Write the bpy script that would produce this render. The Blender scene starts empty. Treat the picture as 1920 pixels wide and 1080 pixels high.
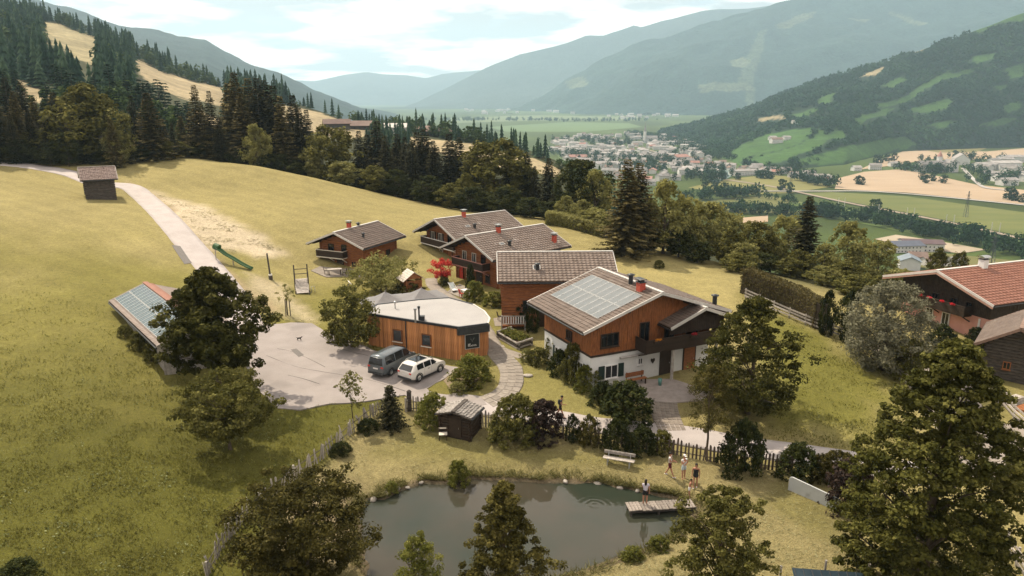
import bpy, math, random
import numpy as np
from mathutils import Vector, Matrix
R = math.radians
scene = bpy.context.scene
col = scene.collection
rng = np.random.default_rng(7)
random.seed(7)

# ---------------------------------------------------------------- camera
F_PX, PITCH, CAM_Z = 1371.0, R(14.7), 25.0
CP, SP = math.cos(PITCH), math.sin(PITCH)
cam_d = bpy.data.cameras.new('camera'); cam = bpy.data.objects.new('camera', cam_d); col.objects.link(cam)
cam.location = (0, 0, CAM_Z); cam.rotation_euler = (R(90) - PITCH, 0, 0)
cam_d.sensor_width = 36.0; cam_d.lens = F_PX / 1920 * 36.0
cam_d.clip_start = 0.5; cam_d.clip_end = 60000
scene.camera = cam

# ---------------------------------------------------------------- sky, sun, exposure
SUN_EL, SUN_AZ = R(52), math.atan2(-0.66, 0.75)      # azimuth measured from +Y towards +X
world = bpy.data.worlds.new('World'); scene.world = world; world.use_nodes = True
wn, wl = world.node_tree.nodes, world.node_tree.links
wn.clear()
def wnode(t, **kw):
    n = wn.new(t)
    for k, v in kw.items(): setattr(n, k, v)
    return n
w_out = wnode('ShaderNodeOutputWorld'); w_bg = wnode('ShaderNodeBackground'); w_bg.inputs['Strength'].default_value = 0.125
sky = wnode('ShaderNodeTexSky', sky_type='NISHITA', sun_disc=False)
sky.sun_elevation = SUN_EL; sky.sun_rotation = SUN_AZ % (2 * math.pi)
sky.air_density = 1.0; sky.dust_density = 1.5; sky.ozone_density = 1.0; sky.altitude = 900
tc = wnode('ShaderNodeTexCoord'); sep = wnode('ShaderNodeSeparateXYZ'); wl.new(tc.outputs['Generated'], sep.inputs[0])
zz = wnode('ShaderNodeMath', operation='MAXIMUM'); wl.new(sep.outputs['Z'], zz.inputs[0]); zz.inputs[1].default_value = 0.0
za = wnode('ShaderNodeMath', operation='ADD'); wl.new(zz.outputs[0], za.inputs[0]); za.inputs[1].default_value = 0.12
dx = wnode('ShaderNodeMath', operation='DIVIDE'); wl.new(sep.outputs['X'], dx.inputs[0]); wl.new(za.outputs[0], dx.inputs[1])
dy = wnode('ShaderNodeMath', operation='DIVIDE'); wl.new(sep.outputs['Y'], dy.inputs[0]); wl.new(za.outputs[0], dy.inputs[1])
cmb = wnode('ShaderNodeCombineXYZ'); wl.new(dx.outputs[0], cmb.inputs[0]); wl.new(dy.outputs[0], cmb.inputs[1])
cn = wnode('ShaderNodeTexNoise'); cn.inputs['Scale'].default_value = 0.9; cn.inputs['Detail'].default_value = 8; cn.inputs['Roughness'].default_value = 0.56
cn.inputs['Distortion'].default_value = 0.25
wl.new(cmb.outputs[0], cn.inputs['Vector'])
cr = wnode('ShaderNodeValToRGB'); cr.color_ramp.elements[0].position = 0.20; cr.color_ramp.elements[1].position = 0.42
wl.new(cn.outputs['Fac'], cr.inputs[0])
cn2 = wnode('ShaderNodeTexNoise'); cn2.inputs['Scale'].default_value = 1.15; cn2.inputs['Detail'].default_value = 7
wl.new(cmb.outputs[0], cn2.inputs['Vector'])
cc = wnode('ShaderNodeMix', data_type='RGBA'); cc.inputs[6].default_value = (3.9, 3.75, 3.6, 1); cc.inputs[7].default_value = (11.5, 10.0, 8.8, 1)
cr2 = wnode('ShaderNodeValToRGB'); cr2.color_ramp.elements[0].position = 0.44; cr2.color_ramp.elements[1].position = 0.54
wl.new(cn2.outputs['Fac'], cr2.inputs[0]); wl.new(cr2.outputs[0], cc.inputs[0])
mixs = wnode('ShaderNodeMix', data_type='RGBA'); wl.new(cr.outputs[0], mixs.inputs[0]); wl.new(sky.outputs[0], mixs.inputs[6]); wl.new(cc.outputs[2], mixs.inputs[7])
wl.new(mixs.outputs[2], w_bg.inputs['Color']); wl.new(w_bg.outputs[0], w_out.inputs['Surface'])

sun_d = bpy.data.lights.new('sun', 'SUN'); sun = bpy.data.objects.new('sun', sun_d); col.objects.link(sun)
sun_d.energy = 5.0; sun_d.angle = R(0.55); sun_d.color = (1.0, 0.87, 0.68)
sdir = Vector((math.sin(SUN_AZ) * math.cos(SUN_EL), math.cos(SUN_AZ) * math.cos(SUN_EL), math.sin(SUN_EL)))
sun.rotation_euler = (-sdir).to_track_quat('-Z', 'Y').to_euler(); sun.location = sdir * 300

vs = scene.view_settings
vs.view_transform = 'Standard'; vs.look = 'None'; vs.gamma = 1.0; vs.exposure = 0.50
try: vs.use_curve_mapping = False
except Exception: pass
cy = scene.cycles
cy.max_bounces = 5; cy.diffuse_bounces = 2; cy.glossy_bounces = 2; cy.transmission_bounces = 3; cy.transparent_max_bounces = 6; cy.volume_bounces = 1
cy.use_denoising = True; cy.sample_clamp_indirect = 4.0; cy.use_adaptive_sampling = True; cy.adaptive_threshold = 0.02

# ---------------------------------------------------------------- helpers
def tag(o, label=None, cat=None, group=None, kind=None):
    if label: o['label'] = label
    if cat: o['category'] = cat
    if group: o['group'] = group
    if kind: o['kind'] = kind
    return o
def link(name, data, parent=None, loc=None, rz=None, rot=None):
    o = bpy.data.objects.new(name, data); col.objects.link(o)
    if parent is not None: o.parent = parent
    if loc is not None: o.location = loc
    if rz is not None: o.rotation_euler = (0, 0, rz)
    if rot is not None: o.rotation_euler = rot
    return o
def empty(name, loc, rz=0.0, label=None, cat=None, group=None):
    o = link(name, None, None, loc, rz); o.empty_display_size = 0.3
    return tag(o, label, cat, group)
def quads_mesh(name, V, Q, mats, smooth=False, rnd=None, tri=False):
    """large mesh from arrays: V (n,3), Q (m,4) or (m,3)"""
    me = bpy.data.meshes.new(name); k = Q.shape[1]
    me.vertices.add(len(V)); me.vertices.foreach_set('co', np.ascontiguousarray(V, dtype=np.float32).ravel())
    me.loops.add(Q.size); me.loops.foreach_set('vertex_index', np.ascontiguousarray(Q, dtype=np.int32).ravel())
    me.polygons.add(len(Q)); me.polygons.foreach_set('loop_start', np.arange(0, Q.size, k, dtype=np.int32))
    try: me.polygons.foreach_set('loop_total', np.full(len(Q), k, dtype=np.int32))
    except Exception: pass
    if smooth: me.polygons.foreach_set('use_smooth', np.ones(len(Q), dtype=bool))
    me.update(calc_edges=True)
    for m in (mats if isinstance(mats, (list, tuple)) else [mats]): me.materials.append(m)
    if rnd is not None:
        a = me.attributes.new('rnd', 'FLOAT', 'POINT'); a.data.foreach_set('value', np.ascontiguousarray(rnd, dtype=np.float32))
    return me
class MB:
    """collects simple shapes and builds them as one mesh"""
    def __init__(s): s.v = []; s.f = []; s.m = []; s.sm = []
    def add(s, V, Fs, m=0, sm=False):
        b = len(s.v); s.v += [tuple(map(float, p)) for p in V]
        for f in Fs: s.f.append(tuple(i + b for i in f)); s.m.append(m); s.sm.append(sm)
        return s
    def box(s, c, d, rz=0.0, m=0, M=None):
        x, y, z = d[0] / 2, d[1] / 2, d[2] / 2
        P = [Vector(p) for p in ((-x,-y,-z),(x,-y,-z),(x,y,-z),(-x,y,-z),(-x,-y,z),(x,-y,z),(x,y,z),(-x,y,z))]
        if M is not None: P = [M @ p for p in P]
        elif rz:
            ca, sa = math.cos(rz), math.sin(rz); P = [Vector((p.x*ca-p.y*sa, p.x*sa+p.y*ca, p.z)) for p in P]
        c = Vector(c); P = [p + c for p in P]
        return s.add(P, ((0,3,2,1),(4,5,6,7),(0,1,5,4),(1,2,6,5),(2,3,7,6),(3,0,4,7)), m)
    def b2(s, x0, x1, y0, y1, z0, z1, m=0): return s.box(((x0+x1)/2,(y0+y1)/2,(z0+z1)/2), (x1-x0,y1-y0,z1-z0), 0, m)
    def bar(s, a, b, w, h=None, m=0, up=(0,0,1)):
        a, b = Vector(a), Vector(b); h = h or w; d = (b - a); L = d.length
        if L < 1e-6: return s
        d.normalize(); u = Vector(up)
        if abs(d.dot(u)) > 0.98: u = Vector((1, 0, 0))
        sx = d.cross(u).normalized(); uz = sx.cross(d).normalized()
        P = []
        for p in (a, b):
            for (i, j) in ((-1,-1),(1,-1),(1,1),(-1,1)): P.append(p + sx*i*w/2 + uz*j*h/2)
        return s.add(P, ((3,2,1,0),(4,5,6,7),(0,1,5,4),(1,2,6,5),(2,3,7,6),(3,0,4,7)), m)
    def tube(s, pts, r, n=7, m=0, cap=True, sm=True):
        pts = [Vector(p) for p in pts]; rs = r if isinstance(r, (list, tuple)) else [r] * len(pts)
        rings = []; prev = None
        for i, p in enumerate(pts):
            d = (pts[min(i+1, len(pts)-1)] - pts[max(i-1, 0)]).normalized()
            if prev is None: u = d.cross(Vector((0,0,1)) if abs(d.z) < 0.9 else Vector((1,0,0))).normalized()
            else: u = (prev - d * prev.dot(d)).normalized()
            w = d.cross(u); prev = u
            rings.append([p + (u*math.cos(2*math.pi*k/n) + w*math.sin(2*math.pi*k/n)) * rs[i] for k in range(n)])
        V = [q for rg in rings for q in rg]; Fs = []
        for i in range(len(pts)-1):
            for k in range(n): Fs.append((i*n+k, i*n+(k+1)%n, (i+1)*n+(k+1)%n, (i+1)*n+k))
        s.add(V, Fs, m, sm)
        if cap and n > 2: s.add([q for q in rings[0]], (tuple(range(n-1,-1,-1)),), m); s.add([q for q in rings[-1]], (tuple(range(n)),), m)
        return s
    def prism(s, poly, z0, z1, m=0, mt=None):
        n = len(poly); V = [(x, y, z0) for x, y in poly] + [(x, y, z1) for x, y in poly]
        s.add(V, [(i, (i+1)%n, n+(i+1)%n, n+i) for i in range(n)], m)
        s.add(V, [tuple(range(n-1,-1,-1)), tuple(range(n, 2*n))], m if mt is None else mt)
        return s
    def lathe(s, prof, n=12, m=0, c=(0,0,0), sm=True):
        V = []; Fs = []
        for r, z in prof: V += [(c[0]+r*math.cos(2*math.pi*k/n), c[1]+r*math.sin(2*math.pi*k/n), c[2]+z) for k in range(n)]
        for i in range(len(prof)-1):
            for k in range(n): Fs.append((i*n+k, i*n+(k+1)%n, (i+1)*n+(k+1)%n, (i+1)*n+k))
        return s.add(V, Fs, m, sm)
    def ball(s, c, r, n=8, m=0, jit=0.0, k=5):
        r = r if isinstance(r, (tuple, list)) else (r, r, r); V = []; Fs = []
        for i in range(k+1):
            th = math.pi * i / k
            for j in range(n):
                ph = 2*math.pi*j/n; q = 1 + random.uniform(-jit, jit)
                V.append((c[0]+r[0]*math.sin(th)*math.cos(ph)*q, c[1]+r[1]*math.sin(th)*math.sin(ph)*q, c[2]+r[2]*math.cos(th)*q))
        for i in range(k):
            for j in range(n): Fs.append((i*n+j, (i+1)*n+j, (i+1)*n+(j+1)%n, i*n+(j+1)%n))
        return s.add(V, Fs, m, True)
    def mesh(s, name, mats):
        me = bpy.data.meshes.new(name); me.from_pydata(s.v, [], s.f)
        for q in (mats if isinstance(mats, (list, tuple)) else [mats]): me.materials.append(q)
        me.polygons.foreach_set('material_index', s.m); me.polygons.foreach_set('use_smooth', s.sm); me.update()
        return me
    def build(s, name, mats, parent=None, **kw): return link(name, s.mesh(name, mats), parent, **kw)

# ---------------------------------------------------------------- materials
KA = 0.80      # overall reflectance, chosen together with the exposure
def new_mat(name):
    m = bpy.data.materials.new(name); m.use_nodes = True; nt = m.node_tree
    return m, nt, nt.nodes['Principled BSDF']
def mat(name, c1, c2=None, scale=3.0, rough=0.7, bump=0.0, bscale=None, stretch=(1,1,1), metal=0.0, objvar=0.0, spec=0.3, detail=6, lo=0.35, hi=0.65, coat=0.0, wear=None):
    m, nt, b = new_mat(name); n, l = nt.nodes, nt.links
    c1 = tuple(KA * v for v in c1); c2 = None if c2 is None else tuple(KA * v for v in c2); wear = None if wear is None else (tuple(KA * v for v in wear[0]), *wear[1:])
    b.inputs['Roughness'].default_value = rough; b.inputs['Metallic'].default_value = metal; b.inputs['Specular IOR Level'].default_value = spec
    b.inputs['Coat Weight'].default_value = coat
    t = n.new('ShaderNodeTexCoord'); mp = n.new('ShaderNodeMapping'); mp.inputs['Scale'].default_value = stretch; l.new(t.outputs['Object'], mp.inputs[0])
    out = None
    if c2 is not None:
        nz = n.new('ShaderNodeTexNoise'); nz.inputs['Scale'].default_value = scale; nz.inputs['Detail'].default_value = detail; nz.inputs['Roughness'].default_value = 0.6
        l.new(mp.outputs[0], nz.inputs['Vector'])
        rp = n.new('ShaderNodeValToRGB'); rp.color_ramp.elements[0].position = lo; rp.color_ramp.elements[1].position = hi
        rp.color_ramp.elements[0].color = (*c1, 1); rp.color_ramp.elements[1].color = (*c2, 1); l.new(nz.outputs['Fac'], rp.inputs[0]); out = rp.outputs[0]
    else:
        rgb = n.new('ShaderNodeRGB'); rgb.outputs[0].default_value = (*c1, 1); out = rgb.outputs[0]
    if wear is not None:      # blotches of another colour with a shape of their own
        nw = n.new('ShaderNodeTexNoise'); nw.inputs['Scale'].default_value = wear[1]; nw.inputs['Detail'].default_value = 8; l.new(t.outputs['Object'], nw.inputs['Vector'])
        rw = n.new('ShaderNodeValToRGB'); rw.color_ramp.elements[0].position = wear[2]; rw.color_ramp.elements[1].position = wear[2] + 0.12; l.new(nw.outputs['Fac'], rw.inputs[0])
        mw = n.new('ShaderNodeMix'); mw.data_type = 'RGBA'; l.new(rw.outputs[0], mw.inputs[0]); l.new(out, mw.inputs[6]); mw.inputs[7].default_value = (*wear[0], 1); out = mw.outputs[2]
    if objvar:
        oi = n.new('ShaderNodeObjectInfo'); mr = n.new('ShaderNodeMapRange'); l.new(oi.outputs['Random'], mr.inputs[0])
        mr.inputs[3].default_value = 1 - objvar; mr.inputs[4].default_value = 1 + objvar
        mx = n.new('ShaderNodeMix'); mx.data_type = 'RGBA'; mx.blend_type = 'MULTIPLY'; mx.inputs[0].default_value = 1.0
        l.new(out, mx.inputs[6]); l.new(mr.outputs[0], mx.inputs[7]); out = mx.outputs[2]
    l.new(out, b.inputs['Base Color'])
    if bump:
        nb = n.new('ShaderNodeTexNoise'); nb.inputs['Scale'].default_value = bscale or scale * 4; nb.inputs['Detail'].default_value = 5; l.new(mp.outputs[0], nb.inputs['Vector'])
        bm = n.new('ShaderNodeBump'); bm.inputs['Strength'].default_value = bump; bm.inputs['Distance'].default_value = 0.05
        l.new(nb.outputs['Fac'], bm.inputs['Height']); l.new(bm.outputs[0], b.inputs['Normal'])
    return m
def leaf_mat(name, c1, c2, c3=None, trans=0.35, rough=0.6, objvar=0.18):
    """leaves: colour varies leaf by leaf (rnd attribute) and tree by tree; some light passes through"""
    m, nt, b = new_mat(name); n, l = nt.nodes, nt.links
    kl = KA * 1.12; c1, c2 = tuple(kl * v for v in c1), tuple(kl * v for v in c2); c3 = None if c3 is None else tuple(kl * v for v in c3)
    if c2[1] > c2[0] * .6: c1, c2, c3 = [None if q is None else (q[0] * .93, q[1] * 1.02, q[2]) for q in (c1, c2, c3)]
    a = n.new('ShaderNodeAttribute'); a.attribute_name = 'rnd'
    rp = n.new('ShaderNodeValToRGB'); e = rp.color_ramp.elements
    e[0].color = (*c1, 1); e[1].color = (*(c3 or c2), 1); e[1].position = 1.0; mid = e.new(0.6); mid.color = (*c2, 1)
    l.new(a.outputs['Fac'], rp.inputs[0])
    oi = n.new('ShaderNodeObjectInfo'); mr = n.new('ShaderNodeMapRange'); l.new(oi.outputs['Random'], mr.inputs[0]); mr.inputs[3].default_value = 1 - objvar; mr.inputs[4].default_value = 1 + objvar
    mx = n.new('ShaderNodeMix'); mx.data_type = 'RGBA'; mx.blend_type = 'MULTIPLY'; mx.inputs[0].default_value = 1.0
    l.new(rp.outputs[0], mx.inputs[6]); l.new(mr.outputs[0], mx.inputs[7])
    l.new(mx.outputs[2], b.inputs['Base Color']); b.inputs['Roughness'].default_value = .85; b.inputs['Specular IOR Level'].default_value = 0.06
    tr = n.new('ShaderNodeBsdfTranslucent'); l.new(mx.outputs[2], tr.inputs['Color'])
    ms = n.new('ShaderNodeMixShader'); ms.inputs[0].default_value = trans; l.new(b.outputs[0], ms.inputs[1]); l.new(tr.outputs[0], ms.inputs[2])
    l.new(ms.outputs[0], n['Material Output'].inputs['Surface'])
    return m
def ground_mat(name, s1=0.35, s2=3.0, s3=14.0, amp=(0.25, 0.3, 0.35), bump=0.6, bdist=0.12, rough=0.95, flecks=None):
    """surface colour comes from the col attribute (what grows there); noise adds tufts, patches and relief"""
    m, nt, b = new_mat(name); n, l = nt.nodes, nt.links
    at_ = n.new('ShaderNodeAttribute'); at_.attribute_name = 'col'
    t = n.new('ShaderNodeTexCoord'); out = at_.outputs['Color']; hs = []
    for sc, am in zip((s1, s2, s3), amp):
        nz = n.new('ShaderNodeTexNoise'); nz.inputs['Scale'].default_value = sc; nz.inputs['Detail'].default_value = 6; nz.inputs['Roughness'].default_value = 0.62; l.new(t.outputs['Object'], nz.inputs['Vector'])
        mr = n.new('ShaderNodeMapRange'); mr.inputs[1].default_value = 0.3; mr.inputs[2].default_value = 0.7; mr.inputs[3].default_value = 1 - am; mr.inputs[4].default_value = 1 + am
        l.new(nz.outputs['Fac'], mr.inputs[0]); hs.append(nz)
        mx = n.new('ShaderNodeMix'); mx.data_type = 'RGBA'; mx.blend_type = 'MULTIPLY'; mx.inputs[0].default_value = 1.0; l.new(out, mx.inputs[6]); l.new(mr.outputs[0], mx.inputs[7]); out = mx.outputs[2]
    if flecks:
        nf = n.new('ShaderNodeTexNoise'); nf.inputs['Scale'].default_value = flecks[1]; nf.inputs['Detail'].default_value = 4; l.new(t.outputs['Object'], nf.inputs['Vector'])
        rf = n.new('ShaderNodeValToRGB'); rf.color_ramp.elements[0].position = flecks[2]; rf.color_ramp.elements[1].position = flecks[2] + 0.08; l.new(nf.outputs['Fac'], rf.inputs[0])
        mf = n.new('ShaderNodeMix'); mf.data_type = 'RGBA'; l.new(rf.outputs[0], mf.inputs[0]); l.new(out, mf.inputs[6]); mf.inputs[7].default_value = (*flecks[0], 1); out = mf.outputs[2]
    l.new(out, b.inputs['Base Color']); b.inputs['Roughness'].default_value = rough; b.inputs['Specular IOR Level'].default_value = 0.1
    bm = n.new('ShaderNodeBump'); bm.inputs['Strength'].default_value = bump; bm.inputs['Distance'].default_value = bdist
    l.new(hs[-1].outputs['Fac'], bm.inputs['Height']); l.new(bm.outputs[0], b.inputs['Normal'])
    return m
def glass_mat(name, c=(0.012, 0.015, 0.018), rough=0.08):
    return mat(name, c, None, rough=rough, spec=0.6)
# ---------------------------------------------------------------- the lie of the land
def ray(px, py):
    u, t = (px - 960) / F_PX, (py - 540) / F_PX
    return u, CP - t * SP, -(SP + t * CP)
def at_z(px, py, z):
    dx_, dy_, dz_ = ray(px, py); s = (z - CAM_Z) / dz_
    return (dx_ * s, dy_ * s, z)
def at_R(px, py, y):
    """point of the sight line at forward distance y"""
    dx_, dy_, dz_ = ray(px, py); s = y / dy_
    return (dx_ * s, y, CAM_Z + dz_ * s)
def to_px(x, y, z):
    D = CAM_Z - z; zc = y * CP + D * SP
    return 960 + F_PX * x / zc, 540 + F_PX * (D * CP - y * SP) / zc
_lat = np.random.default_rng(3).random((256, 256))
def vnoise(x, y):
    xi, yi = np.floor(x).astype(int), np.floor(y).astype(int); fx, fy = x - xi, y - yi
    fx = fx * fx * (3 - 2 * fx); fy = fy * fy * (3 - 2 * fy)
    a, b = _lat[xi & 255, yi & 255], _lat[(xi + 1) & 255, yi & 255]; c, d = _lat[xi & 255, (yi + 1) & 255], _lat[(xi + 1) & 255, (yi + 1) & 255]
    return (a * (1 - fx) + b * fx) * (1 - fy) + (c * (1 - fx) + d * fx) * fy
def fbm(x, y, o=4):
    s = 0; a = 0.5
    for i in range(o): s = s + a * (vnoise(x * 2**i + 17.3 * i, y * 2**i - 9.1 * i) - 0.5); a *= 0.5
    return s
def sstep(a, b, x): t = np.clip((x - a) / (b - a), 0, 1); return t * t * (3 - 2 * t)
def in_poly(px, py, poly):
    px, py = np.asarray(px, float), np.asarray(py, float); c = np.zeros(px.shape, bool); n = len(poly)
    for i in range(n):
        x0, y0 = poly[i]; x1, y1 = poly[(i + 1) % n]
        if y0 == y1: continue
        k = ((y0 > py) != (y1 > py)) & (px < (x1 - x0) * (py - y0) / (y1 - y0) + x0); c ^= k
    return c
def d_poly(x, y, poly, closed=True):
    d = np.full(np.shape(x), 1e9); n = len(poly)
    for i in range(n if closed else n - 1):
        ax, ay = poly[i][:2]; bx, by = poly[(i + 1) % n][:2]; ex, ey = bx - ax, by - ay
        t = np.clip(((x - ax) * ex + (y - ay) * ey) / (ex * ex + ey * ey + 1e-9), 0, 1)
        d = np.minimum(d, np.hypot(x - ax - t * ex, y - ay - t * ey))
    return d
def sdist(x, y, poly):
    d = d_poly(x, y, poly); return np.where(in_poly(x, y, poly), d, -d)

CTRL = [(0,1080,2.2),(200,1080,1.9),(380,1080,1.3),(0,900,3.2),(200,900,2.7),(400,900,1.8),(560,880,1.3),(0,750,4.2),(150,720,3.9),(430,845,1.8),
 (285,705,2.8),(460,700,2.2),(560,640,2.0),(500,612,2.2),(640,640,2.0),(690,643,2.0),(860,675,2.0),(560,760,1.8),(700,760,1.5),(390,735,2.3),
 (450,560,3.3),(400,515,4.4),(460,640,2.4),(470,505,4.0),(640,512,2.5),(805,498,2.8),(861,541,2.7),(932,549,2.7),(960,597,2.4),(570,600,2.3),(560,540,2.8),
 (1400,560,3.0),(1450,570,2.5),(1550,625,2.2),(1640,665,1.8),(1700,730,1.4),(1600,760,1.5),(1450,800,1.3),(1640,850,0.9),(1300,800,1.2),(1200,800,1.3),
 (1112,705,2.0),(1240,735,1.9),(1330,720,2.0),(1000,750,1.6),(900,740,1.7),(770,770,1.2),(860,805,1.0),(690,790,1.2),
 (700,860,.7),(900,850,.7),(1150,860,.7),(1280,895,.55),(1400,880,.7),(1500,960,.6),(1550,1070,.5),(1400,1080,.5),(1250,1060,.4),(1750,1080,.5),(1900,1070,.5),(1900,900,.6),
 (620,900,.8),(560,1000,.7),(450,1060,1.0),(680,940,.4),(1000,885,.45),(1180,890,.45),(800,905,.4),(1800,640,1.0),(1720,690,1.2),(1910,720,.8),(1900,800,.7)]
CTRL = [at_z(*c) for c in CTRL]
for px, py, y in [(0,560,70),(150,560,70),(100,500,80),(204,585,69),(240,640,61),(0,400,95),(0,318,125),(188,372,112),(345,480,90),(420,293,145),(230,325,130),(300,305,140),(480,298,143),(570,325,140),(680,355,138),
    (800,385,132),(900,402,125),(1000,412,118),(1150,440,108),(1250,490,96),(1400,525,86),(300,400,105),(500,400,110),(540,470,97),(650,400,115),(760,440,105),(420,360,125),(1300,540,84),(1050,450,105)]:
    CTRL.append(at_R(px, py, y))
for px, py, y in [(300,305,140),(420,293,145),(480,298,143),(570,325,140),(680,355,138),(800,385,132),(900,402,125),(1000,412,118),(1150,440,108),(1250,490,96),(1400,525,86)]:
    p = at_R(px, py, y)
    for dr, dz in ((18, -2.6), (45, -9.5)): q = 1 + dr / y; CTRL.append((p[0] * q, p[1] * q, p[2] + dz))
CTRL += [(-105, 150, 14), (-130, 190, 17), (-90, 150, 14), (-70, 160, 13.5), (-60, 40, 3.4), (-90, 60, 6.5), (-120, 110, 12), (45, 95, 0.3), (50, 112, -4), (60, 140, -13), (62, 100, -1), (75, 85, -0.2), (70, 60, 0.3), (60, 30, 0.3), (0, 15, 0.3), (-30, 15, 1.5), (30, 15, 0.3), (90, 120, -12), (110, 80, -5), (52,72,.8), (64,76,.5)]
CT = np.array(CTRL, float)
def _tps(r2): return np.where(r2 > 0, 0.5 * r2 * np.log(r2 + 1e-12), 0)
_n = len(CT); _K = np.zeros((_n + 3, _n + 3)); _C = CT[:, :2] / 50.0
_K[:_n, :_n] = _tps(((_C[:, None] - _C[None]) ** 2).sum(-1)) + np.eye(_n) * 0.012
_K[:_n, _n] = 1; _K[:_n, _n + 1:] = _C; _K[_n, :_n] = 1; _K[_n + 1:, :_n] = _C.T
_W = np.linalg.solve(_K, np.concatenate([CT[:, 2], [0, 0, 0]]))
POND = [at_z(a, b, 0)[:2] for a, b in [(682,950),(690,935),(722,936),(735,925),(762,914),(800,903),(838,906),(880,897),(930,899),(985,901),(1020,905),(1050,902),(1085,906),(1120,906),(1150,913),(1180,917),(1215,925),(1250,930),(1290,940),(1306,952),
    (1300,975),(1275,1000),(1230,1022),(1180,1042),(1120,1062),(1050,1082),(960,1105),(850,1125),(740,1120),(690,1085),(675,1035),(670,985)]]
def gz_arr(x, y):
    x, y = np.atleast_1d(np.asarray(x, float)), np.atleast_1d(np.asarray(y, float)); shp = x.shape; x, y = x.ravel(), y.ravel(); z = np.empty_like(x)
    for i in range(0, len(x), 20000):
        X, Y = x[i:i+20000], y[i:i+20000]
        r2 = (X[:, None] / 50 - _C[None, :, 0]) ** 2 + (Y[:, None] / 50 - _C[None, :, 1]) ** 2
        z[i:i+20000] = _tps(r2) @ _W[:_n] + _W[_n] + _W[_n + 1] * X / 50 + _W[_n + 2] * Y / 50
    rr = np.hypot(x, y); az = np.arctan2(x, np.maximum(y, 1e-3))
    base = np.where(y < 5, 1.0, -10.0)
    far = np.maximum(-95.0, base - 0.36 * np.maximum(rr - 150, 0))
    far = far + fbm(x / 60, y / 60, 3) * np.clip((rr - 160) / 60, 0, 1) * np.where(far > -94, 6, 0.0)
    k = sstep(140, 200, rr); k = np.maximum(k, sstep(95, 150, np.abs(x))); k = np.maximum(k, sstep(8, -15, y))
    lw = sstep(-30, -70, x) * sstep(50, 70, y); k = k * (1 - lw) + sstep(190, 240, rr) * lw
    z = np.where(k > 0, np.clip(z, -40, 40) * (1 - k) + far * k, z)
    m = (x > -14) & (x < 18) & (y > 26) & (y < 52)
    if m.any():
        xs, ys = x[m], y[m]; d = sdist(xs + fbm(xs * 0.8, ys * 0.8, 3) * 0.9, ys + fbm(xs * 0.8 + 40, ys * 0.8, 3) * 0.9, POND); zo = z[m]
        zi = -0.9 * sstep(0, 1.6, d)
        zo2 = 0.10 + (zo - 0.10) * sstep(0, -2.2, d)
        z[m] = np.where(d > 0, zi + 0.06 * (1 - sstep(0, .4, d)), zo2)
    return z.reshape(shp)
def gz(x, y): return float(gz_arr(x, y)[0])
def G(px, py, near=22.0, far=190.0):
    """where the sight line through a photo point meets the ground"""
    dx_, dy_, dz_ = ray(px, py); s = np.linspace(near, far, 700)
    d = CAM_Z + dz_ * s - gz_arr(dx_ * s, dy_ * s); i = int(np.argmax(d < 0)) if (d < 0).any() else len(s) - 1
    i = max(i, 1); t = d[i-1] / (d[i-1] - d[i]) if d[i-1] != d[i] else 0; q = s[i-1] + (s[i] - s[i-1]) * min(max(t, 0), 1)
    x, y = dx_ * q, dy_ * q
    return Vector((x, y, gz(x, y)))

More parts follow.
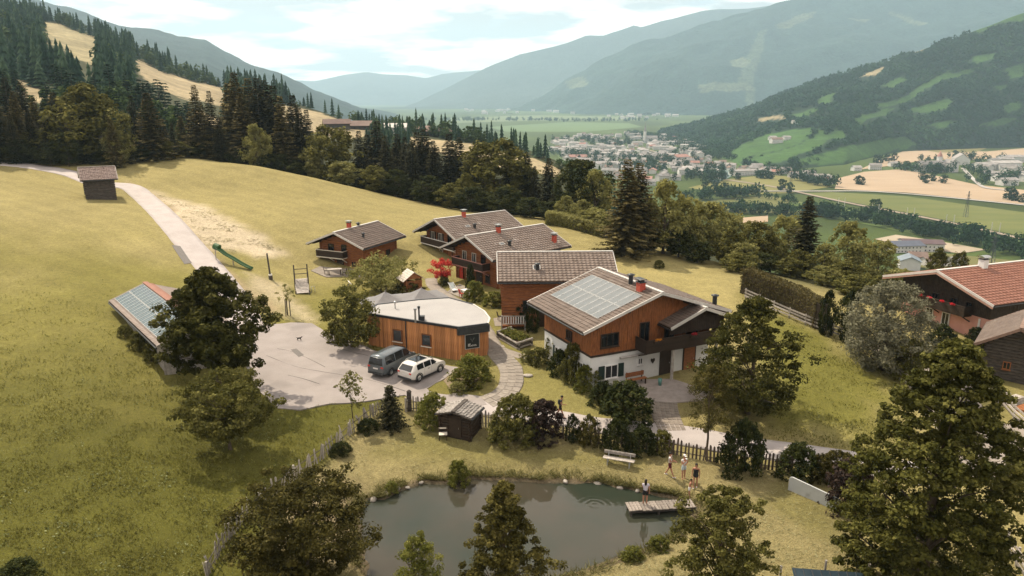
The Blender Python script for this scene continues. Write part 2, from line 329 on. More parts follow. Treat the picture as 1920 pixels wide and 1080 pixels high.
# colours of what grows or lies there (albedo)
C_MEADOW = np.array([.300, .256, .108]); C_LUSH = np.array([.100, .098, .019]); C_HAY = np.array([.52, .44, .31]); C_LAWN = np.array([.185, .168, .055]); C_CUT = np.array([.265, .225, .105])
C_DIRT = np.array([.37, .29, .185]); C_WOODS = np.array([.035, .038, .018]); C_VALLEY = np.array([.080, .115, .028]); C_POND = np.array([.05, .05, .035])
def mixc(c, k, t): return c * (1 - k[..., None]) + t * k[..., None]
def ground_colour(x, y, z):
    px, py = to_px(x, np.maximum(y, 1.0), z); n1 = fbm(x / 9, y / 9, 4); n2 = fbm(x / 2.5 + 50, y / 2.5, 4)
    c = np.broadcast_to(C_MEADOW, x.shape + (3,)).copy()
    rr = np.hypot(x, y)
    lush = sstep(66, 44, y + n1 * 26 - 0.10 * x) * sstep(2, -6, x + 4)            # the uncut lower pasture
    c = mixc(c, sstep(112, 76, y + n1 * 30 - .22 * x) * sstep(10, -12, x), C_MEADOW * np.array([.64, .68, .44]))       # greener middle slope
    c = mixc(c, lush, C_LUSH)
    st = np.sin((x * .42 + y * .9) * 2.1 + n1 * 9); c = c * (1 + .045 * st * sstep(62, 74, y) + .32 * fbm(x / 23 + 5, y / 23, 3))[..., None]
    def zone(poly, colr, soft, amp=2.0):
        nonlocal c
        w = [G(a, b)[:2] for a, b in poly]; d = sdist(x + n2 * amp, y + n1 * amp, w); c = mixc(c, sstep(-soft, soft, d), colr)
    near = rr < 200
    idx = np.where(near)[0]
    sub = (x[idx], y[idx], n1[idx], n2[idx])
    def zone(poly, colr, soft, amp=2.0, k=1.0):
        w = [tuple(G(a, b)[:2]) for a, b in poly]; d = sdist(sub[0] + sub[3] * amp, sub[1] + sub[2] * amp, w); c[idx] = mixc(c[idx], sstep(-soft, soft, d) * k, colr)
    zone([(690,780),(770,745),(900,765),(1100,800),(1300,850),(1500,890),(1600,960),(1640,1080),(1200,1080),(600,1080),(500,1000),(590,880)], C_CUT, 0.8, 2.0)
    zone([(760,800),(900,830),(1100,850),(1240,860),(1200,890),(1000,872),(800,872),(700,850)], C_LAWN, 1.6, 4.0, .8)
    zone([(1490,905),(1560,960),(1570,1020),(1500,990),(1440,940)], C_LAWN, 1.0, 3.0, .7)
    zone([(280,355),(330,370),(420,405),(500,445),(540,475),(480,485),(420,470),(380,470),(330,440),(300,390)], C_HAY, 1.6, 5.0, 1.0)
    zone([(235,338),(300,370),(360,440),(410,490),(500,560),(540,600),(470,575),(420,530),(330,430),(270,370)], C_DIRT, 0.8, 3.0, .75)
    zone([(470,515),(520,525),(600,610),(560,605),(480,545)], C_HAY, 1.5, 4.0, .7)
    zone([(960,655),(1060,690),(1110,735),(1240,800),(1100,785),(1000,745),(960,705)], C_LAWN * 1.25, 0.8, 1.5, .8)
    zone([(900,600),(945,560),(980,640),(1010,690),(940,660)], C_LAWN * 1.2, 0.6, 1.2, .7)
    zone([(1400,560),(1560,640),(1690,720),(1660,840),(1450,800),(1420,700)], C_LUSH * 1.45, 2.5, 5.0, .9)
    zone([(1700,640),(1920,640),(1920,800),(1740,760)], C_LAWN, 1.5, 2.0, .8)
    zone([(600,890),(690,930),(690,1080),(560,1080),(520,960)], C_DIRT * .8, 1.5, 4.0, .6)
    d = sdist(sub[0] + sub[3] * .8, sub[1] + sub[2] * .8, POND); c[idx] = mixc(c[idx], sstep(-0.5, -0.1, d), C_DIRT * .45); c[idx] = mixc(c[idx], sstep(0, 0.5, d), C_POND)
    c = mixc(c, sstep(60, 115, rr) * sstep(20, 40, x - 0.0 * y) * sstep(80, 92, y), C_WOODS * 1.6)   # wooded bank beyond the meadow
    c = mixc(c, sstep(150, 175, rr), C_WOODS * 1.5)
    c = mixc(c, sstep(-80, -94, z), C_VALLEY * 1.0)
    v = (z < -90); vv = np.clip(.75 + 1.2 * fbm(x / 160, y / 90, 3), .5, 1.5)[..., None]
    c = np.where(v[..., None], c * vv, c)
    return c
def put_col(me, c):
    a = me.attributes.new('col', 'FLOAT_COLOR', 'POINT'); c4 = np.ones((len(c), 4), np.float32); c4[:, :3] = c * KA; a.data.foreach_set('color', c4.ravel())
def grid_mesh(name, X, Y, Z, m, smooth=True, C=None):
    nr, nc = X.shape; V = np.stack([X.ravel(), Y.ravel(), Z.ravel()], 1); i = np.arange(nr * nc).reshape(nr, nc)
    Q = np.stack([i[:-1, :-1].ravel(), i[:-1, 1:].ravel(), i[1:, 1:].ravel(), i[1:, :-1].ravel()], 1)
    me = quads_mesh(name, V, Q, m, smooth)
    if C is not None: put_col(me, C.reshape(-1, 3))
    return me
M_ground = ground_mat('meadow_grass', 0.22, 2.4, 11.0, (0.12, 0.17, 0.32), 0.8, 0.14, flecks=((.42, .38, .22), 9.0, 0.70))
az = np.unique(np.concatenate([np.linspace(-180, -60, 40), np.linspace(-60, -42, 45), np.linspace(-42, 42, 430), np.linspace(42, 60, 45), np.linspace(60, 180, 40)]))
rr = np.concatenate([[0.5, 6, 12, 17, 21], np.arange(24, 60, 0.28), np.arange(60, 170, 0.7), np.geomspace(171, 30000, 60)])
A_, R_ = np.meshgrid(np.radians(az), rr); X_, Y_ = R_ * np.sin(A_), R_ * np.cos(A_)
Z_ = gz_arr(X_, Y_) + fbm(X_ / 3, Y_ / 3, 3) * 0.12 * (sdist(X_.ravel(), Y_.ravel(), POND).reshape(X_.shape) < -0.6) * (R_ < 200)
Cg = ground_colour(X_.ravel(), Y_.ravel(), Z_.ravel())
tag(link('ground', grid_mesh('ground', X_, Y_, Z_, M_ground, True, Cg)), 'grassy alpine terrace and valley floor the farm stands on', kind='structure')

# ---------------------------------------------------------------- hills and mountains (each a real ridge at its own distance)
def ipx(tab, p): a = np.array(tab, float); return np.interp(p, a[:, 0], a[:, 1])
def hill(name, label, crest, rc, rb, zb, m, cfun, ncol=220, nrow=60, rough=0.0, back=0.5, pw=1.0, p0=-500, p1=2500, nscale=300.0, amp_crest=1.0):
    """crest: (photo column, photo row) of the skyline; rc, rb: distance of skyline and foot"""
    P = np.linspace(p0, p1, ncol); yc = ipx(crest, P); Rc = ipx(rc, P); Rb = ipx(rb, P); u = (P - 960) / F_PX
    _, dy_, dz_ = ray(P, yc); zc = CAM_Z + dz_ / dy_ * Rc; zbv = ipx(zb, P) if isinstance(zb, list) else np.full(ncol, float(zb))
    t = np.concatenate([np.linspace(0, 1, nrow), 1 + np.linspace(0.04, back, nrow // 4)])[:, None]
    Yr = Rb + (Rc - Rb) * t; prof = np.where(t <= 1, t ** pw, 1 - (t - 1) * 1.4)
    uu = u * CP; Xr = Yr * uu[None]; n = fbm(Xr / nscale, Yr / nscale, 5)
    Z = zbv + (zc - zbv) * prof + rough * n * np.sin(np.clip(t, 0, 1) * np.pi * .9 + .05) + rough * 0.12 * amp_crest * fbm(Xr / nscale * 6, Yr / nscale * 6, 3)
    px, py = to_px(Xr, Yr, Z)
    Z = np.where(t > 1, Z - (t - 1) * np.abs(zc - zbv) * .5, Z)
    Cc = cfun(px, py, Xr, Yr, Z, t)
    me = grid_mesh(name, Xr, Yr, Z, m, True, Cc)
    o = tag(link(name, me), label, kind='structure')
    return o, (P, Yr, Xr, Z)
def hill_z(H, x, y):
    """height of a hill sheet under (x, y)"""
    P, Yr, Xr, Z = H; u = (P - 960) / F_PX * CP; q = x / y; j = int(np.clip(np.searchsorted(u, q) - 1, 0, len(u) - 2)); f = (q - u[j]) / (u[j + 1] - u[j])
    zz_ = 0
    for jj, w in ((j, 1 - f), (j + 1, f)): zz_ += w * np.interp(y, Yr[:, jj], Z[:, jj])
    return float(zz_)
M_hill = ground_mat('hill_pasture', 0.01, 0.06, 0.4, (0.2, 0.25, 0.3), 0.5, 1.0)
M_forest_far = ground_mat('far_forest_slope', 0.0018, 0.010, 0.05, (0.25, 0.35, 0.55), 1.0, 14.0)
HILL_MEADOWS = [[(80,40),(100,42),(130,55),(185,72),(180,95),(190,130),(150,112),(125,95),(95,80)], [(245,108),(272,118),(300,134),(360,152),(430,168),(425,200),(340,185),(290,160),(262,138)],
    [(530,196),(600,210),(690,244),(700,256),(640,262),(560,242),(500,220)], [(770,256),(860,266),(900,274),(1000,298),(1050,318),(1050,335),(960,318),(840,292),(760,272)], [(40,150),(95,178),(100,200),(50,185),(20,165)], [(370,205),(420,225),(410,250),(350,230)]]
def cf_left(px, py, X, Y, Z, t):
    c = np.broadcast_to(C_WOODS * 1.5, px.shape + (3,)).copy(); nx, ny = px + fbm(X / 14, Y / 14, 3) * 18, py + fbm(X / 14 + 90, Y / 14, 3) * 9
    for i, p in enumerate(HILL_MEADOWS): c[in_poly(nx, ny, p)] = np.array([.33, .27, .165]) if i != 0 else np.array([.30, .26, .15])
    return c
hl, H_LEFT = hill('hillside', 'wooded hillside with tan pastures rising on the left', [(-500,-120),(-200,-40),(0,8),(80,26),(130,40),(200,66),(270,102),(340,138),(420,164),(500,180),(560,195),(640,222),(700,233),(800,243),(900,259),(1000,283),(1060,308),(1150,362),(1200,425),(1260,540),(1500,800)],
    [(-500,900),(0,800),(420,640),(700,480),(1000,400),(1150,340),(1500,300)], [(-500,150),(0,165),(420,185),(700,200),(1150,190),(1500,190)], [(-500,15),(0,13),(250,11),(420,6),(700,-6),(1000,-22),(1150,-32),(1500,-40)],
    M_hill, cf_left, 260, 90, 9.0, 0.6, 1.15, -500, 1400, 120)
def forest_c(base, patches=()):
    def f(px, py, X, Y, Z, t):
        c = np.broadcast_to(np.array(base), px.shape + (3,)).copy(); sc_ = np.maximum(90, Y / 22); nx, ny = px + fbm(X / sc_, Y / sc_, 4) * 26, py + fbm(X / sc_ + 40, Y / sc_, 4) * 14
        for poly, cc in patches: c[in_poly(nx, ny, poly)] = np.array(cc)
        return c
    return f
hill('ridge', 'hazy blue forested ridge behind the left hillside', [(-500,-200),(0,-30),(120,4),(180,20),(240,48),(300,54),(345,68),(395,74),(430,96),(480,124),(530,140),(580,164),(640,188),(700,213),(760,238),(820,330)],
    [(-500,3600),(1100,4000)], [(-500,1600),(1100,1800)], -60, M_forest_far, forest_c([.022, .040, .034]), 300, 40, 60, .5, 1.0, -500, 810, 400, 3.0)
RG = [[(1358,292),(1400,268),(1440,250),(1480,242),(1525,238),(1515,262),(1450,285),(1395,298),(1380,318),(1330,330)], [(1395,300),(1450,286),(1520,262),(1535,240),(1560,262),(1520,282),(1470,300),(1400,322),(1370,328)], [(1495,300),(1580,275),(1700,256),(1720,272),(1650,290),(1560,310),(1500,312)],
    [(1690,182),(1730,158),(1775,135),(1790,138),(1740,165),(1700,190),(1660,205),(1640,200)], [(1810,60),(1870,30),(1920,20),(1920,40),(1870,45),(1830,62)], [(1700,205),(1760,190),(1790,185),(1775,205),(1735,212)], [(1820,105),(1865,100),(1860,112),(1825,120)], [(1880,200),(1920,192),(1920,206),(1890,214)], [(1535,185),(1570,172),(1560,188),(1540,195)], [(1880,130),(1920,120),(1920,145),(1895,150)]]
RG += [[(1545,250),(1575,246),(1590,254),(1560,262)],[(1600,225),(1650,208),(1690,202),(1660,216),(1615,234)],[(1480,215),(1520,200),(1535,203),(1500,220)],[(1760,150),(1800,132),(1830,128),(1800,146)],[(1830,235),(1880,222),(1915,222),(1880,238)],[(1735,235),(1780,224),(1800,226),(1770,240)],[(1650,162),(1690,143),(1700,147),(1670,166)],[(1850,165),(1890,158),(1880,172)]]
RT = [[(1690,98),(1755,76),(1750,86),(1720,98)], [(1600,150),(1650,128),(1665,124),(1640,142)], [(1418,222),(1470,216),(1472,224),(1425,230)]]
hr_, H_RIGHT = hill('hillside', 'dark wooded hillside with bright green pastures on the right', [(1000,262),(1150,258),(1230,248),(1300,233),(1400,206),(1500,165),(1560,145),(1640,120),(1700,98),(1760,75),(1850,40),(1920,14),(2100,-60),(2500,-180)],
    [(1000,2900),(1230,2600),(1600,2300),(2500,2000)], [(1000,2500),(1230,2150),(1300,1800),(1400,1260),(1500,1240),(1600,1330),(1700,1650),(1920,1800),(2500,1500)], -98, M_hill, forest_c([.016, .034, .018], [(p, (.052, .108, .028)) for p in RG] + [(p, (.30, .25, .15)) for p in RT]), 260, 80, 60, .4, .95, 1000, 2500, 330)
SK = [[(1372,165),(1400,100),(1420,60),(1432,55),(1424,95),(1412,140),(1408,205),(1396,205),(1394,160)], [(1450,48),(1500,28),(1535,20),(1525,32),(1480,52),(1452,56)], [(1360,115),(1390,108),(1405,118),(1390,128),(1365,125)], [(1590,35),(1625,40),(1620,46)], [(1310,160),(1400,155),(1412,170),(1312,175)], [(1665,20),(1740,45),(1720,48),(1670,28)], [(1060,150),(1090,140),(1100,158),(1070,165)]]
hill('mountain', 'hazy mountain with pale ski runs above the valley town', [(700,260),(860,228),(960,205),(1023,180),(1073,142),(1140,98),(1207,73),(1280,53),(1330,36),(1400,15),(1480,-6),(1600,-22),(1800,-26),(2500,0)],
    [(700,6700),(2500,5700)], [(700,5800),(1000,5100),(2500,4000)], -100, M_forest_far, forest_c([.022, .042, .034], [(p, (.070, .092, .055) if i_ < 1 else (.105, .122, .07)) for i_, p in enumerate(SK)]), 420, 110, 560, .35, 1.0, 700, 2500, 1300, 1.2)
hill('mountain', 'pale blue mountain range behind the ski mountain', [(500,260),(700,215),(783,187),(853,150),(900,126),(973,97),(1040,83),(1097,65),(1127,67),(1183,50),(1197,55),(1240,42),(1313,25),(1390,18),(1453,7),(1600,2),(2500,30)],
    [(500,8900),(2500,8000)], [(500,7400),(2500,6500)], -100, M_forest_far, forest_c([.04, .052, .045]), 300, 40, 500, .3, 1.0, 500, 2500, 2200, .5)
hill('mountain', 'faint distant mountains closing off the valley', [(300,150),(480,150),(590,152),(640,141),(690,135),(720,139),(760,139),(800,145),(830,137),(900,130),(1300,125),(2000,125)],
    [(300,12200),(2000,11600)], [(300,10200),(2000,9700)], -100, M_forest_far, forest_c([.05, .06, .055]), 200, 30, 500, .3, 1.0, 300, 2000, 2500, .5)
# ---------------------------------------------------------------- road, yard, paths, water
M_asphalt = mat('pale_asphalt', (.41,.37,.355), (.48,.435,.42), 0.6, 0.9, 0.25, 30, wear=((.40,.365,.35), 0.35, 0.60))
M_yard = mat('yard_asphalt', (.29,.258,.244), (.34,.305,.29), 0.5, 0.9, 0.25, 30, wear=((.25,.224,.212), 0.22, 0.58))
M_path = mat('path_pavers', (.24,.21,.18), (.32,.285,.245), 3.0, 0.9, 0.3, 20, objvar=0.14)
M_gravel = mat('gravel_path', (.25,.215,.18), (.33,.29,.25), 1.5, 0.95, 0.3, 30)
M_water = None
def smooth_line(P, n=12):
    P = [Vector(p) for p in P]; out = []
    for i in range(len(P) - 1):
        p0, p1, p2, p3 = P[max(i-1,0)], P[i], P[i+1], P[min(i+2,len(P)-1)]
        for k in range(n):
            t = k / n; out.append(0.5*((2*p1) + (p2-p0)*t + (2*p0-5*p1+4*p2-p3)*t*t + (3*p1-p0-3*p2+p3)*t**3))
    return out + [P[-1]]
def strip(name, pts, w, m, lift=0.05, label=None, n=12, na=7, thick=0.25):
    """a paved band draped over the ground"""
    L = smooth_line([(p[0], p[1], 0) for p in pts], n); V = []; wv = w if isinstance(w, (list, tuple)) else [w] * len(pts)
    for i, p in enumerate(L):
        d = (L[min(i+1,len(L)-1)] - L[max(i-1,0)]); d.normalize(); s = Vector((d.y, -d.x, 0)); ww = np.interp(i / n, range(len(wv)), wv)
        for k in range(na): V.append(p + s * (k / (na - 1) - .5) * (ww + 0.25 * float(fbm(np.array([p.x*.7]), np.array([p.y*.7+k]), 2)[0]) * (k in (0, na-1))))
    V = np.array([(v.x, v.y, 0) for v in V]); V[:, 2] = gz_arr(V[:, 0], V[:, 1]) + lift; i = np.arange(len(V)).reshape(-1, na)
    V2 = V[[*i[:, 0], *i[:, -1]]].copy(); V2[:, 2] -= thick; n0 = len(V); m_ = len(i)
    Q = [np.stack([i[:-1,:-1].ravel(), i[:-1,1:].ravel(), i[1:,1:].ravel(), i[1:,:-1].ravel()], 1)]
    a = np.arange(m_ - 1); Q.append(np.stack([i[:-1,0], i[1:,0], n0+a+1, n0+a], 1)); Q.append(np.stack([i[1:,-1], i[:-1,-1], n0+m_+a, n0+m_+a+1], 1))
    return tag(link(name, quads_mesh(name, np.vstack([V, V2]), np.vstack(Q), m, False)), label, kind='structure')
def sheet(name, poly, m, lift, label=None, step=0.6, jag=0.0, thick=0.3):
    """a paved area draped over the ground: outline in world xy"""
    P = []
    for i in range(len(poly)):
        a, b = Vector(poly[i][:2]), Vector(poly[(i+1)%len(poly)][:2]); k = max(1, int((b-a).length / step))
        P += [a + (b-a) * (j/k) for j in range(k)]
    P = [(p.x + jag * float(fbm(np.array([p.x]), np.array([p.y]), 3)[0]), p.y + jag * float(fbm(np.array([p.x+30]), np.array([p.y]), 3)[0])) for p in P]
    import bmesh
    bm = bmesh.new(); vs_ = [bm.verts.new((x, y, 0)) for x, y in P]; bm.faces.new(vs_)
    bmesh.ops.triangulate(bm, faces=bm.faces[:])
    for it in range(7):
        es = [e for e in bm.edges if e.calc_length() > step * 3]
        if not es: break
        bmesh.ops.subdivide_edges(bm, edges=es, cuts=1); bmesh.ops.triangulate(bm, faces=[f for f in bm.faces if len(f.verts) > 3])
    co = np.array([v.co[:] for v in bm.verts]); zz_ = gz_arr(co[:, 0], co[:, 1]) + lift
    for v, z in zip(bm.verts, zz_): v.co.z = z
    r = bmesh.ops.extrude_edge_only(bm, edges=[e for e in bm.edges if e.is_boundary])
    for v in r['geom']:
        if isinstance(v, bmesh.types.BMVert): v.co.z -= thick
    bmesh.ops.recalc_face_normals(bm, faces=bm.faces[:])
    me = bpy.data.meshes.new(name); bm.to_mesh(me); bm.free(); me.materials.append(m)
    return tag(link(name, me), label, kind='structure')
road_pts = [G(*p) for p in [(468,640),(452,585),(420,535),(385,492),(345,447),(305,402),(268,368),(240,350)]]
rd = [(p.x, p.y) for p in road_pts] + [(-68.5, 121.5), (-76, 126.5), (-86, 129.5), (-100, 130), (-125, 126)]
strip('road', rd, 3.5, M_asphalt, 0.06, 'pale asphalt lane climbing past the hay barn')
yard = [tuple(G(*p)[:2]) for p in [(462,640),(500,610),(545,606),(585,607),(615,626),(690,652),(730,672),(800,680),(858,690),(838,708),(800,730),(812,738),(838,742),(862,738),(900,745),(912,760),(860,770),(790,762),(760,742),(740,744),(680,755),(620,758),(560,770),(520,766),(480,730),(462,690)]]
sheet('yard', yard, M_yard, 0.075, 'pale asphalt parking yard in front of the wooden pavilion', jag=0.3)
M_seam = mat('tar_seam', (.10,.092,.085), (.13,.12,.11), 3, .9)
for lab, pl in (('long dark tar seam crossing the yard to the cars', [(500,668),(560,690),(640,704),(700,716),(760,735)]), ('curved dark tar seam on the left of the yard', [(520,655),(545,660),(575,672),(610,690)]), ('dark tar seam near the lower yard edge', [(540,705),(570,712),(600,722)]), ('thin tar seam beside the pavilion', [(600,630),(640,655),(690,668)])):
    strip('yard_seam', [tuple(G(*q)[:2]) for q in pl], .055, M_seam, .082, lab, 10, 3, .02)
sheet('yard_patch', [tuple(G(*q)[:2]) for q in [(545,657),(556,655),(570,667),(560,671)]], mat('asphalt_patch', (.15,.138,.13), (.18,.165,.155), 2, .9, .3, 30), .084, 'darker asphalt repair patch on the yard', .4, .05, .02)
sheet('road_patch', [tuple(G(*q)[:2]) for q in [(322,460),(338,462),(360,494),(346,496)]], bpy.data.materials['asphalt_patch'], .068, 'darker repair strip along the climbing lane', .4, .05, .02)
# paved path: slabs laid one by one
def slab_path(name, pts, w, label, slab=0.62, m=None):
    base = strip(name, pts, w, M_gravel, 0.045, label); L = smooth_line([(p[0], p[1], 0) for p in pts], 40); acc = 0; prev = L[0]; rows = []
    for i in range(1, len(L)):
        acc += (L[i] - L[i-1]).length
        if acc >= slab: acc = 0; rows.append((L[i], (L[i] - L[max(i-4,0)]).normalized()))
    nx = max(1, round(w / slab)); me = MB().box((0,0,0), (w/nx - .05, slab - .05, .08)).mesh('slab', m or M_path); out = []
    for q, (p, d) in enumerate(rows):
        s = Vector((d.y, -d.x, 0))
        for k in range(nx):
            c = p + s * ((k + .5) / nx - .5) * w + d * random.uniform(-.02, .02); out.append((c, math.atan2(d.y, d.x) - math.pi / 2))
    z = gz_arr([c.x for c, _ in out], [c.y for c, _ in out])
    for (c, a), zz_ in zip(out, z):
        h = 0.4; gx = (gz(c.x + h, c.y) - gz(c.x - h, c.y)) / (2*h); gy = (gz(c.x, c.y + h) - gz(c.x, c.y - h)) / (2*h)
        o = link('paving_slab', me, base); nrm = Vector((-gx, -gy, 1)).normalized(); qd = Vector((0,0,1)).rotation_difference(nrm)
        o.rotation_mode = 'QUATERNION'; o.rotation_quaternion = qd @ Matrix.Rotation(a + random.uniform(-.03, .03), 4, 'Z').to_quaternion(); o.location = (c.x, c.y, zz_ + 0.035 + random.uniform(-.006, .006))
    return base
slab_path('path', [tuple(G(*p)[:2]) for p in [(905,757),(940,742),(958,720),(957,690),(938,668),(925,650)]], 2.0, 'curving path of pale slabs round the wooden pavilion', .62)
strip('path', [tuple(G(*p)[:2]) for p in [(930,655),(918,634),(905,612),(888,590),(862,570),(832,552),(812,535),(808,522)]], 1.5, M_gravel, .05, 'gravel path winding up between the pavilion and the chalets')
strip('path', [tuple(G(*p)[:2]) for p in [(935,655),(975,668),(1010,672)]], 1.1, M_gravel, .055, 'short gravel branch path beside the raised bed')
lane = [tuple(G(*p)[:2]) for p in [(880,762),(960,770),(1050,785),(1120,797),(1200,806),(1290,818),(1400,838),(1500,852),(1600,867),(1700,885),(1790,905)]]
strip('road', lane, [2.2,2.2,2.0,2.0,2.2,2.6,2.6,2.7,2.9,3.0,3.0], M_asphalt, 0.055, 'narrow pale lane behind the pond garden fence')
slab_path('driveway', [tuple(G(*p)[:2]) for p in [(1262,812),(1252,790),(1245,765),(1243,742)]], 2.1, 'herringbone paved drive leading to the main house', .36, mat('drive_pavers', (.20,.168,.14), (.28,.24,.20), 6, .9, .3, 30, objvar=.16))
sheet('terrace', [tuple(G(*p)[:2]) for p in [(1182,752),(1190,735),(1150,715),(1260,712),(1330,735),(1320,752),(1262,757)]], mat('terrace_stone', (.30,.255,.23), (.38,.33,.30), 2, .9, .2, 20), 0.10, 'stone terrace under the balcony of the main house')
sheet('terrace', [tuple(G(*p)[:2]) for p in [(583,508),(600,500),(680,505),(676,520),(640,519),(612,520)]], M_gravel, 0.07, 'pale terrace in front of the small chalet')
sheet('terrace', [tuple(G(*p)[:2]) for p in [(838,548),(862,533),(890,548),(872,562)]], M_gravel, 0.07, 'small pale terrace beside the middle chalet')
sheet('terrace', [tuple(G(*p)[:2]) for p in [(925,598),(960,590),(975,600),(958,612),(928,612)]], M_gravel, 0.06, 'small paved seating spot by the raised bed')
sheet('courtyard', [tuple(G(*p)[:2]) for p in [(1700,735),(1722,690),(1770,690),(1830,730),(1850,790),(1920,800),(1990,860),(1900,900),(1800,900),(1790,850)]], M_gravel, 0.06, 'gravel courtyard of the red roofed farmhouse')
sheet('bed', [tuple(G(*p)[:2]) for p in [(832,715),(842,700),(866,690),(900,706),(885,730),(850,737)]], mat('bed_soil', (.20,.15,.095), (.30,.24,.15), 4, .95, .6, 12), 0.05, 'planted bed of dry soil at the corner of the yard', .4, .5)

def water_mat():
    m, nt, b = new_mat('pond_water'); n, l = nt.nodes, nt.links
    t = n.new('ShaderNodeTexCoord'); nz = n.new('ShaderNodeTexNoise'); nz.inputs['Scale'].default_value = 0.13; nz.inputs['Detail'].default_value = 4; l.new(t.outputs['Object'], nz.inputs['Vector'])
    rp = n.new('ShaderNodeValToRGB'); e = rp.color_ramp.elements; e[0].position = .38; e[1].position = .62; e[0].color = (.044,.039,.028,1); e[1].color = (.024,.031,.022,1); l.new(nz.outputs['Fac'], rp.inputs[0])
    l.new(rp.outputs[0], b.inputs['Base Color']); b.inputs['Roughness'].default_value = 0.02; b.inputs['IOR'].default_value = 1.33; b.inputs['Specular IOR Level'].default_value = .5
    hsum = None
    wn_ = n.new('ShaderNodeTexNoise'); wn_.inputs['Scale'].default_value = .8; l.new(t.outputs['Object'], wn_.inputs['Vector']); wob = n.new('ShaderNodeMixRGB'); wob.blend_type = 'ADD'; wob.inputs[0].default_value = .35; l.new(t.outputs['Object'], wob.inputs[1]); l.new(wn_.outputs['Color'], wob.inputs[2])
    for cx, cy_, sc, fall in [(*at_z(1120,945,0)[:2], 2.6, 3.4), (*at_z(985,903,0)[:2], 3.2, 2.4)]:
        mp = n.new('ShaderNodeMapping'); mp.inputs['Location'].default_value = (-cx, -cy_, 0); l.new(wob.outputs[0], mp.inputs[0])
        ln = n.new('ShaderNodeVectorMath'); ln.operation = 'LENGTH'; l.new(mp.outputs[0], ln.inputs[0])
        mu = n.new('ShaderNodeMath'); mu.operation = 'MULTIPLY'; mu.inputs[1].default_value = sc * 6.28; l.new(ln.outputs['Value'], mu.inputs[0])
        sn = n.new('ShaderNodeMath'); sn.operation = 'SINE'; l.new(mu.outputs[0], sn.inputs[0])
        mr = n.new('ShaderNodeMapRange'); mr.inputs[1].default_value = .3; mr.inputs[2].default_value = fall; mr.inputs[3].default_value = 1; mr.inputs[4].default_value = 0; l.new(ln.outputs['Value'], mr.inputs[0])
        ml = n.new('ShaderNodeMath'); ml.operation = 'MULTIPLY'; l.new(sn.outputs[0], ml.inputs[0]); l.new(mr.outputs[0], ml.inputs[1])
        if hsum is None: hsum = ml.outputs[0]
        else:
            ad = n.new('ShaderNodeMath'); ad.operation = 'ADD'; l.new(hsum, ad.inputs[0]); l.new(ml.outputs[0], ad.inputs[1]); hsum = ad.outputs[0]
    n2 = n.new('ShaderNodeTexNoise'); n2.inputs['Scale'].default_value = 2.2; n2.inputs['Detail'].default_value = 3; mp2 = n.new('ShaderNodeMapping'); mp2.inputs['Scale'].default_value = (.5, 1.6, 1); l.new(t.outputs['Object'], mp2.inputs[0]); l.new(mp2.outputs[0], n2.inputs['Vector'])
    m3 = n.new('ShaderNodeMath'); m3.operation = 'MULTIPLY_ADD'; m3.inputs[1].default_value = 1.2; l.new(n2.outputs['Fac'], m3.inputs[0]); l.new(hsum, m3.inputs[2])
    bm = n.new('ShaderNodeBump'); bm.inputs['Strength'].default_value = .12; bm.inputs['Distance'].default_value = .010; l.new(m3.outputs[0], bm.inputs['Height']); l.new(bm.outputs[0], b.inputs['Normal'])
    return m
wp = [(-15, 27), (19, 27), (19, 52), (-15, 52)]
cxp, cyp = np.mean([p[0] for p in POND]), np.mean([p[1] for p in POND])
wpoly = [(cxp + (x - cxp) * 1.09, cyp + (y - cyp) * 1.12) for x, y in POND]
me = bpy.data.meshes.new('pond'); me.from_pydata([(x, y, 0.0) for x, y in wpoly], [], [tuple(range(len(wpoly)))]); me.materials.append(water_mat())
tag(link('pond', me), 'still murky pond with ripples in the garden', kind='structure')

# ---------------------------------------------------------------- building kit
M_wood = mat('red_brown_timber', (.21,.074,.027), (.36,.138,.050), 2.2, .65, .5, 14, (1,1,6), wear=((.13,.05,.02), .5, .62))
M_wood_dk = mat('dark_timber', (.030,.020,.014), (.055,.036,.024), 3, .75, .4, 14)
M_wood_old = mat('weathered_dark_logs', (.040,.034,.030), (.12,.102,.088), 2.5, .85, .6, 12, (1,1,5))
M_grey_wood = mat('silver_grey_timber', (.30,.27,.24), (.44,.41,.37), 4, .85, .5, 18, objvar=.2)
M_tile = mat('brown_grey_roof_tiles', (.175,.135,.112), (.25,.198,.168), 1.3, .75, .3, 20, wear=((.36,.31,.28), .9, .62))
M_tile_dk = mat('dark_brown_roof_tiles', (.120,.090,.075), (.18,.138,.116), 1.3, .75, .3, 20, wear=((.30,.27,.245), 1.4, .66))
M_tile_red = mat('faded_red_roof_tiles', (.24,.105,.072), (.32,.150,.105), 1.0, .75, .3, 20, wear=((.22,.09,.065), .5, .63))
M_shingle = mat('weathered_wood_shingles', (.20,.145,.125), (.42,.33,.30), 5.5, .85, .5, 14, wear=((.12,.085,.07), 2.2, .60))
M_trim = mat('pale_sheet_metal_trim', (.55,.53,.50), (.68,.66,.63), 2, .5, metal=.2)
M_metal = mat('zinc_pipe', (.42,.43,.43), (.55,.55,.54), 5, .35, metal=.8)
M_dark_metal = mat('dark_metal', (.035,.04,.045), (.06,.065,.07), 5, .4, metal=.3)
M_redbrick = mat('red_chimney', (.42,.07,.045), (.52,.11,.07), 6, .8, .3, 30)
M_plaster = mat('white_plaster', (.72,.73,.72), (.80,.80,.78), 1.5, .9, .12, 40, wear=((.62,.62,.60), .8, .66))
M_pink = mat('pink_plaster', (.62,.30,.24), (.70,.37,.30), 1.2, .9, .12, 40)
M_white = mat('white_paint', (.74,.73,.71), (.82,.81,.79), 3, .55)
M_glass = glass_mat('window_glass'); M_glass2 = glass_mat('window_glass_grey', (.05,.055,.06), .06)
M_panel = None
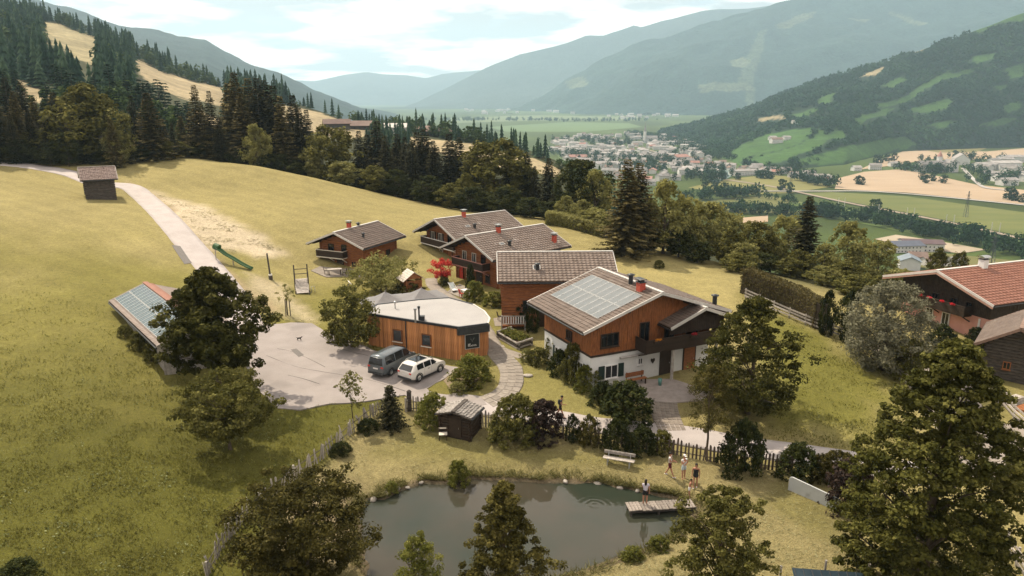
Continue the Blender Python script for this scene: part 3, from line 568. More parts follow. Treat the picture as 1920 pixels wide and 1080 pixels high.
def tiles(w0, w1, slope_len, row, tw, jit, thick=.075, seed=1):
    """tile courses on a slope: local x along ridge w0..w1, y down slope, z up from the slope"""
    g = np.random.default_rng(seed); nr = max(2, int(round(slope_len / row))); nc = max(2, int(round((w1 - w0) / tw))); row = slope_len / nr; tw = (w1 - w0) / nc
    I, J = np.meshgrid(np.arange(nr), np.arange(nc), indexing='ij'); I, J = I.ravel(), J.ravel(); n = len(I)
    x0 = w0 + J * tw + np.where(I % 2 == 0, 0, 0); x1 = x0 + tw - .0004; y0 = I * row - row * .15; y1 = y0 + row * 1.15 + g.normal(0, jit * .4, n); y0 = np.maximum(y0, 0)
    zt = .012 + g.random(n) * jit * .2; zb = thick + g.random(n) * jit; c = .5 * (x0 + x1); hump = thick * .04
    V = np.stack([np.stack([x0, y0, zt], 1), np.stack([c, y0, zt + hump], 1), np.stack([x1, y0, zt], 1), np.stack([x0, y1, zb], 1), np.stack([c, y1, zb + hump], 1), np.stack([x1, y1, zb], 1), np.stack([x0, y1, zb * 0], 1), np.stack([x1, y1, zb * 0], 1)], 1)
    F4 = np.array([[0, 3, 4, 1], [1, 4, 5, 2], [3, 6, 7, 5]]); Q = (np.arange(n)[:, None, None] * 8 + F4[None]).reshape(-1, 4)
    return V.reshape(-1, 3), Q
class House:
    """gable house: local x to the right seen from its front gable, y towards the back, origin on the ground under the front gable"""
    def __init__(s, name, label, fit, z0, of=1.2, ob=.8, os_=1.0, cat='house', group=None):
        x, y, yaw, W, L, he, hr = fit; s.W, s.L, s.he, s.hr = W, L, he - z0, hr - z0; s.of, s.ob, s.os = of, ob, os_
        s.rz = yaw - math.pi / 2; s.e = empty(name, (x, y, z0), s.rz, label, cat, group); s.sl = (s.hr - s.he) / (W / 2); s.wx = W / 2 - os_; s.y0, s.y1 = of, L - ob
        s.ang = math.atan(s.sl)
    def zr(s, x): return s.hr - abs(x) * s.sl              # roof underside height
    def roof(s, m_tile, row=.34, tw=.30, jit=.02, m_slab=None, trim=None, thick=.16, verge=.07, soffit=None):
        th = thick / math.cos(s.ang); W2 = s.W / 2; mb = MB(); P = [(-W2, s.he), (0, s.hr), (W2, s.he), (W2, s.he + th), (0, s.hr + th), (-W2, s.he + th)]
        V = [(a, 0, z) for a, z in P] + [(a, s.L, z) for a, z in P]
        mb.add(V, [(0,5,4,1), (1,4,3,2), (6,7,10,11), (7,8,9,10), (0,1,7,6), (1,2,8,7), (5,11,10,4), (4,10,9,3), (0,6,11,5), (2,3,9,8)])
        s.r = mb.build('roof', m_slab or M_wood_dk, s.e); sl = math.hypot(W2, s.hr - s.he); s.th = th; s.sl_len = sl
        for sd in (-1, 1):
            V, Q = tiles(.03, s.L - .03, sl - .05, row, tw, jit, seed=int(abs(s.W * 100)) + sd)
            ux = sd * math.cos(s.ang); uz = -math.sin(s.ang); nx = sd * math.sin(s.ang); nz = math.cos(s.ang)
            yy = V[:, 0]; d = V[:, 1] + .03; h = V[:, 2] + .006
            W_ = np.stack([ux * d + nx * h, yy, s.hr + th + uz * d + nz * h], 1)
            if sd > 0: Q = Q[:, ::-1]
            o = link('roof_tiles', quads_mesh('roof_tiles', W_, Q, m_tile), s.r); tag(o, kind='stuff')
        t = trim or M_trim
        for yy, nm in ((-.02, 'verge_board'), (s.L + .02, 'verge_board')):
            for sd in (-1, 1): MB().bar((0, yy, s.hr + th * .72), (sd * (W2 + .02), yy, s.he + th * .72), verge, thick * 1.5).build(nm, t, s.r)
        MB().bar((0, -.03, s.hr + th + .06), (0, s.L + .03, s.hr + th + .06), .30, .07).build('ridge_cap', t, s.r)
        for sd in (-1, 1):
            MB().tube([(sd * (W2 + .06), 0, s.he + .03), (sd * (W2 + .06), s.L, s.he + .03)], .065, 8).build('gutter', M_dark_metal, s.r)
        # rafters and purlins under the overhang
        for xx in (-s.wx, -s.wx * .5, 0, s.wx * .5, s.wx): MB().b2(xx - .08, xx + .08, .12, s.of + .3, s.zr(xx) - .22, s.zr(xx) - .02 - (0 if xx else .05)).build('purlin', soffit or M_wood_dk, s.r)
        n = int(s.L / .9)
        for i in range(n):
            yy = .25 + i * (s.L - .5) / max(n - 1, 1)
            for sd in (-1, 1): MB().bar((sd * s.wx, yy, s.zr(s.wx) - .05), (sd * (W2 - .03), yy, s.he - .05), .09, .1).build('rafter_end', soffit or M_wood_dk, s.r)
        return s.r
    def walls(s, m, lo, hi=None, course=.30, d=.16, name='log_wall', vertical=False, front=True, jit=.02, split=None):
        """timber walls made course by course (or board by board), following the gable"""
        mb = MB(); top = s.zr(s.wx) - .06 if hi is None else hi
        if not vertical:
            h = lo
            gtop = s.hr - .12 if hi is None else hi
            while h < gtop - .02:
                h1 = min(h + course, gtop); q = s.wx if h1 <= top else min(s.wx, (s.hr - .08 - h1) / s.sl); j = random.uniform(-jit, jit)
                if q > .1:
                    for yy, sg in ((s.y0, -1), (s.y1, 1)): mb.box((0, yy - sg * d / 2 + sg * j, (h + h1) / 2), (2 * q + (.24 if h1 <= top else 0), d, h1 - h - .045))
                if h1 <= top + .01:
                    for sd in (-1, 1): mb.box((sd * (s.wx - d / 2) + sd * j, (s.y0 + s.y1) / 2, (h + h1) / 2), (d, s.y1 - s.y0 + .22, h1 - h - .045))
                h = h1
            mb.b2(-s.wx + d * .9, s.wx - d * .9, s.y0 + d * .9, s.y1 - d * .9, lo, min(top, gtop))
        else:
            bw = .19
            for yy, sg in ((s.y0, -1), (s.y1, 1)):
                n = int(2 * s.wx / bw); b = 2 * s.wx / n
                for i in range(n):
                    xa = -s.wx + i * b; xb = xa + b - .022; za = min(s.zr(xa), 99) - .1; zb = s.zr(xb) - .1; j = random.uniform(0, jit); ya, yb = (yy + j, yy + d) if sg < 0 else (yy - d, yy - j)
                    if hi is not None: za, zb = min(za, hi), min(zb, hi)
                    mb.add([(xa,ya,lo),(xb,ya,lo),(xb,yb,lo),(xa,yb,lo),(xa,ya,za),(xb,ya,zb),(xb,yb,zb),(xa,yb,za)], ((0,3,2,1),(4,5,6,7),(0,1,5,4),(1,2,6,5),(2,3,7,6),(3,0,4,7)))
            for sd in (-1, 1):
                n = int((s.y1 - s.y0) / bw); b = (s.y1 - s.y0) / n
                for i in range(n):
                    ya = s.y0 + i * b; j = random.uniform(0, jit); mb.box((sd * (s.wx - d / 2 - j), ya + b / 2, (lo + top) / 2), (d, b - .022, top - lo))
            mb.b2(-s.wx + d * .8, s.wx - d * .8, s.y0 + d * .8, s.y1 - d * .8, lo + .01, top - .05)
            mb.add([(-s.wx + .3, s.y0 + d * .8, top - .05), (s.wx - .3, s.y0 + d * .8, top - .05), (0, s.y0 + d * .8, s.hr - .2)], ((0, 1, 2),))
        o = mb.build(name, m, s.e); return tag(o, kind='stuff')
    def plain(s, m, lo, hi, name='plaster_wall', grow=0.0):
        g = grow; return MB().b2(-s.wx - g, s.wx + g, s.y0 - g, s.y1 + g, lo, hi).build(name, m, s.e)
    def window(s, x, z, w, h, side='f', m_frame=None, shutters=None, sill=True, bars=1, glass=None, name='window'):
        """window on the front (f), left (l) or right (r) wall; (x or y along wall, z) is its centre"""
        m_frame = m_frame or M_wood_dk
        if side == 'f': M = Matrix.Translation((x, s.y0, z))
        elif side == 'l': M = Matrix.Translation((-s.wx, x, z)) @ Matrix.Rotation(-math.pi / 2, 4, 'Z')
        elif side == 'r': M = Matrix.Translation((s.wx, x, z)) @ Matrix.Rotation(math.pi / 2, 4, 'Z')
        pane = MB().b2(-w/2 + .04, w/2 - .04, -.045, -.03, -h/2 + .04, h/2 - .04).build(name, glass or M_glass, s.e); pane.matrix_local = M
        f = MB(); f.b2(-w/2, -w/2 + .07, -.10, .02, -h/2, h/2); f.b2(w/2 - .07, w/2, -.10, .02, -h/2, h/2); f.b2(-w/2 + .07, w/2 - .07, -.098, .02, h/2 - .07, h/2); f.b2(-w/2 + .07, w/2 - .07, -.098, .02, -h/2, -h/2 + .07)
        f.build('frame', m_frame, pane)
        for k in range(bars):
            xx = -w/2 + w * (k + 1) / (bars + 1); MB().b2(xx - .025, xx + .025, -.085, .0, -h/2 + .07, h/2 - .07).build('mullion', m_frame, pane)
        if sill: MB().b2(-w/2 - .06, w/2 + .06, -.17, .0, -h/2 - .06, -h/2 - .003).build('sill', m_frame, pane)
        if shutters:
            for sd in (-1, 1): MB().b2(sd*(w/2 + .02) if sd > 0 else -w/2 - .02 - w*.45, w/2 + .02 + w*.45 if sd > 0 else -w/2 - .02, -.06, -.012, -h/2, h/2).build('shutter', shutters, pane)
        return pane
    def door(s, x, w, h, m, side='f', lo=.05):
        o = MB().b2(-w/2, w/2, -.06, .02, 0, h).build('door', m, s.e)
        o.location = (x, s.y0, lo) if side == 'f' else (s.wx, x, lo)
        if side == 'r': o.rotation_euler = (0, 0, math.pi / 2)
        MB().tube([(w/2 - .12, -.10, h * .48), (w/2 - .12, -.10, h * .48 + .12)], .018, 6).build('handle', M_metal, o)
        MB().b2(-w/2 - .08, -w/2 - .002, -.08, .02, 0, h + .08).b2(w/2 + .002, w/2 + .08, -.08, .02, 0, h + .08).b2(-w/2, w/2, -.078, .02, h + .003, h + .08).build('frame', M_wood_dk, o)
        return o
    def on_roof(s, t, y, sd):
        """point on the roof surface: t from ridge (0) to eave (1)"""
        return Vector((sd * t * s.W / 2, y, s.hr + s.th - t * (s.hr - s.he)))
    def chimney(s, t, y, sd, w=.5, h=.9, m=None, cap='flat', m_cap=None, name='chimney'):
        p = s.on_roof(t, y, sd); o = MB().b2(-w/2, w/2, -w/2, w/2, -.5, h).build(name, m or M_redbrick, s.r); o.location = p
        MB().b2(-w/2 - .06, w/2 + .06, -w/2 - .06, w/2 + .06, h + .002, h + .07).build('chimney_collar', M_dark_metal, o)
        if cap == 'flat':
            c = MB()
            for a in (-1, 1):
                for b in (-1, 1): c.b2(a*w*.36 - .03, a*w*.36 + .03, b*w*.36 - .03, b*w*.36 + .03, h + .07, h + .25)
            c.b2(-w/2 - .14, w/2 + .14, -w/2 - .14, w/2 + .14, h + .25, h + .30); c.build('chimney_cap', m_cap or M_metal, o)
        else:
            c = MB(); n = 8; V = []
            for k in range(n + 1):
                a = math.pi * k / n
                for yy in (-w*.75, w*.75): V.append((-math.cos(a) * w * .62, yy, h + .22 + math.sin(a) * w * .28))
            c.add(V, [(2*k, 2*k+2, 2*k+3, 2*k+1) for k in range(n)], 0, True)
            for b in (-1, 1): c.b2(-w*.3, w*.3, b*w*.4 - .03, b*w*.4 + .03, h + .07, h + .24)
            c.build('chimney_cap', m_cap or M_dark_metal, o)
        return o
    def vent(s, t, y, sd, r=.14, h=.55):
        p = s.on_roof(t, y, sd); o = MB().tube([(0,0,-.3),(0,0,h)], r, 10).build('vent_pipe', M_dark_metal, s.r); o.location = p
        MB().lathe([(r*1.7,-.0),(r*1.7,.06),(.03,.16),(0,.16)], 10, c=(0,0,h+.06)).tube([(0,0,h),(0,0,h+.08)], .03, 5).build('vent_cap', M_dark_metal, o); return o
    def skylight(s, t, y, sd, w=.5, h=.7):
        p = s.on_roof(t, y, sd); o = MB().b2(-w/2, w/2, -h/2, h/2, .05, .12).build('skylight', M_trim, s.r); o.location = p; o.rotation_euler = (0, sd * s.ang, 0)
        MB().b2(-w/2 + .06, w/2 - .06, -h/2 + .06, h/2 - .06, .121, .13).build('skylight_pane', M_glass2, o)
    def balcony(s, x0, x1, z, depth, h=.95, m_rail=None, m_trim=None, boards=True, flowers=None, side='f', open_=False):
        b = MB().b2(x0, x1, s.y0 - depth, s.y0 - .01, z - .14, z).build('balcony', m_trim or M_wood_dk, s.e); mr = m_rail or M_wood_dk; tr = m_trim or M_wood_dk
        MB().b2(x0 - .05, x1 + .05, s.y0 - depth - .05, s.y0 - depth + .06, z + h, z + h + .07).build('handrail', tr, b)
        for xx in (x0, x1): MB().b2(xx - .05, xx + .05, s.y0 - depth + .06, s.y0 - .01, z + h + .002, z + h + .068).build('handrail', tr, b)
        if boards:
            n = max(3, int((x1 - x0) / .16)); w = (x1 - x0) / n; me = MB().b2(-w/2 + (.008 if not open_ else .045), w/2 - (.008 if not open_ else .045), -.02, .02, 0, h).mesh('baluster', mr)
            for i in range(n): link('baluster', me, b, (x0 + (i + .5) * w, s.y0 - depth, z))
            for xx in (x0, x1):
                k = max(2, int(depth / .17)); me2 = MB().b2(-.02, .02, -depth/k/2 + .01, depth/k/2 - .01, 0, h).mesh('baluster', mr)
                for i in range(k): link('baluster', me2, b, (xx, s.y0 - depth + (i + .5) * depth / k + .03, z))
        for xx in (x0 + .15, (x0 + x1) / 2, x1 - .15): MB().bar((xx, s.y0 - .02, z - .75), (xx, s.y0 - depth + .1, z - .16), .10, .10).build('bracket', tr, b)
        return b
def away(fit, k):
    """the same house k times as far along its sight lines"""
    x, y, yaw, W, L, he, hr = fit; return (x*k, y*k, yaw, W*k, L*k, CAM_Z - (CAM_Z - he)*k, CAM_Z - (CAM_Z - hr)*k)
M_ivory = mat('cream_paint', (.66,.60,.50), (.74,.69,.60), 4, .6)
M_redcloth = mat('red_paint', (.50,.03,.025), (.60,.05,.04), 4, .6)
M_soil = mat('dark_soil', (.06,.042,.028), (.10,.07,.045), 8, .95, .5, 20)
# ---- small chalet
h = House('chalet', 'small red brown log chalet standing alone beside the playground', (-23.354, 94.266, 1.14, 9.216, 10.057, 5.779, 7.579), 2.5, 1.5, .9, 1.05)
h.roof(M_tile_dk, .42, .42); h.walls(M_wood, -.4)
h.balcony(-3.5, .9, 1.75, 1.0, .85, M_wood_dk, M_ivory)
h.window(-1.7, 2.9, .9, .95, m_frame=M_wood_dk); h.window(.4, 2.9, .8, 1.0, m_frame=M_wood_dk); h.window(-2.1, .85, .95, 1.05, m_frame=M_wood); h.door(-.3, .95, 1.6, M_wood_dk); h.window(1.9, .85, .8, .9, m_frame=M_wood)
h.window(4.2, 1.6, .9, .8, 'r'); h.window(7.0, 1.6, .9, .8, 'r')
h.chimney(.04, 3.6, -1, .45, .8, cap='flat'); h.vent(.03, 5.6, -1, .2, .35); h.vent(.55, 3.0, 1, .16, .5)
# ---- chalet at the back of the row
h = House('chalet', 'rearmost of the three big log chalets, its gable behind the red maple', away((-10.125, 94.167, .693, 10.598, 11.893, 7.036, 9.352), 1.05), 2.8, 1.7, .9, 1.15)
h.roof(M_tile, .42, .42); h.walls(M_wood, -.5)
h.balcony(-4.5, 3.5, 2.05, 1.1, .85, M_wood_dk, M_white)
for x in (-2.9, -1.0): h.window(x, 3.1, .8, 1.15, m_frame=M_ivory, shutters=M_wood_dk)
h.window(1.2, 3.1, .9, 1.2, m_frame=M_wood_dk); h.window(-3.0, 1.0, 1.5, 1.1, m_frame=M_ivory, bars=2); h.window(-.9, 1.0, .8, 1.1, m_frame=M_ivory); h.door(1.2, 1.0, 1.85, M_wood)
h.chimney(.05, 4.8, 1, .45, .75); h.vent(.55, 4.6, 1, .2, .5); h.skylight(.45, 3.8, 1)
# ---- middle chalet
h = House('chalet', 'middle of the three big log chalets, with red railed balcony and red door', away((-5.325, 81.409, .722, 9.739, 12.247, 7.499, 9.544), 1.06), 2.7, 1.7, .9, 1.1)
h.roof(M_tile, .42, .42); h.walls(M_wood, -.5)
h.balcony(-3.4, 2.6, 2.1, 1.2, .85, M_wood_dk, mat('faded_red_rail', (.40,.16,.12), (.55,.32,.27), 6, .7))
for x in (-2.3, -.4): h.window(x, 3.15, .8, 1.15, m_frame=M_ivory)
h.window(1.4, 3.15, .85, 1.25); h.door(-3.0, .75, 1.9, M_redcloth); h.window(-1.4, 1.05, 1.0, 1.15, m_frame=M_ivory); h.door(.6, 1.0, 1.9, M_wood_dk); h.window(2.2, 1.0, .8, 1.0)
h.window(3.2, 1.7, .4, .5, 'r')
h.chimney(.06, 5.0, 1, .45, .75); h.vent(.6, 4.4, 1, .2, .5); h.skylight(.5, 3.6, 1); h.chimney(.75, 11.2, 1, .45, .9)
# ---- front chalet of the row, ridge across the view
h = House('chalet', 'frontmost chalet of the row, grey tiled roof slope facing the camera', (-1.55, 74.15, .03, 9.3, 12.0, 7.2, 9.2), 2.4, .5, .6, .9)
h.roof(M_tile, .42, .42, .025); h.walls(M_wood, -.6)
h.window(3.0, 2.3, 1.0, 1.1, 'r', m_frame=M_wood_dk); h.window(6.2, 2.3, 1.0, 1.1, 'r'); h.window(9.0, 2.3, 1.0, 1.1, 'r'); h.door(4.6, 1.0, 2.0, M_wood_dk, 'r')
h.vent(.62, 4.0, 1, .2, .55); h.skylight(.55, 3.95, 1, .75, .75)
bb = empty('porch_railing', (h.e.location.x + .6, h.e.location.y - 4.6, 2.45), .03, 'short wooden porch railing with white balusters under the grey roof eave', 'railing')
MB().b2(0, 2.2, -.05, .05, 1.35, 1.43).build('handrail', M_grey_wood, bb); MB().b2(0, 2.2, -.05, .05, .55, .62).build('bottom_rail', M_grey_wood, bb)
bme = MB().b2(-.05, .05, -.03, .03, .62, 1.35).mesh('baluster', M_white)
for i in range(9): link('baluster', bme, bb, (.12 + i * .245, 0, 0))
for x in (-.06, 2.26): MB().b2(x - .06, x + .06, -.06, .06, -.3, 1.5).build('post', M_grey_wood, bb)
MB().b2(-.1, 2.3, 0.06, 1.0, .3, .42).build('deck', M_wood, bb)

# ---- main house
MAIN = (12.137, 56.884, 2.008, 14.539, 9.825, 7.085, 9.497)
h = House('house', 'large timber and white plaster house with solar collectors on its roof', MAIN, 2.0, 1.0, .8, 1.3); hm_ = h
h.roof(M_tile_dk, .36, .36, .03)
M_wood_or = mat('orange_timber', (.19,.066,.022), (.36,.135,.046), 2.0, .6, .5, 14, (5,5,1), wear=((.15,.055,.02), .45, .63))
h.walls(M_wood_or, 2.85, vertical=True, name='board_wall', jit=.03); h.plain(M_plaster, -.6, 2.85, grow=-.02)
MB().b2(-h.wx - .05, h.wx + .05, h.y0 - .06, h.y1 + .05, 2.70, 2.86).build('string_board', M_wood_dk, h.e)
b = h.balcony(-1.7, 6.2, 2.95, 1.5, .95, M_wood_dk, M_wood_dk)
for x in (1.1, 5.6): MB().b2(x - .09, x + .09, h.y0 - 1.45, h.y0 - 1.27, -.4, 2.80).build('post', M_grey_wood, h.e)
h.window(-4.25, 3.98, 1.7, 1.15, bars=2); h.window(-.9, 4.05, .95, 2.0, bars=1); h.window(1.6, 3.9, 1.0, 1.9); h.window(4.0, 3.8, 1.2, 1.1)
M_green_dk = mat('dark_green_paint', (.012,.028,.024), (.02,.04,.034), 4, .6)
h.window(-4.0, 1.25, 1.25, 1.15, m_frame=M_white, shutters=M_green_dk); h.window(-1.2, 1.7, .5, .6, m_frame=M_white); h.door(1.4, 1.0, 2.1, M_wood_dk, lo=.05); h.door(3.9, 1.15, 2.1, M_wood, lo=.05)
h.window(2.5, 1.3, .9, 1.15, 'l', m_frame=M_white, shutters=M_green_dk); h.window(6.4, 1.3, .9, 1.15, 'l', m_frame=M_white, shutters=M_green_dk); h.window(4.5, 3.6, .9, .8, 'l')
MB().tube([(-3.3, h.y0 - .22, 2.35), (-.4, h.y0 - .22, 2.35)], .11, 10).build('awning', mat('grey_awning', (.38,.36,.34), (.44,.42,.40), 3, .8), h.e)
hb = MB(); hb.add([(0,-.04,-.28),(.2,-.04,-.02),(.2,-.04,.14),(.1,-.04,.2),(0,-.04,.1),(-.1,-.04,.2),(-.2,-.04,.14),(-.2,-.04,-.02)] + [(0,0,-.28),(.2,0,-.02),(.2,0,.14),(.1,0,.2),(0,0,.1),(-.1,0,.2),(-.2,0,.14),(-.2,0,-.02)], [tuple(range(8))[::-1]] + [(i,(i+1)%8,8+(i+1)%8,8+i) for i in range(8)])
hb.build('heart_ornament', M_wood_dk, h.e, loc=(.1, h.y0 - .01, 1.55))
h.vent(.06, 3.9, -1, .2, .75); h.chimney(.10, 2.0, -1, .55, .75, cap='arch'); h.vent(.9, 1.3, 1, .2, .8)
# collectors on the left slope
M_coll = mat('solar_collector_glass', (.135,.150,.155), (.19,.205,.21), .5, .16, spec=.55)
M_pv = mat('photovoltaic_cells', (.075,.11,.115), (.12,.155,.16), .6, .16, spec=.55)
M_alu = mat('aluminium_frame', (.40,.41,.41), (.48,.49,.49), 3, .45, metal=.3)
def panels(h, t0, t1, y0, y1, nt_, ny, m, gap=.035, sd=-1, lines=0, frame=True, name='solar_panel'):
    W2 = h.W / 2; sl = h.sl_len; dl = (t1 - t0) * sl / nt_; dy_ = (y1 - y0) / ny
    me = MB().b2(-dl/2 + gap, dl/2 - gap, -dy_/2 + gap, dy_/2 - gap, .075, .115).mesh(name, m)
    fr = MB(); a, b = dl/2 - gap + .012, dy_/2 - gap + .012; fr.b2(-a, -a + .028, -b, b, .07, .125).b2(a - .028, a, -b, b, .07, .125).b2(-a + .028, a - .028, -b, -b + .028, .07, .124).b2(-a + .028, a - .028, b - .028, b, .07, .124)
    for k in range(lines): yy = -b + 2 * b * (k + 1) / (lines + 1); fr.b2(-a + .05, a - .05, yy - .008, yy + .008, .112, .12)
    fme = fr.mesh('panel_frame', M_alu)
    for i in range(nt_):
        for j in range(ny):
            t = t0 + (t1 - t0) * (i + .5) / nt_; p = h.on_roof(t, y0 + dy_ * (j + .5), sd)
            o = link(name, me, h.r, p, rot=(0, sd * h.ang, 0)); link('panel_frame', fme, o)
panels(h, .17, .75, .95, 8.85, 2, 8, M_coll, .025)
# the lower cross gable over the balcony
sx, sy = 3.95, -.72; ca, sa = math.cos(h.rz), math.sin(h.rz)
so = h.e.location + Vector((sx*ca - sy*sa, sx*sa + sy*ca, 0))
s2 = House('gable_roof', None, (so.x, so.y, MAIN[2], 6.9, 3.0, 6.62, 7.92), 2.0, .9, .1, .6); s2.roof(M_tile_dk, .30, .26, .022)
s2.r.name = 'gable_roof'; s2.r.parent = h.e; s2.r.location = (sx, sy, 0); bpy.data.objects.remove(s2.e)
gw = MB()
for i in range(30):
    xa = sx - 2.85 + i * .19; z1 = 5.92 - abs(xa + .09 - sx) * .377 - .12; gw.b2(xa, xa + .17, .22, .34, 3.85, z1)
tag(gw.build('gable_boards', M_wood_dk, h.e), kind='stuff')

# ---- curved timber pavilion
def ring(px): return [Vector(at_z(a, b, 5.0)).to_2d() for a, b in px]
pv = [Vector((-13.75, 66.3)), Vector((-4.75, 62.0)), Vector((-2.25, 63.1)), Vector((-2.15, 64.6)), Vector((-2.75, 66.9)), Vector((-3.9, 69.2)), Vector((-6.4, 71.6)), Vector((-9.2, 70.9)), Vector((-13.2, 69.2))]
cen = sum(pv, Vector((0, 0))) / len(pv); z0 = 2.0; PH = 2.95
pe = empty('pavilion', (cen.x, cen.y, z0), 0, 'low pavilion clad in vertical orange boards with flat grey roof and sign', 'pavilion')
loc = [(p - cen) for p in pv]
def inset(pl, d): return [(p.x * (1 - d / p.length), p.y * (1 - d / p.length)) for p in pl]
core = MB().prism(inset(loc, .28), -.5, PH - .03).build('wall', M_wood_dk, pe)
M_board = mat('orange_brown_boards', (.38,.150,.055), (.66,.305,.120), 1.6, .75, .5, 12, (6,6,.7), objvar=.30, wear=((.12,.085,.06), .9, .60))
bw = .235; board = MB().b2(-bw/2 + .006, bw/2 - .006, -.03, .03, -.45, PH).mesh('board', M_board)
for i in range(len(loc)):
    a, b = loc[i], loc[(i+1) % len(loc)]; d = b - a; n = max(1, round(d.length / bw)); an = math.atan2(d.y, d.x); nrm = Vector((d.y, -d.x)).normalized()
    for k in range(n):
        p = a + d * ((k + .5) / n) - nrm * (.05 + random.uniform(0, .018)); o = link('board', board, core, (p.x, p.y, 0), an); o.scale = (d.length / n / bw, 1, 1)
out_ = [(p.x * (1 + .10 / p.length), p.y * (1 + .10 / p.length)) for p in loc]
M_flat = mat('grey_flat_roof_membrane', (.35,.34,.335), (.40,.39,.385), .35, .85, .08, 30, wear=((.32,.31,.305), .25, .60))
rf = MB().prism(out_, PH + .16, PH + .20, 0).build('roof', M_flat, pe)
MB().prism(out_, PH + .005, PH + .158).build('fascia', M_dark_metal, rf)
for i in range(len(out_)):
    a, b = Vector(out_[i]), Vector(out_[(i+1) % len(out_)])
    MB().bar((a.x, a.y, PH + .21), (b.x, b.y, PH + .21), .16, .10).build('roof_edge', M_dark_metal if i in (0,) else (M_trim if i in (2,3,4) else M_dark_metal), rf)
# dark canopy box above the sign
a, b = loc[1], loc[2]; d = (b - a).normalized(); nrm = Vector((d.y, -d.x)); an = math.atan2(d.y, d.x); c = (a + b) / 2 + nrm * .10
MB().box((c.x, c.y, PH - .18), ((b - a).length + .30, .34, .68), an).build('canopy_box', M_dark_metal, pe)
sc_ = (a + b) / 2 + nrm * .06 - d * .12
sg = MB().box((0, 0, 0), (1.32, .06, 1.32)).build('sign', mat('black_sign', (.012,.016,.016), (.018,.022,.022), 4, .45), pe, loc=(sc_.x, sc_.y, PH - 1.28), rz=an)
fr = MB(); fr.b2(-.70, -.65, -.05, .03, -.70, .70).b2(.65, .70, -.05, .03, -.70, .70).b2(-.65, .65, -.049, .03, .65, .70).b2(-.65, .65, -.049, .03, -.70, -.65); fr.build('sign_frame', M_alu, sg)
em = MB()   # two slim antler strokes over a line of lettering
for s_ in (-1, 1): em.bar((s_*.02, -.036, .02), (s_*.10, -.036, .20), .03, .01).bar((s_*.10, -.036, .20), (s_*.20, -.036, .34), .026, .01).bar((s_*.09, -.036, .17), (s_*.19, -.036, .20), .02, .01)
em.bar((0, -.036, -.05), (0, -.036, .03), .04, .01); em.build('emblem', mat('grey_emblem', (.30,.31,.30), None, rough=.6), sg)
lt = MB(); lt.b2(-.40,-.35,-.038,-.031,-.40,-.20).b2(-.29,-.24,-.038,-.031,-.40,-.20).b2(-.24,-.18,-.038,-.031,-.24,-.20).b2(-.24,-.20,-.038,-.031,-.32,-.28)
for i in range(11): lt.b2(-.15 + i*.05, -.118 + i*.05, -.038, -.031, -.40, -.36 + (.05 if i % 3 == 0 else 0))
lt.b2(-.42, .42, -.038, -.031, -.46, -.44); lt.build('lettering', M_white, sg)
# windows, downpipe
a, b = loc[0], loc[1]; d = (b - a).normalized(); nrm = Vector((d.y, -d.x)); an = math.atan2(d.y, d.x); LL = (b - a).length
for f_ in (.345, .66):
    p = a + d * LL * f_ + nrm * .03; w = MB().b2(-.42, .42, -.02, .02, -.5, .5).build('window', M_glass2, pe, loc=(p.x, p.y, 1.42), rz=an)
    MB().b2(-.50, -.42, -.06, .04, -.58, .58).b2(.42, .50, -.06, .04, -.58, .58).b2(-.42, .42, -.059, .04, .50, .58).b2(-.42, .42, -.059, .04, -.58, -.50).build('frame', mat('brown_frame', (.16,.06,.025), (.22,.09,.04), 5, .6), w)
    for k in range(4): MB().b2(-.42, .42, -.035, -.022, -.42 + k*.24, -.40 + k*.24).build('louvre', M_wood_dk, w)
    MB().b2(-.56, .56, -.16, .0, -.64, -.582).build('sill', M_ivory, w)
p = a + d * LL * .44 + nrm * .06; MB().tube([(p.x, p.y, -.3), (p.x, p.y, PH)], .05, 8).build('downpipe', M_dark_metal, pe)
p = Vector(at_z(779, 603, 5.2)).to_2d() - cen; MB().tube([(p.x, p.y, PH + .15), (p.x, p.y, PH + 1.35)], .09, 10).tube([(p.x, p.y, PH + 1.35), (p.x, p.y, PH + 1.5)], .14, 10).build('flue_pipe', M_metal, rf)
p = p + Vector((.55, .6)); MB().b2(p.x - .22, p.x + .22, p.y - .22, p.y + .22, PH + .2, PH + .62).build('roof_vent_box', M_dark_metal, rf); MB().tube([(p.x - .3, p.y + .1, PH + .2), (p.x - .3, p.y + .1, PH + 1.3)], .08, 10).tube([(p.x-.3, p.y+.1, PH+1.3), (p.x-.3, p.y+.1, PH+1.5)], .13, 10).build('flue_pipe', M_dark_metal, rf)
p = Vector(at_z(741, 578, 5.2)).to_2d() - cen; MB().tube([(p.x, p.y, PH + .15), (p.x, p.y, PH + .75)], .06, 8).ball((p.x, p.y, PH + .85), (.16,.16,.13), 10).build('roof_fan', M_metal, rf)

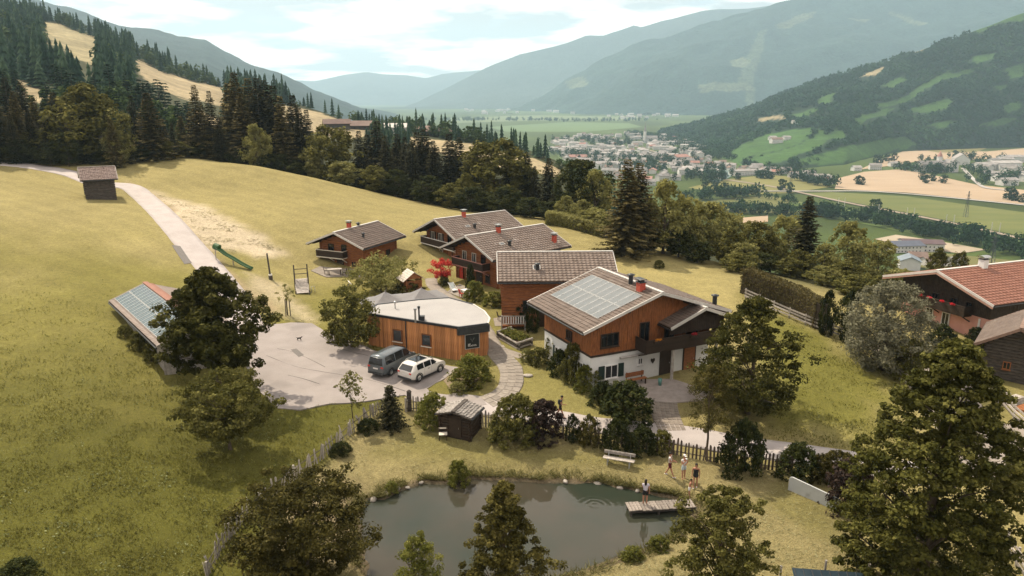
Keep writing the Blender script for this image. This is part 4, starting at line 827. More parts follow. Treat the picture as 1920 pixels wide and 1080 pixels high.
# ---- solar roofed shed on the slope
h = House('shed', 'low shed with rows of photovoltaic panels beside the big maple', (-26.025, 58.04, 2.257, 6.833, 17.387, 5.268, 6.575), 2.75, .5, .4, .5, 'shed')
h.roof(mat('brown_sheet_roof', (.21,.165,.14), (.28,.225,.195), 1.2, .7, .3, 20), .42, .5, .008, trim=M_grey_wood)
panels(h, .06, .86, .75, 17.0, 2, 18, M_pv, .03, -1, 1)
o = MB().bar((0, 0, h.hr + h.th + .14), (0, h.L, h.hr + h.th + .14), .5, .05).build('ridge_tiles', M_tile_red, h.r); MB().bar((.45, .3, h.hr + h.th - .06), (.45, h.L - .1, h.hr + h.th - .06), .75, .05, up=(.36,0,1)).build('tile_band', M_tile_red, h.r)
h.walls(M_grey_wood, -.6, vertical=True, name='board_wall', jit=.03)
for i in range(5): MB().b2(-h.wx - .12 + i*.19, -h.wx + .05 + i*.19, h.y0 - .30, h.y0 - .24, -.8, h.zr(h.wx) - .1 + i*.05).build('leaning_board', M_grey_wood, h.e)

# ---- hay barn by the road
h = House('hay_barn', 'small dark log hay barn with shingle roof beside the climbing lane', away((-54.003, 91.706, .562, 4.399, 4.108, 14.899, 16.311), 1.215), 9.55, .55, .55, .55, 'barn')
bz = min(gz(h.e.location.x + a, h.e.location.y + b) for a in (-1, 4) for b in (-1, 4)); print('barn ground', bz, h.he)
h.roof(M_shingle, .34, .25, .05, M_wood_old, M_grey_wood, .1, .09)
h.walls(M_wood_old, bz - 9.55 - .3, course=.34, d=.2, jit=.07)

# ---- pond hut
h = House('garden_hut', 'tiny dark hut with split shingle roof at the garden fence', (-4.234, 48.5, 1.211, 2.8, 2.3, 2.62, 2.98), 1.0, .25, .15, .2, 'hut')
h.roof(mat('silver_split_shingles', (.20,.18,.165), (.44,.41,.38), 6, .85, .5, 14), .24, .16, .06, M_wood_old, M_wood_old, .07, .05); h.walls(M_wood_dk, -.3, course=.22, d=.08)
h.door(.05, .8, 1.35, M_wood_dk)

# ---- farmhouse at the right edge
FARM = (44.552, 74.597, .365, 13.197, 15.5, 5.081, 7.145)
h = House('farmhouse', 'farmhouse with red tiled roof, pink ground floor and flowered balcony', FARM, .9, 1.6, .8, 1.3); hf = h
h.roof(M_tile_red, .44, .5, .01, trim=mat('white_verge', (.62,.58,.55), (.70,.66,.63), 2, .6)); h.walls(M_wood_dk, 2.35, vertical=True, name='board_wall'); h.plain(M_pink, -1.0, 2.35, grow=-.02)
for sd in (-1, 1): MB().bar((0, -.06, h.hr - .12), (sd * h.W / 2, -.06, h.he - .12), .06, .16).build('barge_board', mat('pinkish_board', (.36,.20,.15), (.44,.27,.21), 3, .7), h.r)
b = h.balcony(-4.0, 3.4, 2.35, 1.2, .9, M_wood_dk, M_wood_dk)
M_red = leaf_mat('red_geraniums', (.42,.01,.015), (.60,.03,.04), (.66,.12,.16), .2)
def blob(n, c, r, size, g, up=.2):
    """cloud of small leaf quads"""
    d = g.normal(size=(n, 3)); d /= np.linalg.norm(d, axis=1)[:, None]; P = np.array(c) + d * np.array(r) * (g.random((n, 1)) ** .4); nrm = d + g.normal(size=(n, 3)) * .6 + [0, 0, up]; nrm /= np.linalg.norm(nrm, axis=1)[:, None]
    t = np.cross(nrm, g.normal(size=(n, 3))); t /= np.linalg.norm(t, axis=1)[:, None]; b = np.cross(nrm, t); s = size * (.6 + .8 * g.random((n, 1)))
    V = np.stack([P - t * s, P - b * s * .6, P + t * s, P + b * s * .6], 1).reshape(-1, 3); return V
for i, xx in enumerate((-3.6, -1.7, -.6, .9, 2.1)):
    V = blob(160, (xx, h.y0 - 1.35, 3.32), (.34, .16, .14), .05, rng); fl = tag(link('flower_box', quads_mesh('flower_box', V, np.arange(len(V)).reshape(-1, 4), M_red, rnd=np.repeat(rng.random(160), 4)), b), 'red geraniums on the balcony rail', kind='stuff')
for x in (-1.4, .6): h.window(x, 1.15, .9, 1.35, m_frame=M_white)
MB().b2(4.2, 4.42, h.y0 - .04, h.y0 - .005, -.9, 2.2).build('white_corner', M_white, h.e)
for x in (-3, -1, 1.2, 3): h.window(x, 3.1, .8, 1.0)
h.chimney(.05, 6.3, 1, .7, .9, M_plaster, 'arch', M_metal)
# dark barn in front of it
h = House('barn', 'dark timber barn at the right edge below the farmhouse', (43.2, 59.1, .895, 6.3, 8.0, 3.7, 5.72), .6, .9, .6, .8, 'barn')
h.roof(M_tile_dk, .36, .4, .02, trim=mat('brown_verge', (.20,.13,.10), (.27,.18,.14), 3, .7)); h.walls(M_wood_old, -.6, course=.28, d=.2); h.window(-.6, 1.6, .6, .7, m_frame=M_wood); h.window(1.2, 2.0, .6, .7, m_frame=M_wood)
# ---------------------------------------------------------------- vegetation kit
def unit(a): return a / (np.linalg.norm(a, axis=-1, keepdims=True) + 1e-9)
def leaf_quads(P, nrm, size, g, asp=.62, fold=.25):
    """one bent leaf (two quads sharing a rib would be heavier; a diamond quad is enough at this size)"""
    n = len(P); nrm = unit(nrm); t = unit(np.cross(nrm, g.normal(size=(n, 3)))); b = np.cross(nrm, t); s = np.asarray(size).reshape(-1, 1) * (.45 + 1.1 * g.random((n, 1)) ** 1.4)
    return np.stack([P - t * s, P - b * s * asp + nrm * s * fold * .4, P + t * s - nrm * s * fold, P + b * s * asp + nrm * s * fold * .4], 1).reshape(-1, 3)
M_bark = mat('grey_brown_bark', (.060,.045,.032), (.125,.098,.072), 6, .95, .8, 14, (1,1,.3))
M_bark_pale = mat('pale_bark', (.20,.165,.125), (.32,.27,.21), 6, .95, .7, 14, (1,1,.3))
L_maple = leaf_mat('maple_leaves', (.026,.027,.006), (.074,.068,.016), (.20,.172,.050), .24)
L_olive = leaf_mat('olive_leaves', (.046,.044,.011), (.125,.110,.030), (.27,.23,.075), .3)
L_gold = leaf_mat('golden_leaves', (.105,.096,.028), (.25,.22,.075), (.41,.36,.15), .36)
L_grey = leaf_mat('grey_green_leaves', (.095,.085,.055), (.185,.165,.110), (.27,.24,.17), .3)
L_green = leaf_mat('fresh_green_leaves', (.070,.074,.014), (.165,.155,.036), (.30,.265,.075), .36)
L_dark = leaf_mat('dark_green_leaves', (.014,.018,.006), (.040,.044,.013), (.095,.090,.028), .2)
L_brown = leaf_mat('rusty_brown_leaves', (.032,.028,.008), (.086,.070,.019), (.20,.158,.050), .26)
L_purple = leaf_mat('purple_leaves', (.018,.012,.011), (.044,.028,.024), (.100,.066,.052), .22)
L_redm = leaf_mat('red_maple_leaves', (.46,.035,.03), (.62,.09,.07), (.72,.20,.16), .4)
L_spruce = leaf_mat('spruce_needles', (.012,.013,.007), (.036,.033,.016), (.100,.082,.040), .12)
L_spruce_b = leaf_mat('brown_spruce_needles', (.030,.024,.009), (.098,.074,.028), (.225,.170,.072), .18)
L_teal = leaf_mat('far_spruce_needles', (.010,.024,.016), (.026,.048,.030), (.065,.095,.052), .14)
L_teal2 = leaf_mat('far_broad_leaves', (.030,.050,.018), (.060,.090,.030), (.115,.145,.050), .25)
L_hedge = leaf_mat('brown_hedge_leaves', (.045,.034,.014), (.105,.080,.032), (.18,.14,.06), .2)
def crown_mesh(name, m, g, H, Wd, z0, nclu, nleaf, size, shape='round', clump=.16, flat=.75, asp=.62, ragged=.25, up=.5, fill=.35, hollow=.45):
    """crown: leaf clumps spread through the crown's volume; the outline comes from the clumps"""
    k = nclu; zf = g.random(k)
    if shape == 'round': prof = np.sin(np.pi * (zf * .86 + .10)) ** .6
    elif shape == 'wide': prof = np.sin(np.pi * (zf * .80 + .06)) ** .5
    elif shape == 'cone': prof = (1 - zf) ** .75 * .97 + .04
    elif shape == 'egg': prof = np.sin(np.pi * (zf ** .8 * .92 + .07)) ** .7 * (1.1 - .25 * zf)
    elif shape == 'tear': prof = np.minimum(1, (1 - zf) * 1.5) ** .8 * np.minimum(1, .55 + zf * 2.2)
    elif shape == 'dome': prof = np.sqrt(np.clip(1 - (zf * .98) ** 2.2, 0, 1))
    elif shape == 'bell': prof = np.minimum(1, (1 - zf) * 2.0 + .08) ** .72
    elif shape == 'col': prof = np.minimum(1, (1 - zf) * 3.2) ** .6 * np.minimum(1, .75 + zf)
    ph = g.random(k) * 2 * np.pi; rr_ = np.sqrt(hollow + (1 - hollow) * g.random(k)); inner = g.random(k) < fill; rr_ = np.where(inner, rr_ * g.random(k), rr_)
    lob = 1 + ragged * (np.sin(ph * 3 + zf * 7 + g.random() * 6) * .5 + g.normal(size=k) * .35)
    r = prof * Wd / 2 * rr_ * lob; C = np.stack([r * np.cos(ph), r * np.sin(ph), z0 + zf * (H - z0)], 1)
    cr_ = clump * Wd * (.6 + .8 * g.random(k)) * (.55 + .45 * prof)
    own = g.integers(0, k, nleaf); d = unit(g.normal(size=(nleaf, 3))); rad = g.random((nleaf, 1)) ** .45
    P = C[own] + d * rad * cr_[own][:, None] * np.array([1, 1, flat])
    P[:, 2] = np.maximum(P[:, 2], z0 * .55)
    nrm = d * .7 + np.array([0, 0, up]) + g.normal(size=(nleaf, 3)) * .45
    V = leaf_quads(P, nrm, np.full(nleaf, size), g, asp)
    tone = np.clip(g.random(k)[own] * .55 + g.random(nleaf) * .45, 0, 1)
    me = quads_mesh(name, V, np.arange(len(V)).reshape(-1, 4), m, rnd=np.repeat(tone, 4))
    return me, C
def trunk_mesh(name, m, g, H, r0, C, zfork, nb=26, lean=.04):
    mb = MB(); top = Vector((g.normal() * lean * H, g.normal() * lean * H, H * .86)); n = 7
    ax = [Vector((top.x * (i/n)**1.4, top.y * (i/n)**1.4, top.z * i / n)) + Vector((g.normal(), g.normal(), 0)) * r0 * .25 * (0 < i) for i in range(n + 1)]
    ax[0].z = -.4; mb.tube(ax, [r0 * (1.35 if i == 0 else (1 - i / n) ** .8 + .06) for i in range(n + 1)], 8)
    idx = g.choice(len(C), min(nb, len(C)), replace=False)
    for i in idx:
        c = Vector(C[i]); zs = min(max(zfork, c.z - .55 * math.hypot(c.x, c.y) - .1 * H), H * .8); f = zs / top.z; k = min(int(f * n), n - 1); s = ax[k].lerp(ax[k+1], f * n - k)
        mid = s.lerp(c, .5) + Vector((0, 0, .08 * (c - s).length)) + Vector(g.normal(size=3)) * .04 * (c - s).length
        rb = r0 * .34 * (1 - .6 * zs / H); mb.tube([s, mid, c], [rb, rb * .6, rb * .15], 5, cap=False)
    return mb.mesh(name, m)
def spruce_mesh(name, m, g, H, Rm, z0=.06, dz=.42, nb=8, tw=.30, droop=.42, dens=1.0, taper=.85, ragged=.18):
    """spruce: whorls of drooping boughs, each bough a row of needle sprays"""
    Vs, rn = [], []; z = z0 * H
    while z < H * .985:
        f = (z - z0 * H) / (H * (1 - z0)); L = Rm * ((1 - f) ** taper) * (.85 + .25 * g.random()) + .10; nbr = max(4, int(nb * (.55 + .45 * (1 - f)) + g.integers(0, 2))); a0 = g.random() * 6.28; tone0 = g.random()
        for k in range(nbr):
            a = a0 + 6.283 * k / nbr + g.normal() * .12; l = L * (1 + g.normal() * ragged); dr = droop * (1 - .75 * f) + g.normal() * .06; ns = max(2, int(l / (tw * .75) * dens))
            s = (np.arange(ns) + .35 + g.random(ns) * .4) / ns; s = np.concatenate([s, s, s]); side = np.repeat([-1, 0, 1], ns)
            rad = s * l; zz_ = z - dr * rad * (1.1 - .55 * s) + .12 * l * np.maximum(0, s - .6)
            ux, uy = math.cos(a), math.sin(a); ln = tw * (1.25 - .55 * s) * (.75 + .5 * g.random(3 * ns)) * (1.0 if l > .6 else .7)
            P = np.stack([ux * rad, uy * rad, zz_], 1); dvx = ux * .75 - uy * side * .85; dvy = uy * .75 + ux * side * .85; D = np.stack([dvx, dvy, -dr * .75 - .15 + g.normal(size=3*ns) * .14], 1); D = unit(D)
            nr = unit(np.stack([-ux * .2 + g.normal(size=3*ns) * .3, -uy * .2 + g.normal(size=3*ns) * .3, np.ones(3*ns)], 1)); S = unit(np.cross(D, nr)); w = (tw * .30 * (.7 + .6 * g.random(3*ns)))[:, None]; E_ = P + D * ln[:, None]
            M_ = P + D * (ln * .55)[:, None]
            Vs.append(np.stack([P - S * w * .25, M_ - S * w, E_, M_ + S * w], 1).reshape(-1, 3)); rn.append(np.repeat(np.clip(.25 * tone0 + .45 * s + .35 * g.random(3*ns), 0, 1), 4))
        z += dz * (1.15 - .55 * f) * (.85 + .3 * g.random())
    V = np.concatenate(Vs); return quads_mesh(name, V, np.arange(len(V)).reshape(-1, 4), m, rnd=np.concatenate(rn))
def pole_mesh(name, m, H, r0, g):
    return MB().tube([(0, 0, -.5), (0, 0, H * .3), (g.normal() * .08, g.normal() * .08, H * .97)], [r0, r0 * .75, .02], 7).mesh(name, m)
def place_tree(name, label, cat, p, crown, trunk, sc=(1, 1, 1), rz=0.0, group=None):
    e = empty(name, p, rz, label, cat, group); e.scale = sc
    link('trunk', trunk, e); link('crown', crown, e); return e
G5 = np.random.default_rng(11)
SPR = []       # spruces 16 m tall, 5.4 m wide
for i in range(6):
    mm = (L_spruce, L_spruce_b, L_spruce, L_spruce_b, L_spruce, L_spruce_b)[i]
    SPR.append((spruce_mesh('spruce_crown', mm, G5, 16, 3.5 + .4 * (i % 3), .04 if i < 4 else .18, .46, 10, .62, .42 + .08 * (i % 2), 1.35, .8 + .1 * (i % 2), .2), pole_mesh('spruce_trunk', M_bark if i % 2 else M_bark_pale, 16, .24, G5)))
DEC = {}       # broadleaf trees 10 m tall, 8 m wide
for key, lm, shp, n in (('olive', L_olive, 'egg', 9000), ('gold', L_gold, 'egg', 9000), ('dark', L_dark, 'round', 8000), ('olive2', L_olive, 'round', 9000), ('grey', L_grey, 'wide', 9000), ('gold2', L_gold, 'round', 8000), ('green', L_green, 'round', 9000)):
    c, C = crown_mesh('broadleaf_crown', lm, G5, 10, 7.6, 1.2, 130, n, .20, shp, .12, .8, ragged=.3); DEC[key] = (c, trunk_mesh('broadleaf_trunk', M_bark, G5, 10, .22, C, 2.2, 24))
BUSH = {}      # bushes 2 m tall, 2.4 m wide
for key, lm, shp, n, sz in (('green', L_green, 'dome', 6000, .07), ('dark', L_dark, 'dome', 6000, .07), ('olive', L_olive, 'dome', 6000, .07), ('gold', L_gold, 'dome', 6000, .07), ('purple', L_purple, 'dome', 6000, .07), ('brown', L_brown, 'dome', 6000, .07), ('col', L_dark, 'col', 5000, .07), ('cone', L_dark, 'cone', 5000, .07), ('redm', L_redm, 'wide', 2600, .07)):
    c, C = crown_mesh('bush_crown', lm, G5, 2.0, 2.5, .04, 130, n, sz, shp, .10, .85, ragged=.16, fill=.3); BUSH[key] = (c, trunk_mesh('bush_stem', M_bark, G5, 1.8, .05, C, .15, 12))
def top_h(px, ytop, y):
    """height above ground of a photo row at forward distance y, and the foot point"""
    p = at_R(px, ytop, y); g_ = gz(p[0], p[1]); return Vector((p[0], p[1], g_)), p[2] - g_
ORD = ['first','second','third','fourth','fifth','sixth','seventh','eighth','ninth','tenth','eleventh','twelfth','thirteenth','fourteenth','fifteenth','sixteenth','seventeenth','eighteenth','nineteenth','twentieth']
def ordw(n):
    if n < 20: return ORD[n]
    tens = ['twenty','thirty','forty','fifty','sixty','seventy','eighty','ninety'][(n + 1) // 10 - 2]; u = (n + 1) % 10
    return {'twenty':'twentieth','thirty':'thirtieth','forty':'fortieth','fifty':'fiftieth','sixty':'sixtieth','seventy':'seventieth','eighty':'eightieth','ninety':'ninetieth'}[tens] if u == 0 else tens + '-' + ORD[u - 1]
# ---- forest edge behind the meadow: (column, top row, distance, width factor, spruce variant)
EDGE = [(-60,150,140,1,0),(-25,160,132,1,2),(7,143,142,1.0,0),(22,168,136,.9,3),(37,152,150,1,2),(60,178,138,.9,1),(78,190,146,1,0),(97,170,140,1.1,3),(112,182,152,.9,0),(135,205,140,.9,1),(180,177,150,.9,0),(196,205,143,.9,2),(243,177,150,.8,0),(273,170,143,1.25,1),(258,215,155,1,2),(300,215,152,.8,0),(362,155,151,.85,1),(390,168,154,.8,0),(376,190,160,.8,2),
    (425,150,158,.9,1),(437,132,156,.95,3),(450,160,152,.9,1),(463,140,158,.9,1),(480,143,156,.85,0),(493,147,160,.9,2),(510,157,155,.9,0),(524,175,152,.85,1),(547,175,158,.75,0),(560,200,154,.8,2),(573,203,157,.7,0),(672,243,152,.9,0),(688,250,158,.9,2),(706,224,155,1.0,0),(722,252,150,.85,4),(745,249,157,.85,2),(758,255,152,.85,0),(770,262,148,.8,2),(781,245,154,.95,0),(794,239,157,1.0,4),(812,262,150,.8,2),
    (841,248,151,1.05,0),(860,255,154,.85,2),(875,282,146,.85,0),(891,263,149,.9,2),(903,275,152,.8,0),(952,300,140,.85,0),(987,284,142,.95,2),(1003,310,136,.8,0),(1029,295,136,1.0,4),(1046,325,132,.75,2),(205,215,134,.8,1),(320,228,146,.7,2),(150,215,136,1,0),(50,205,133,.9,2),(15,210,131,.9,0),(85,215,134,.9,2),(228,225,138,.8,0),(408,215,150,.8,2)]
_e = sorted((a, b, c) for a, b, c, _, _ in EDGE)
for q in range(40):
    px = -45 + q * 27.0 + random.uniform(-7, 7)
    if 585 < px < 660: continue
    EDGE.append((round(px), np.interp(px, [a for a, _, _ in _e], [b for _, b, _ in _e]) + random.uniform(14, 48), np.interp(px, [a for a, _, _ in _e], [c for _, _, c in _e]) + random.uniform(6, 16), random.uniform(.85, 1.15), random.choice((0, 0, 2, 4) if px > 590 else (0, 1, 2, 3))))
EDGE.sort()
for i, (px, yt, y, wf, v) in enumerate(EDGE):
    p, hh = top_h(px, yt, y); hh = max(hh, 6); c, t = SPR[v]; s = hh / 16
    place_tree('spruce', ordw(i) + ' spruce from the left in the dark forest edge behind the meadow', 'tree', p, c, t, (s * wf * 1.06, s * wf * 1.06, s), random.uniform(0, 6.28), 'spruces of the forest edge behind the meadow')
BROAD = [(153,160,138,1.25,'olive'),(215,240,136,1.0,'gold2'),(337,274,148,1.2,'olive'),(477,232,147,.8,'gold'),(617,240,150,1.15,'olive2'),(586,290,146,1.0,'gold2'),(640,303,143,1.5,'gold2'),(700,312,141,1.3,'olive2'),(932,266,141,1.35,'olive2'),(872,326,135,1.0,'olive'),(740,318,141,1.2,'dark'),(885,352,130,1.5,'dark'),(800,330,137,1.4,'dark'),(845,345,133,1.3,'olive2'),(950,352,127,1.5,'dark'),(995,372,122,1.3,'dark'),
    (1094,302,128,1.2,'dark'),(1117,317,124,.9,'gold'),(1075,330,126,1.0,'dark'),(1062,367,118,1.0,'gold'),(1094,374,114,1.0,'gold'),(1116,392,111,1.2,'gold2'),(1138,404,108,1.1,'gold2'),(1035,385,120,1.1,'dark'),(60,240,134,1.0,'olive2'),(305,262,144,1.0,'olive2'),(365,280,150,1.2,'dark'),(120,250,132,1.0,'dark'),(530,290,149,1.2,'dark'),(560,305,146,1.2,'dark'),(450,280,150,1.3,'dark'),(500,288,148,1.2,'dark'),(205,275,136,1.2,'dark'),(265,280,142,1.2,'dark'),(180,262,138,1.2,'dark'),(30,262,131,1.2,'dark'),(90,268,131,1.2,'dark')]
BROAD.sort()
KN = {'olive': 'olive green', 'gold': 'golden olive', 'gold2': 'rounded golden', 'olive2': 'bushy olive', 'dark': 'dark green', 'grey': 'grey green', 'green': 'fresh green'}
cnt = {}
for i, (px, yt, y, wf, k) in enumerate(BROAD):
    p, hh = top_h(px, yt, y); hh = max(hh, 3); c, t = DEC[k]; s = hh / 10; cnt[k] = cnt.get(k, 0) + 1; sw = max(s, .55) * wf
    place_tree('broadleaf_tree', f'{ordw(cnt[k]-1)} {KN[k]} broadleaf tree from the left along the forest edge', 'tree', p, c, t, (sw, sw, s), random.uniform(0, 6.28), 'broadleaf trees of the forest edge')
# ---- trees at the meadow's right edge
for lab, px, yt, y, wf, v in (('taller of the two slim spruces behind the grey roofed chalets', 1178, 293, 98, 1.25, 1), ('shorter spruce leaning on the taller one behind the chalets', 1200, 303, 100, 1.2, 5), ('dark pointed spruce among golden trees above the clipped hedge', 1520, 366, 102, 1.25, 0), ('slim spruce half hidden behind the twin spruces', 1188, 335, 104, 1.1, 4)):
    p, hh = top_h(px, yt, y); c, t = SPR[v]; s = hh / 16; place_tree('spruce', lab, 'tree', p, c, t, (s * wf, s * wf, s), random.uniform(0, 6.28))
RIGHT = [('olive tree filling the gap behind the hedge middle', 1482, 500, 95, 1.15, 'olive2'), ('golden olive tree above the hedge bend', 1545, 505, 91, 1.1, 'gold'), ('bushy olive tree left of the grey green one', 1603, 520, 86, 1.1, 'olive'), ('golden tree between grey green tree and farmhouse eave', 1690, 505, 92, 1.0, 'gold2'), ('olive tree behind the grey green tree', 1665, 515, 84, 1.0, 'olive2'), ('golden tree left of the pale golden one', 1450, 440, 104, 1.05, 'gold'), ('bushy golden tree behind the meadow corner', 1395, 455, 96, 1.15, 'gold2'), ('low olive tree at the hedge start', 1385, 500, 92, 1.1, 'olive'), ('golden tree right of the wide golden olive one', 1375, 400, 108, 1.0, 'gold2'), ('olive tree beside the tall golden one', 1262, 390, 104, 1.0, 'olive2'), ('tall pale stemmed golden tree beside the twin spruces', 1250, 336, 101, .85, 'gold'), ('golden tree right of the tall pale stemmed one', 1296, 372, 103, .9, 'gold2'), ('wide golden olive tree left of the valley view', 1335, 378, 105, 1.1, 'gold'), ('olive tree standing just beyond the meadow edge', 1372, 430, 98, 1.0, 'olive'), ('low dark tree at the meadow edge below the golden trees', 1310, 455, 97, 1.1, 'dark'),
    ('olive tree left of the dark pointed spruce', 1423, 418, 103, 1.1, 'olive2'), ('pale golden tree touching the pointed spruce on its left', 1480, 405, 107, .9, 'gold2'), ('dark low tree behind the start of the clipped hedge', 1430, 478, 97, 1.2, 'dark'), ('sparse pale golden tree right of the pointed spruce', 1597, 415, 108, .95, 'gold'), ('golden tree in front of the white valley houses', 1655, 452, 102, 1.0, 'gold2'), ('large olive mass of foliage behind the clipped hedge', 1590, 492, 92, 1.35, 'olive'),
    ('olive tree above the left end of the red tiled roof', 1763, 466, 104, .8, 'olive'), ('thin olive tree behind the red roof ridge', 1803, 474, 108, .6, 'olive2'), ('golden crown over the hedge beside the spruce', 1550, 458, 98, 1.0, 'gold'), ('olive crown hiding the hedge bend', 1500, 470, 98, 1.0, 'olive2'), ('dark tree at the foot of the twin spruces', 1215, 430, 101, 1.0, 'dark'), ('dark tree under the tall pale stemmed one', 1275, 425, 100, 1.0, 'dark')]
for lab, px, yt, y, wf, k in RIGHT:
    p, hh = top_h(px, yt, y); hh = max(hh, 2.5); c, t = DEC[k]; s = hh / 10; sw = max(s, .5) * wf; place_tree('broadleaf_tree', lab, 'tree', p, c, t, (sw, sw, s), random.uniform(0, 6.28))
# ---- garden trees, each with its own crown
def own_tree(name, label, px, pbase, ytop, wpx, lm, shape, nclu, nleaf, size, z0f=.22, y=None, clump=.13, asp=.62, ragged=.3, flat=.75, up=.5, bark=None, r0=None, nb=40, fill=.35, cat='tree', lean=.03):
    if y is None: p = G(px, pbase)
    else: q = at_R(px, ytop, y); p = Vector((q[0], q[1], gz(q[0], q[1])))
    D_ = CAM_Z - p.z; top = at_R(px, ytop, p.y); H = top[2] - p.z; zc = p.y * CP + (CAM_Z - p.z - H * .5) * SP; Wd = wpx * zc / F_PX
    c, C = crown_mesh(name + '_crown', lm, G5, H, Wd, H * z0f, nclu, nleaf, size, shape, clump, flat, asp, ragged, up, fill)
    t = trunk_mesh(name + '_trunk', bark or M_bark, G5, H, r0 or max(.06, H * .022), C, H * z0f * .9, nb, lean)
    print(label[:40], 'H %.1f W %.1f at %.1f %.1f' % (H, Wd, p.x, p.y))
    return place_tree(name, label, cat, p, c, t)
own_tree('maple_tree', 'big dark maple overhanging the solar shed and yard', 412, 735, 505, 182, L_maple, 'egg', 420, 46000, .13, .24, clump=.068, ragged=.5)
own_tree('apple_tree', 'spreading apple tree in the pasture below the shed', 432, 843, 705, 165, L_olive, 'wide', 260, 18000, .095, .25, clump=.075, ragged=.42)
own_tree('linden_tree', 'huge dense linden filling the lower right corner', 1800, 0, 645, 296, L_maple, 'bell', 1000, 112000, .095, .0, y=32.5, clump=.052, ragged=.18, flat=.6, up=.7)
own_tree('shrub_tree', 'rust tinged arching shrub at the pond left end', 562, 0, 905, 235, L_brown, 'wide', 380, 44000, .075, .04, y=33.0, clump=.078, ragged=.42, flat=.6)
own_tree('pine_tree', 'dark pointed tree in front of the pond middle', 945, 0, 905, 218, L_brown, 'cone', 380, 42000, .066, .04, y=30.0, clump=.065, ragged=.42, flat=.6)
own_tree('willow_bush', 'pale upright willow bush at the near pond edge', 782, 0, 1000, 105, L_green, 'egg', 90, 8000, .075, .08, y=30.5, clump=.11, ragged=.3, asp=.35, cat='bush')
own_tree('shrub_tree', 'dark bushy tree below the jetty', 1362, 0, 922, 165, L_olive, 'round', 320, 36000, .068, .05, y=30.5, clump=.075, ragged=.5, flat=.6)
own_tree('larch_tree', 'drooping conifer right of the main house balcony', 1402, 775, 560, 190, L_maple, 'egg', 300, 30000, .105, .08, clump=.085, ragged=.45, flat=.5, up=.4)
own_tree('pine_tree', 'spiky thin trunked pine beside the paved drive', 1325, 862, 688, 105, L_brown, 'egg', 100, 9000, .085, .38, clump=.12, ragged=.4, asp=.25, r0=.09)
own_tree('garden_tree', 'round leafy tree at the left end of the pavilion', 660, 652, 540, 100, L_olive, 'round', 110, 9000, .12, .10, clump=.12, ragged=.25)
own_tree('apple_tree', 'pale apple tree in front of the small chalet', 715, 548, 487, 120, L_gold, 'wide', 120, 8000, .13, .25, clump=.11, ragged=.3)
own_tree('sapling', 'slender pale leaved sapling by the yard edge', 662, 792, 697, 62, L_gold, 'egg', 40, 700, .10, .38, clump=.13, r0=.045, nb=22, fill=.5)
own_tree('sapling', 'staked young tree on the slope below the green slide', 540, 592, 533, 32, L_gold, 'egg', 22, 260, .10, .5, clump=.13, r0=.04, nb=14)
own_tree('red_maple', 'small bright red maple beside the chalet path', 828, 531, 489, 42, L_redm, 'wide', 40, 2600, .11, .30, clump=.16, r0=.06, nb=14)
own_tree('bush', 'big dense rounded green bush behind the pond beside the hut', 966, 824, 742, 100, L_olive, 'dome', 300, 17000, .075, .02, clump=.075, ragged=.08, nb=20, cat='bush')
own_tree('bush', 'purple flowering side of the big rounded bush behind the pond', 1020, 824, 752, 76, L_purple, 'dome', 220, 12000, .07, .02, clump=.08, ragged=.1, nb=16, cat='bush')
own_tree('garden_tree', 'wide grey green tree in front of the farmhouse gable', 1655, 694, 534, 160, L_grey, 'round', 320, 26000, .10, .04, clump=.085, ragged=.22)
own_tree('garden_tree', 'olive bush tree between rail fence and farmhouse yard', 1700, 712, 640, 80, L_olive, 'round', 160, 9000, .085, .05, clump=.11, ragged=.25)
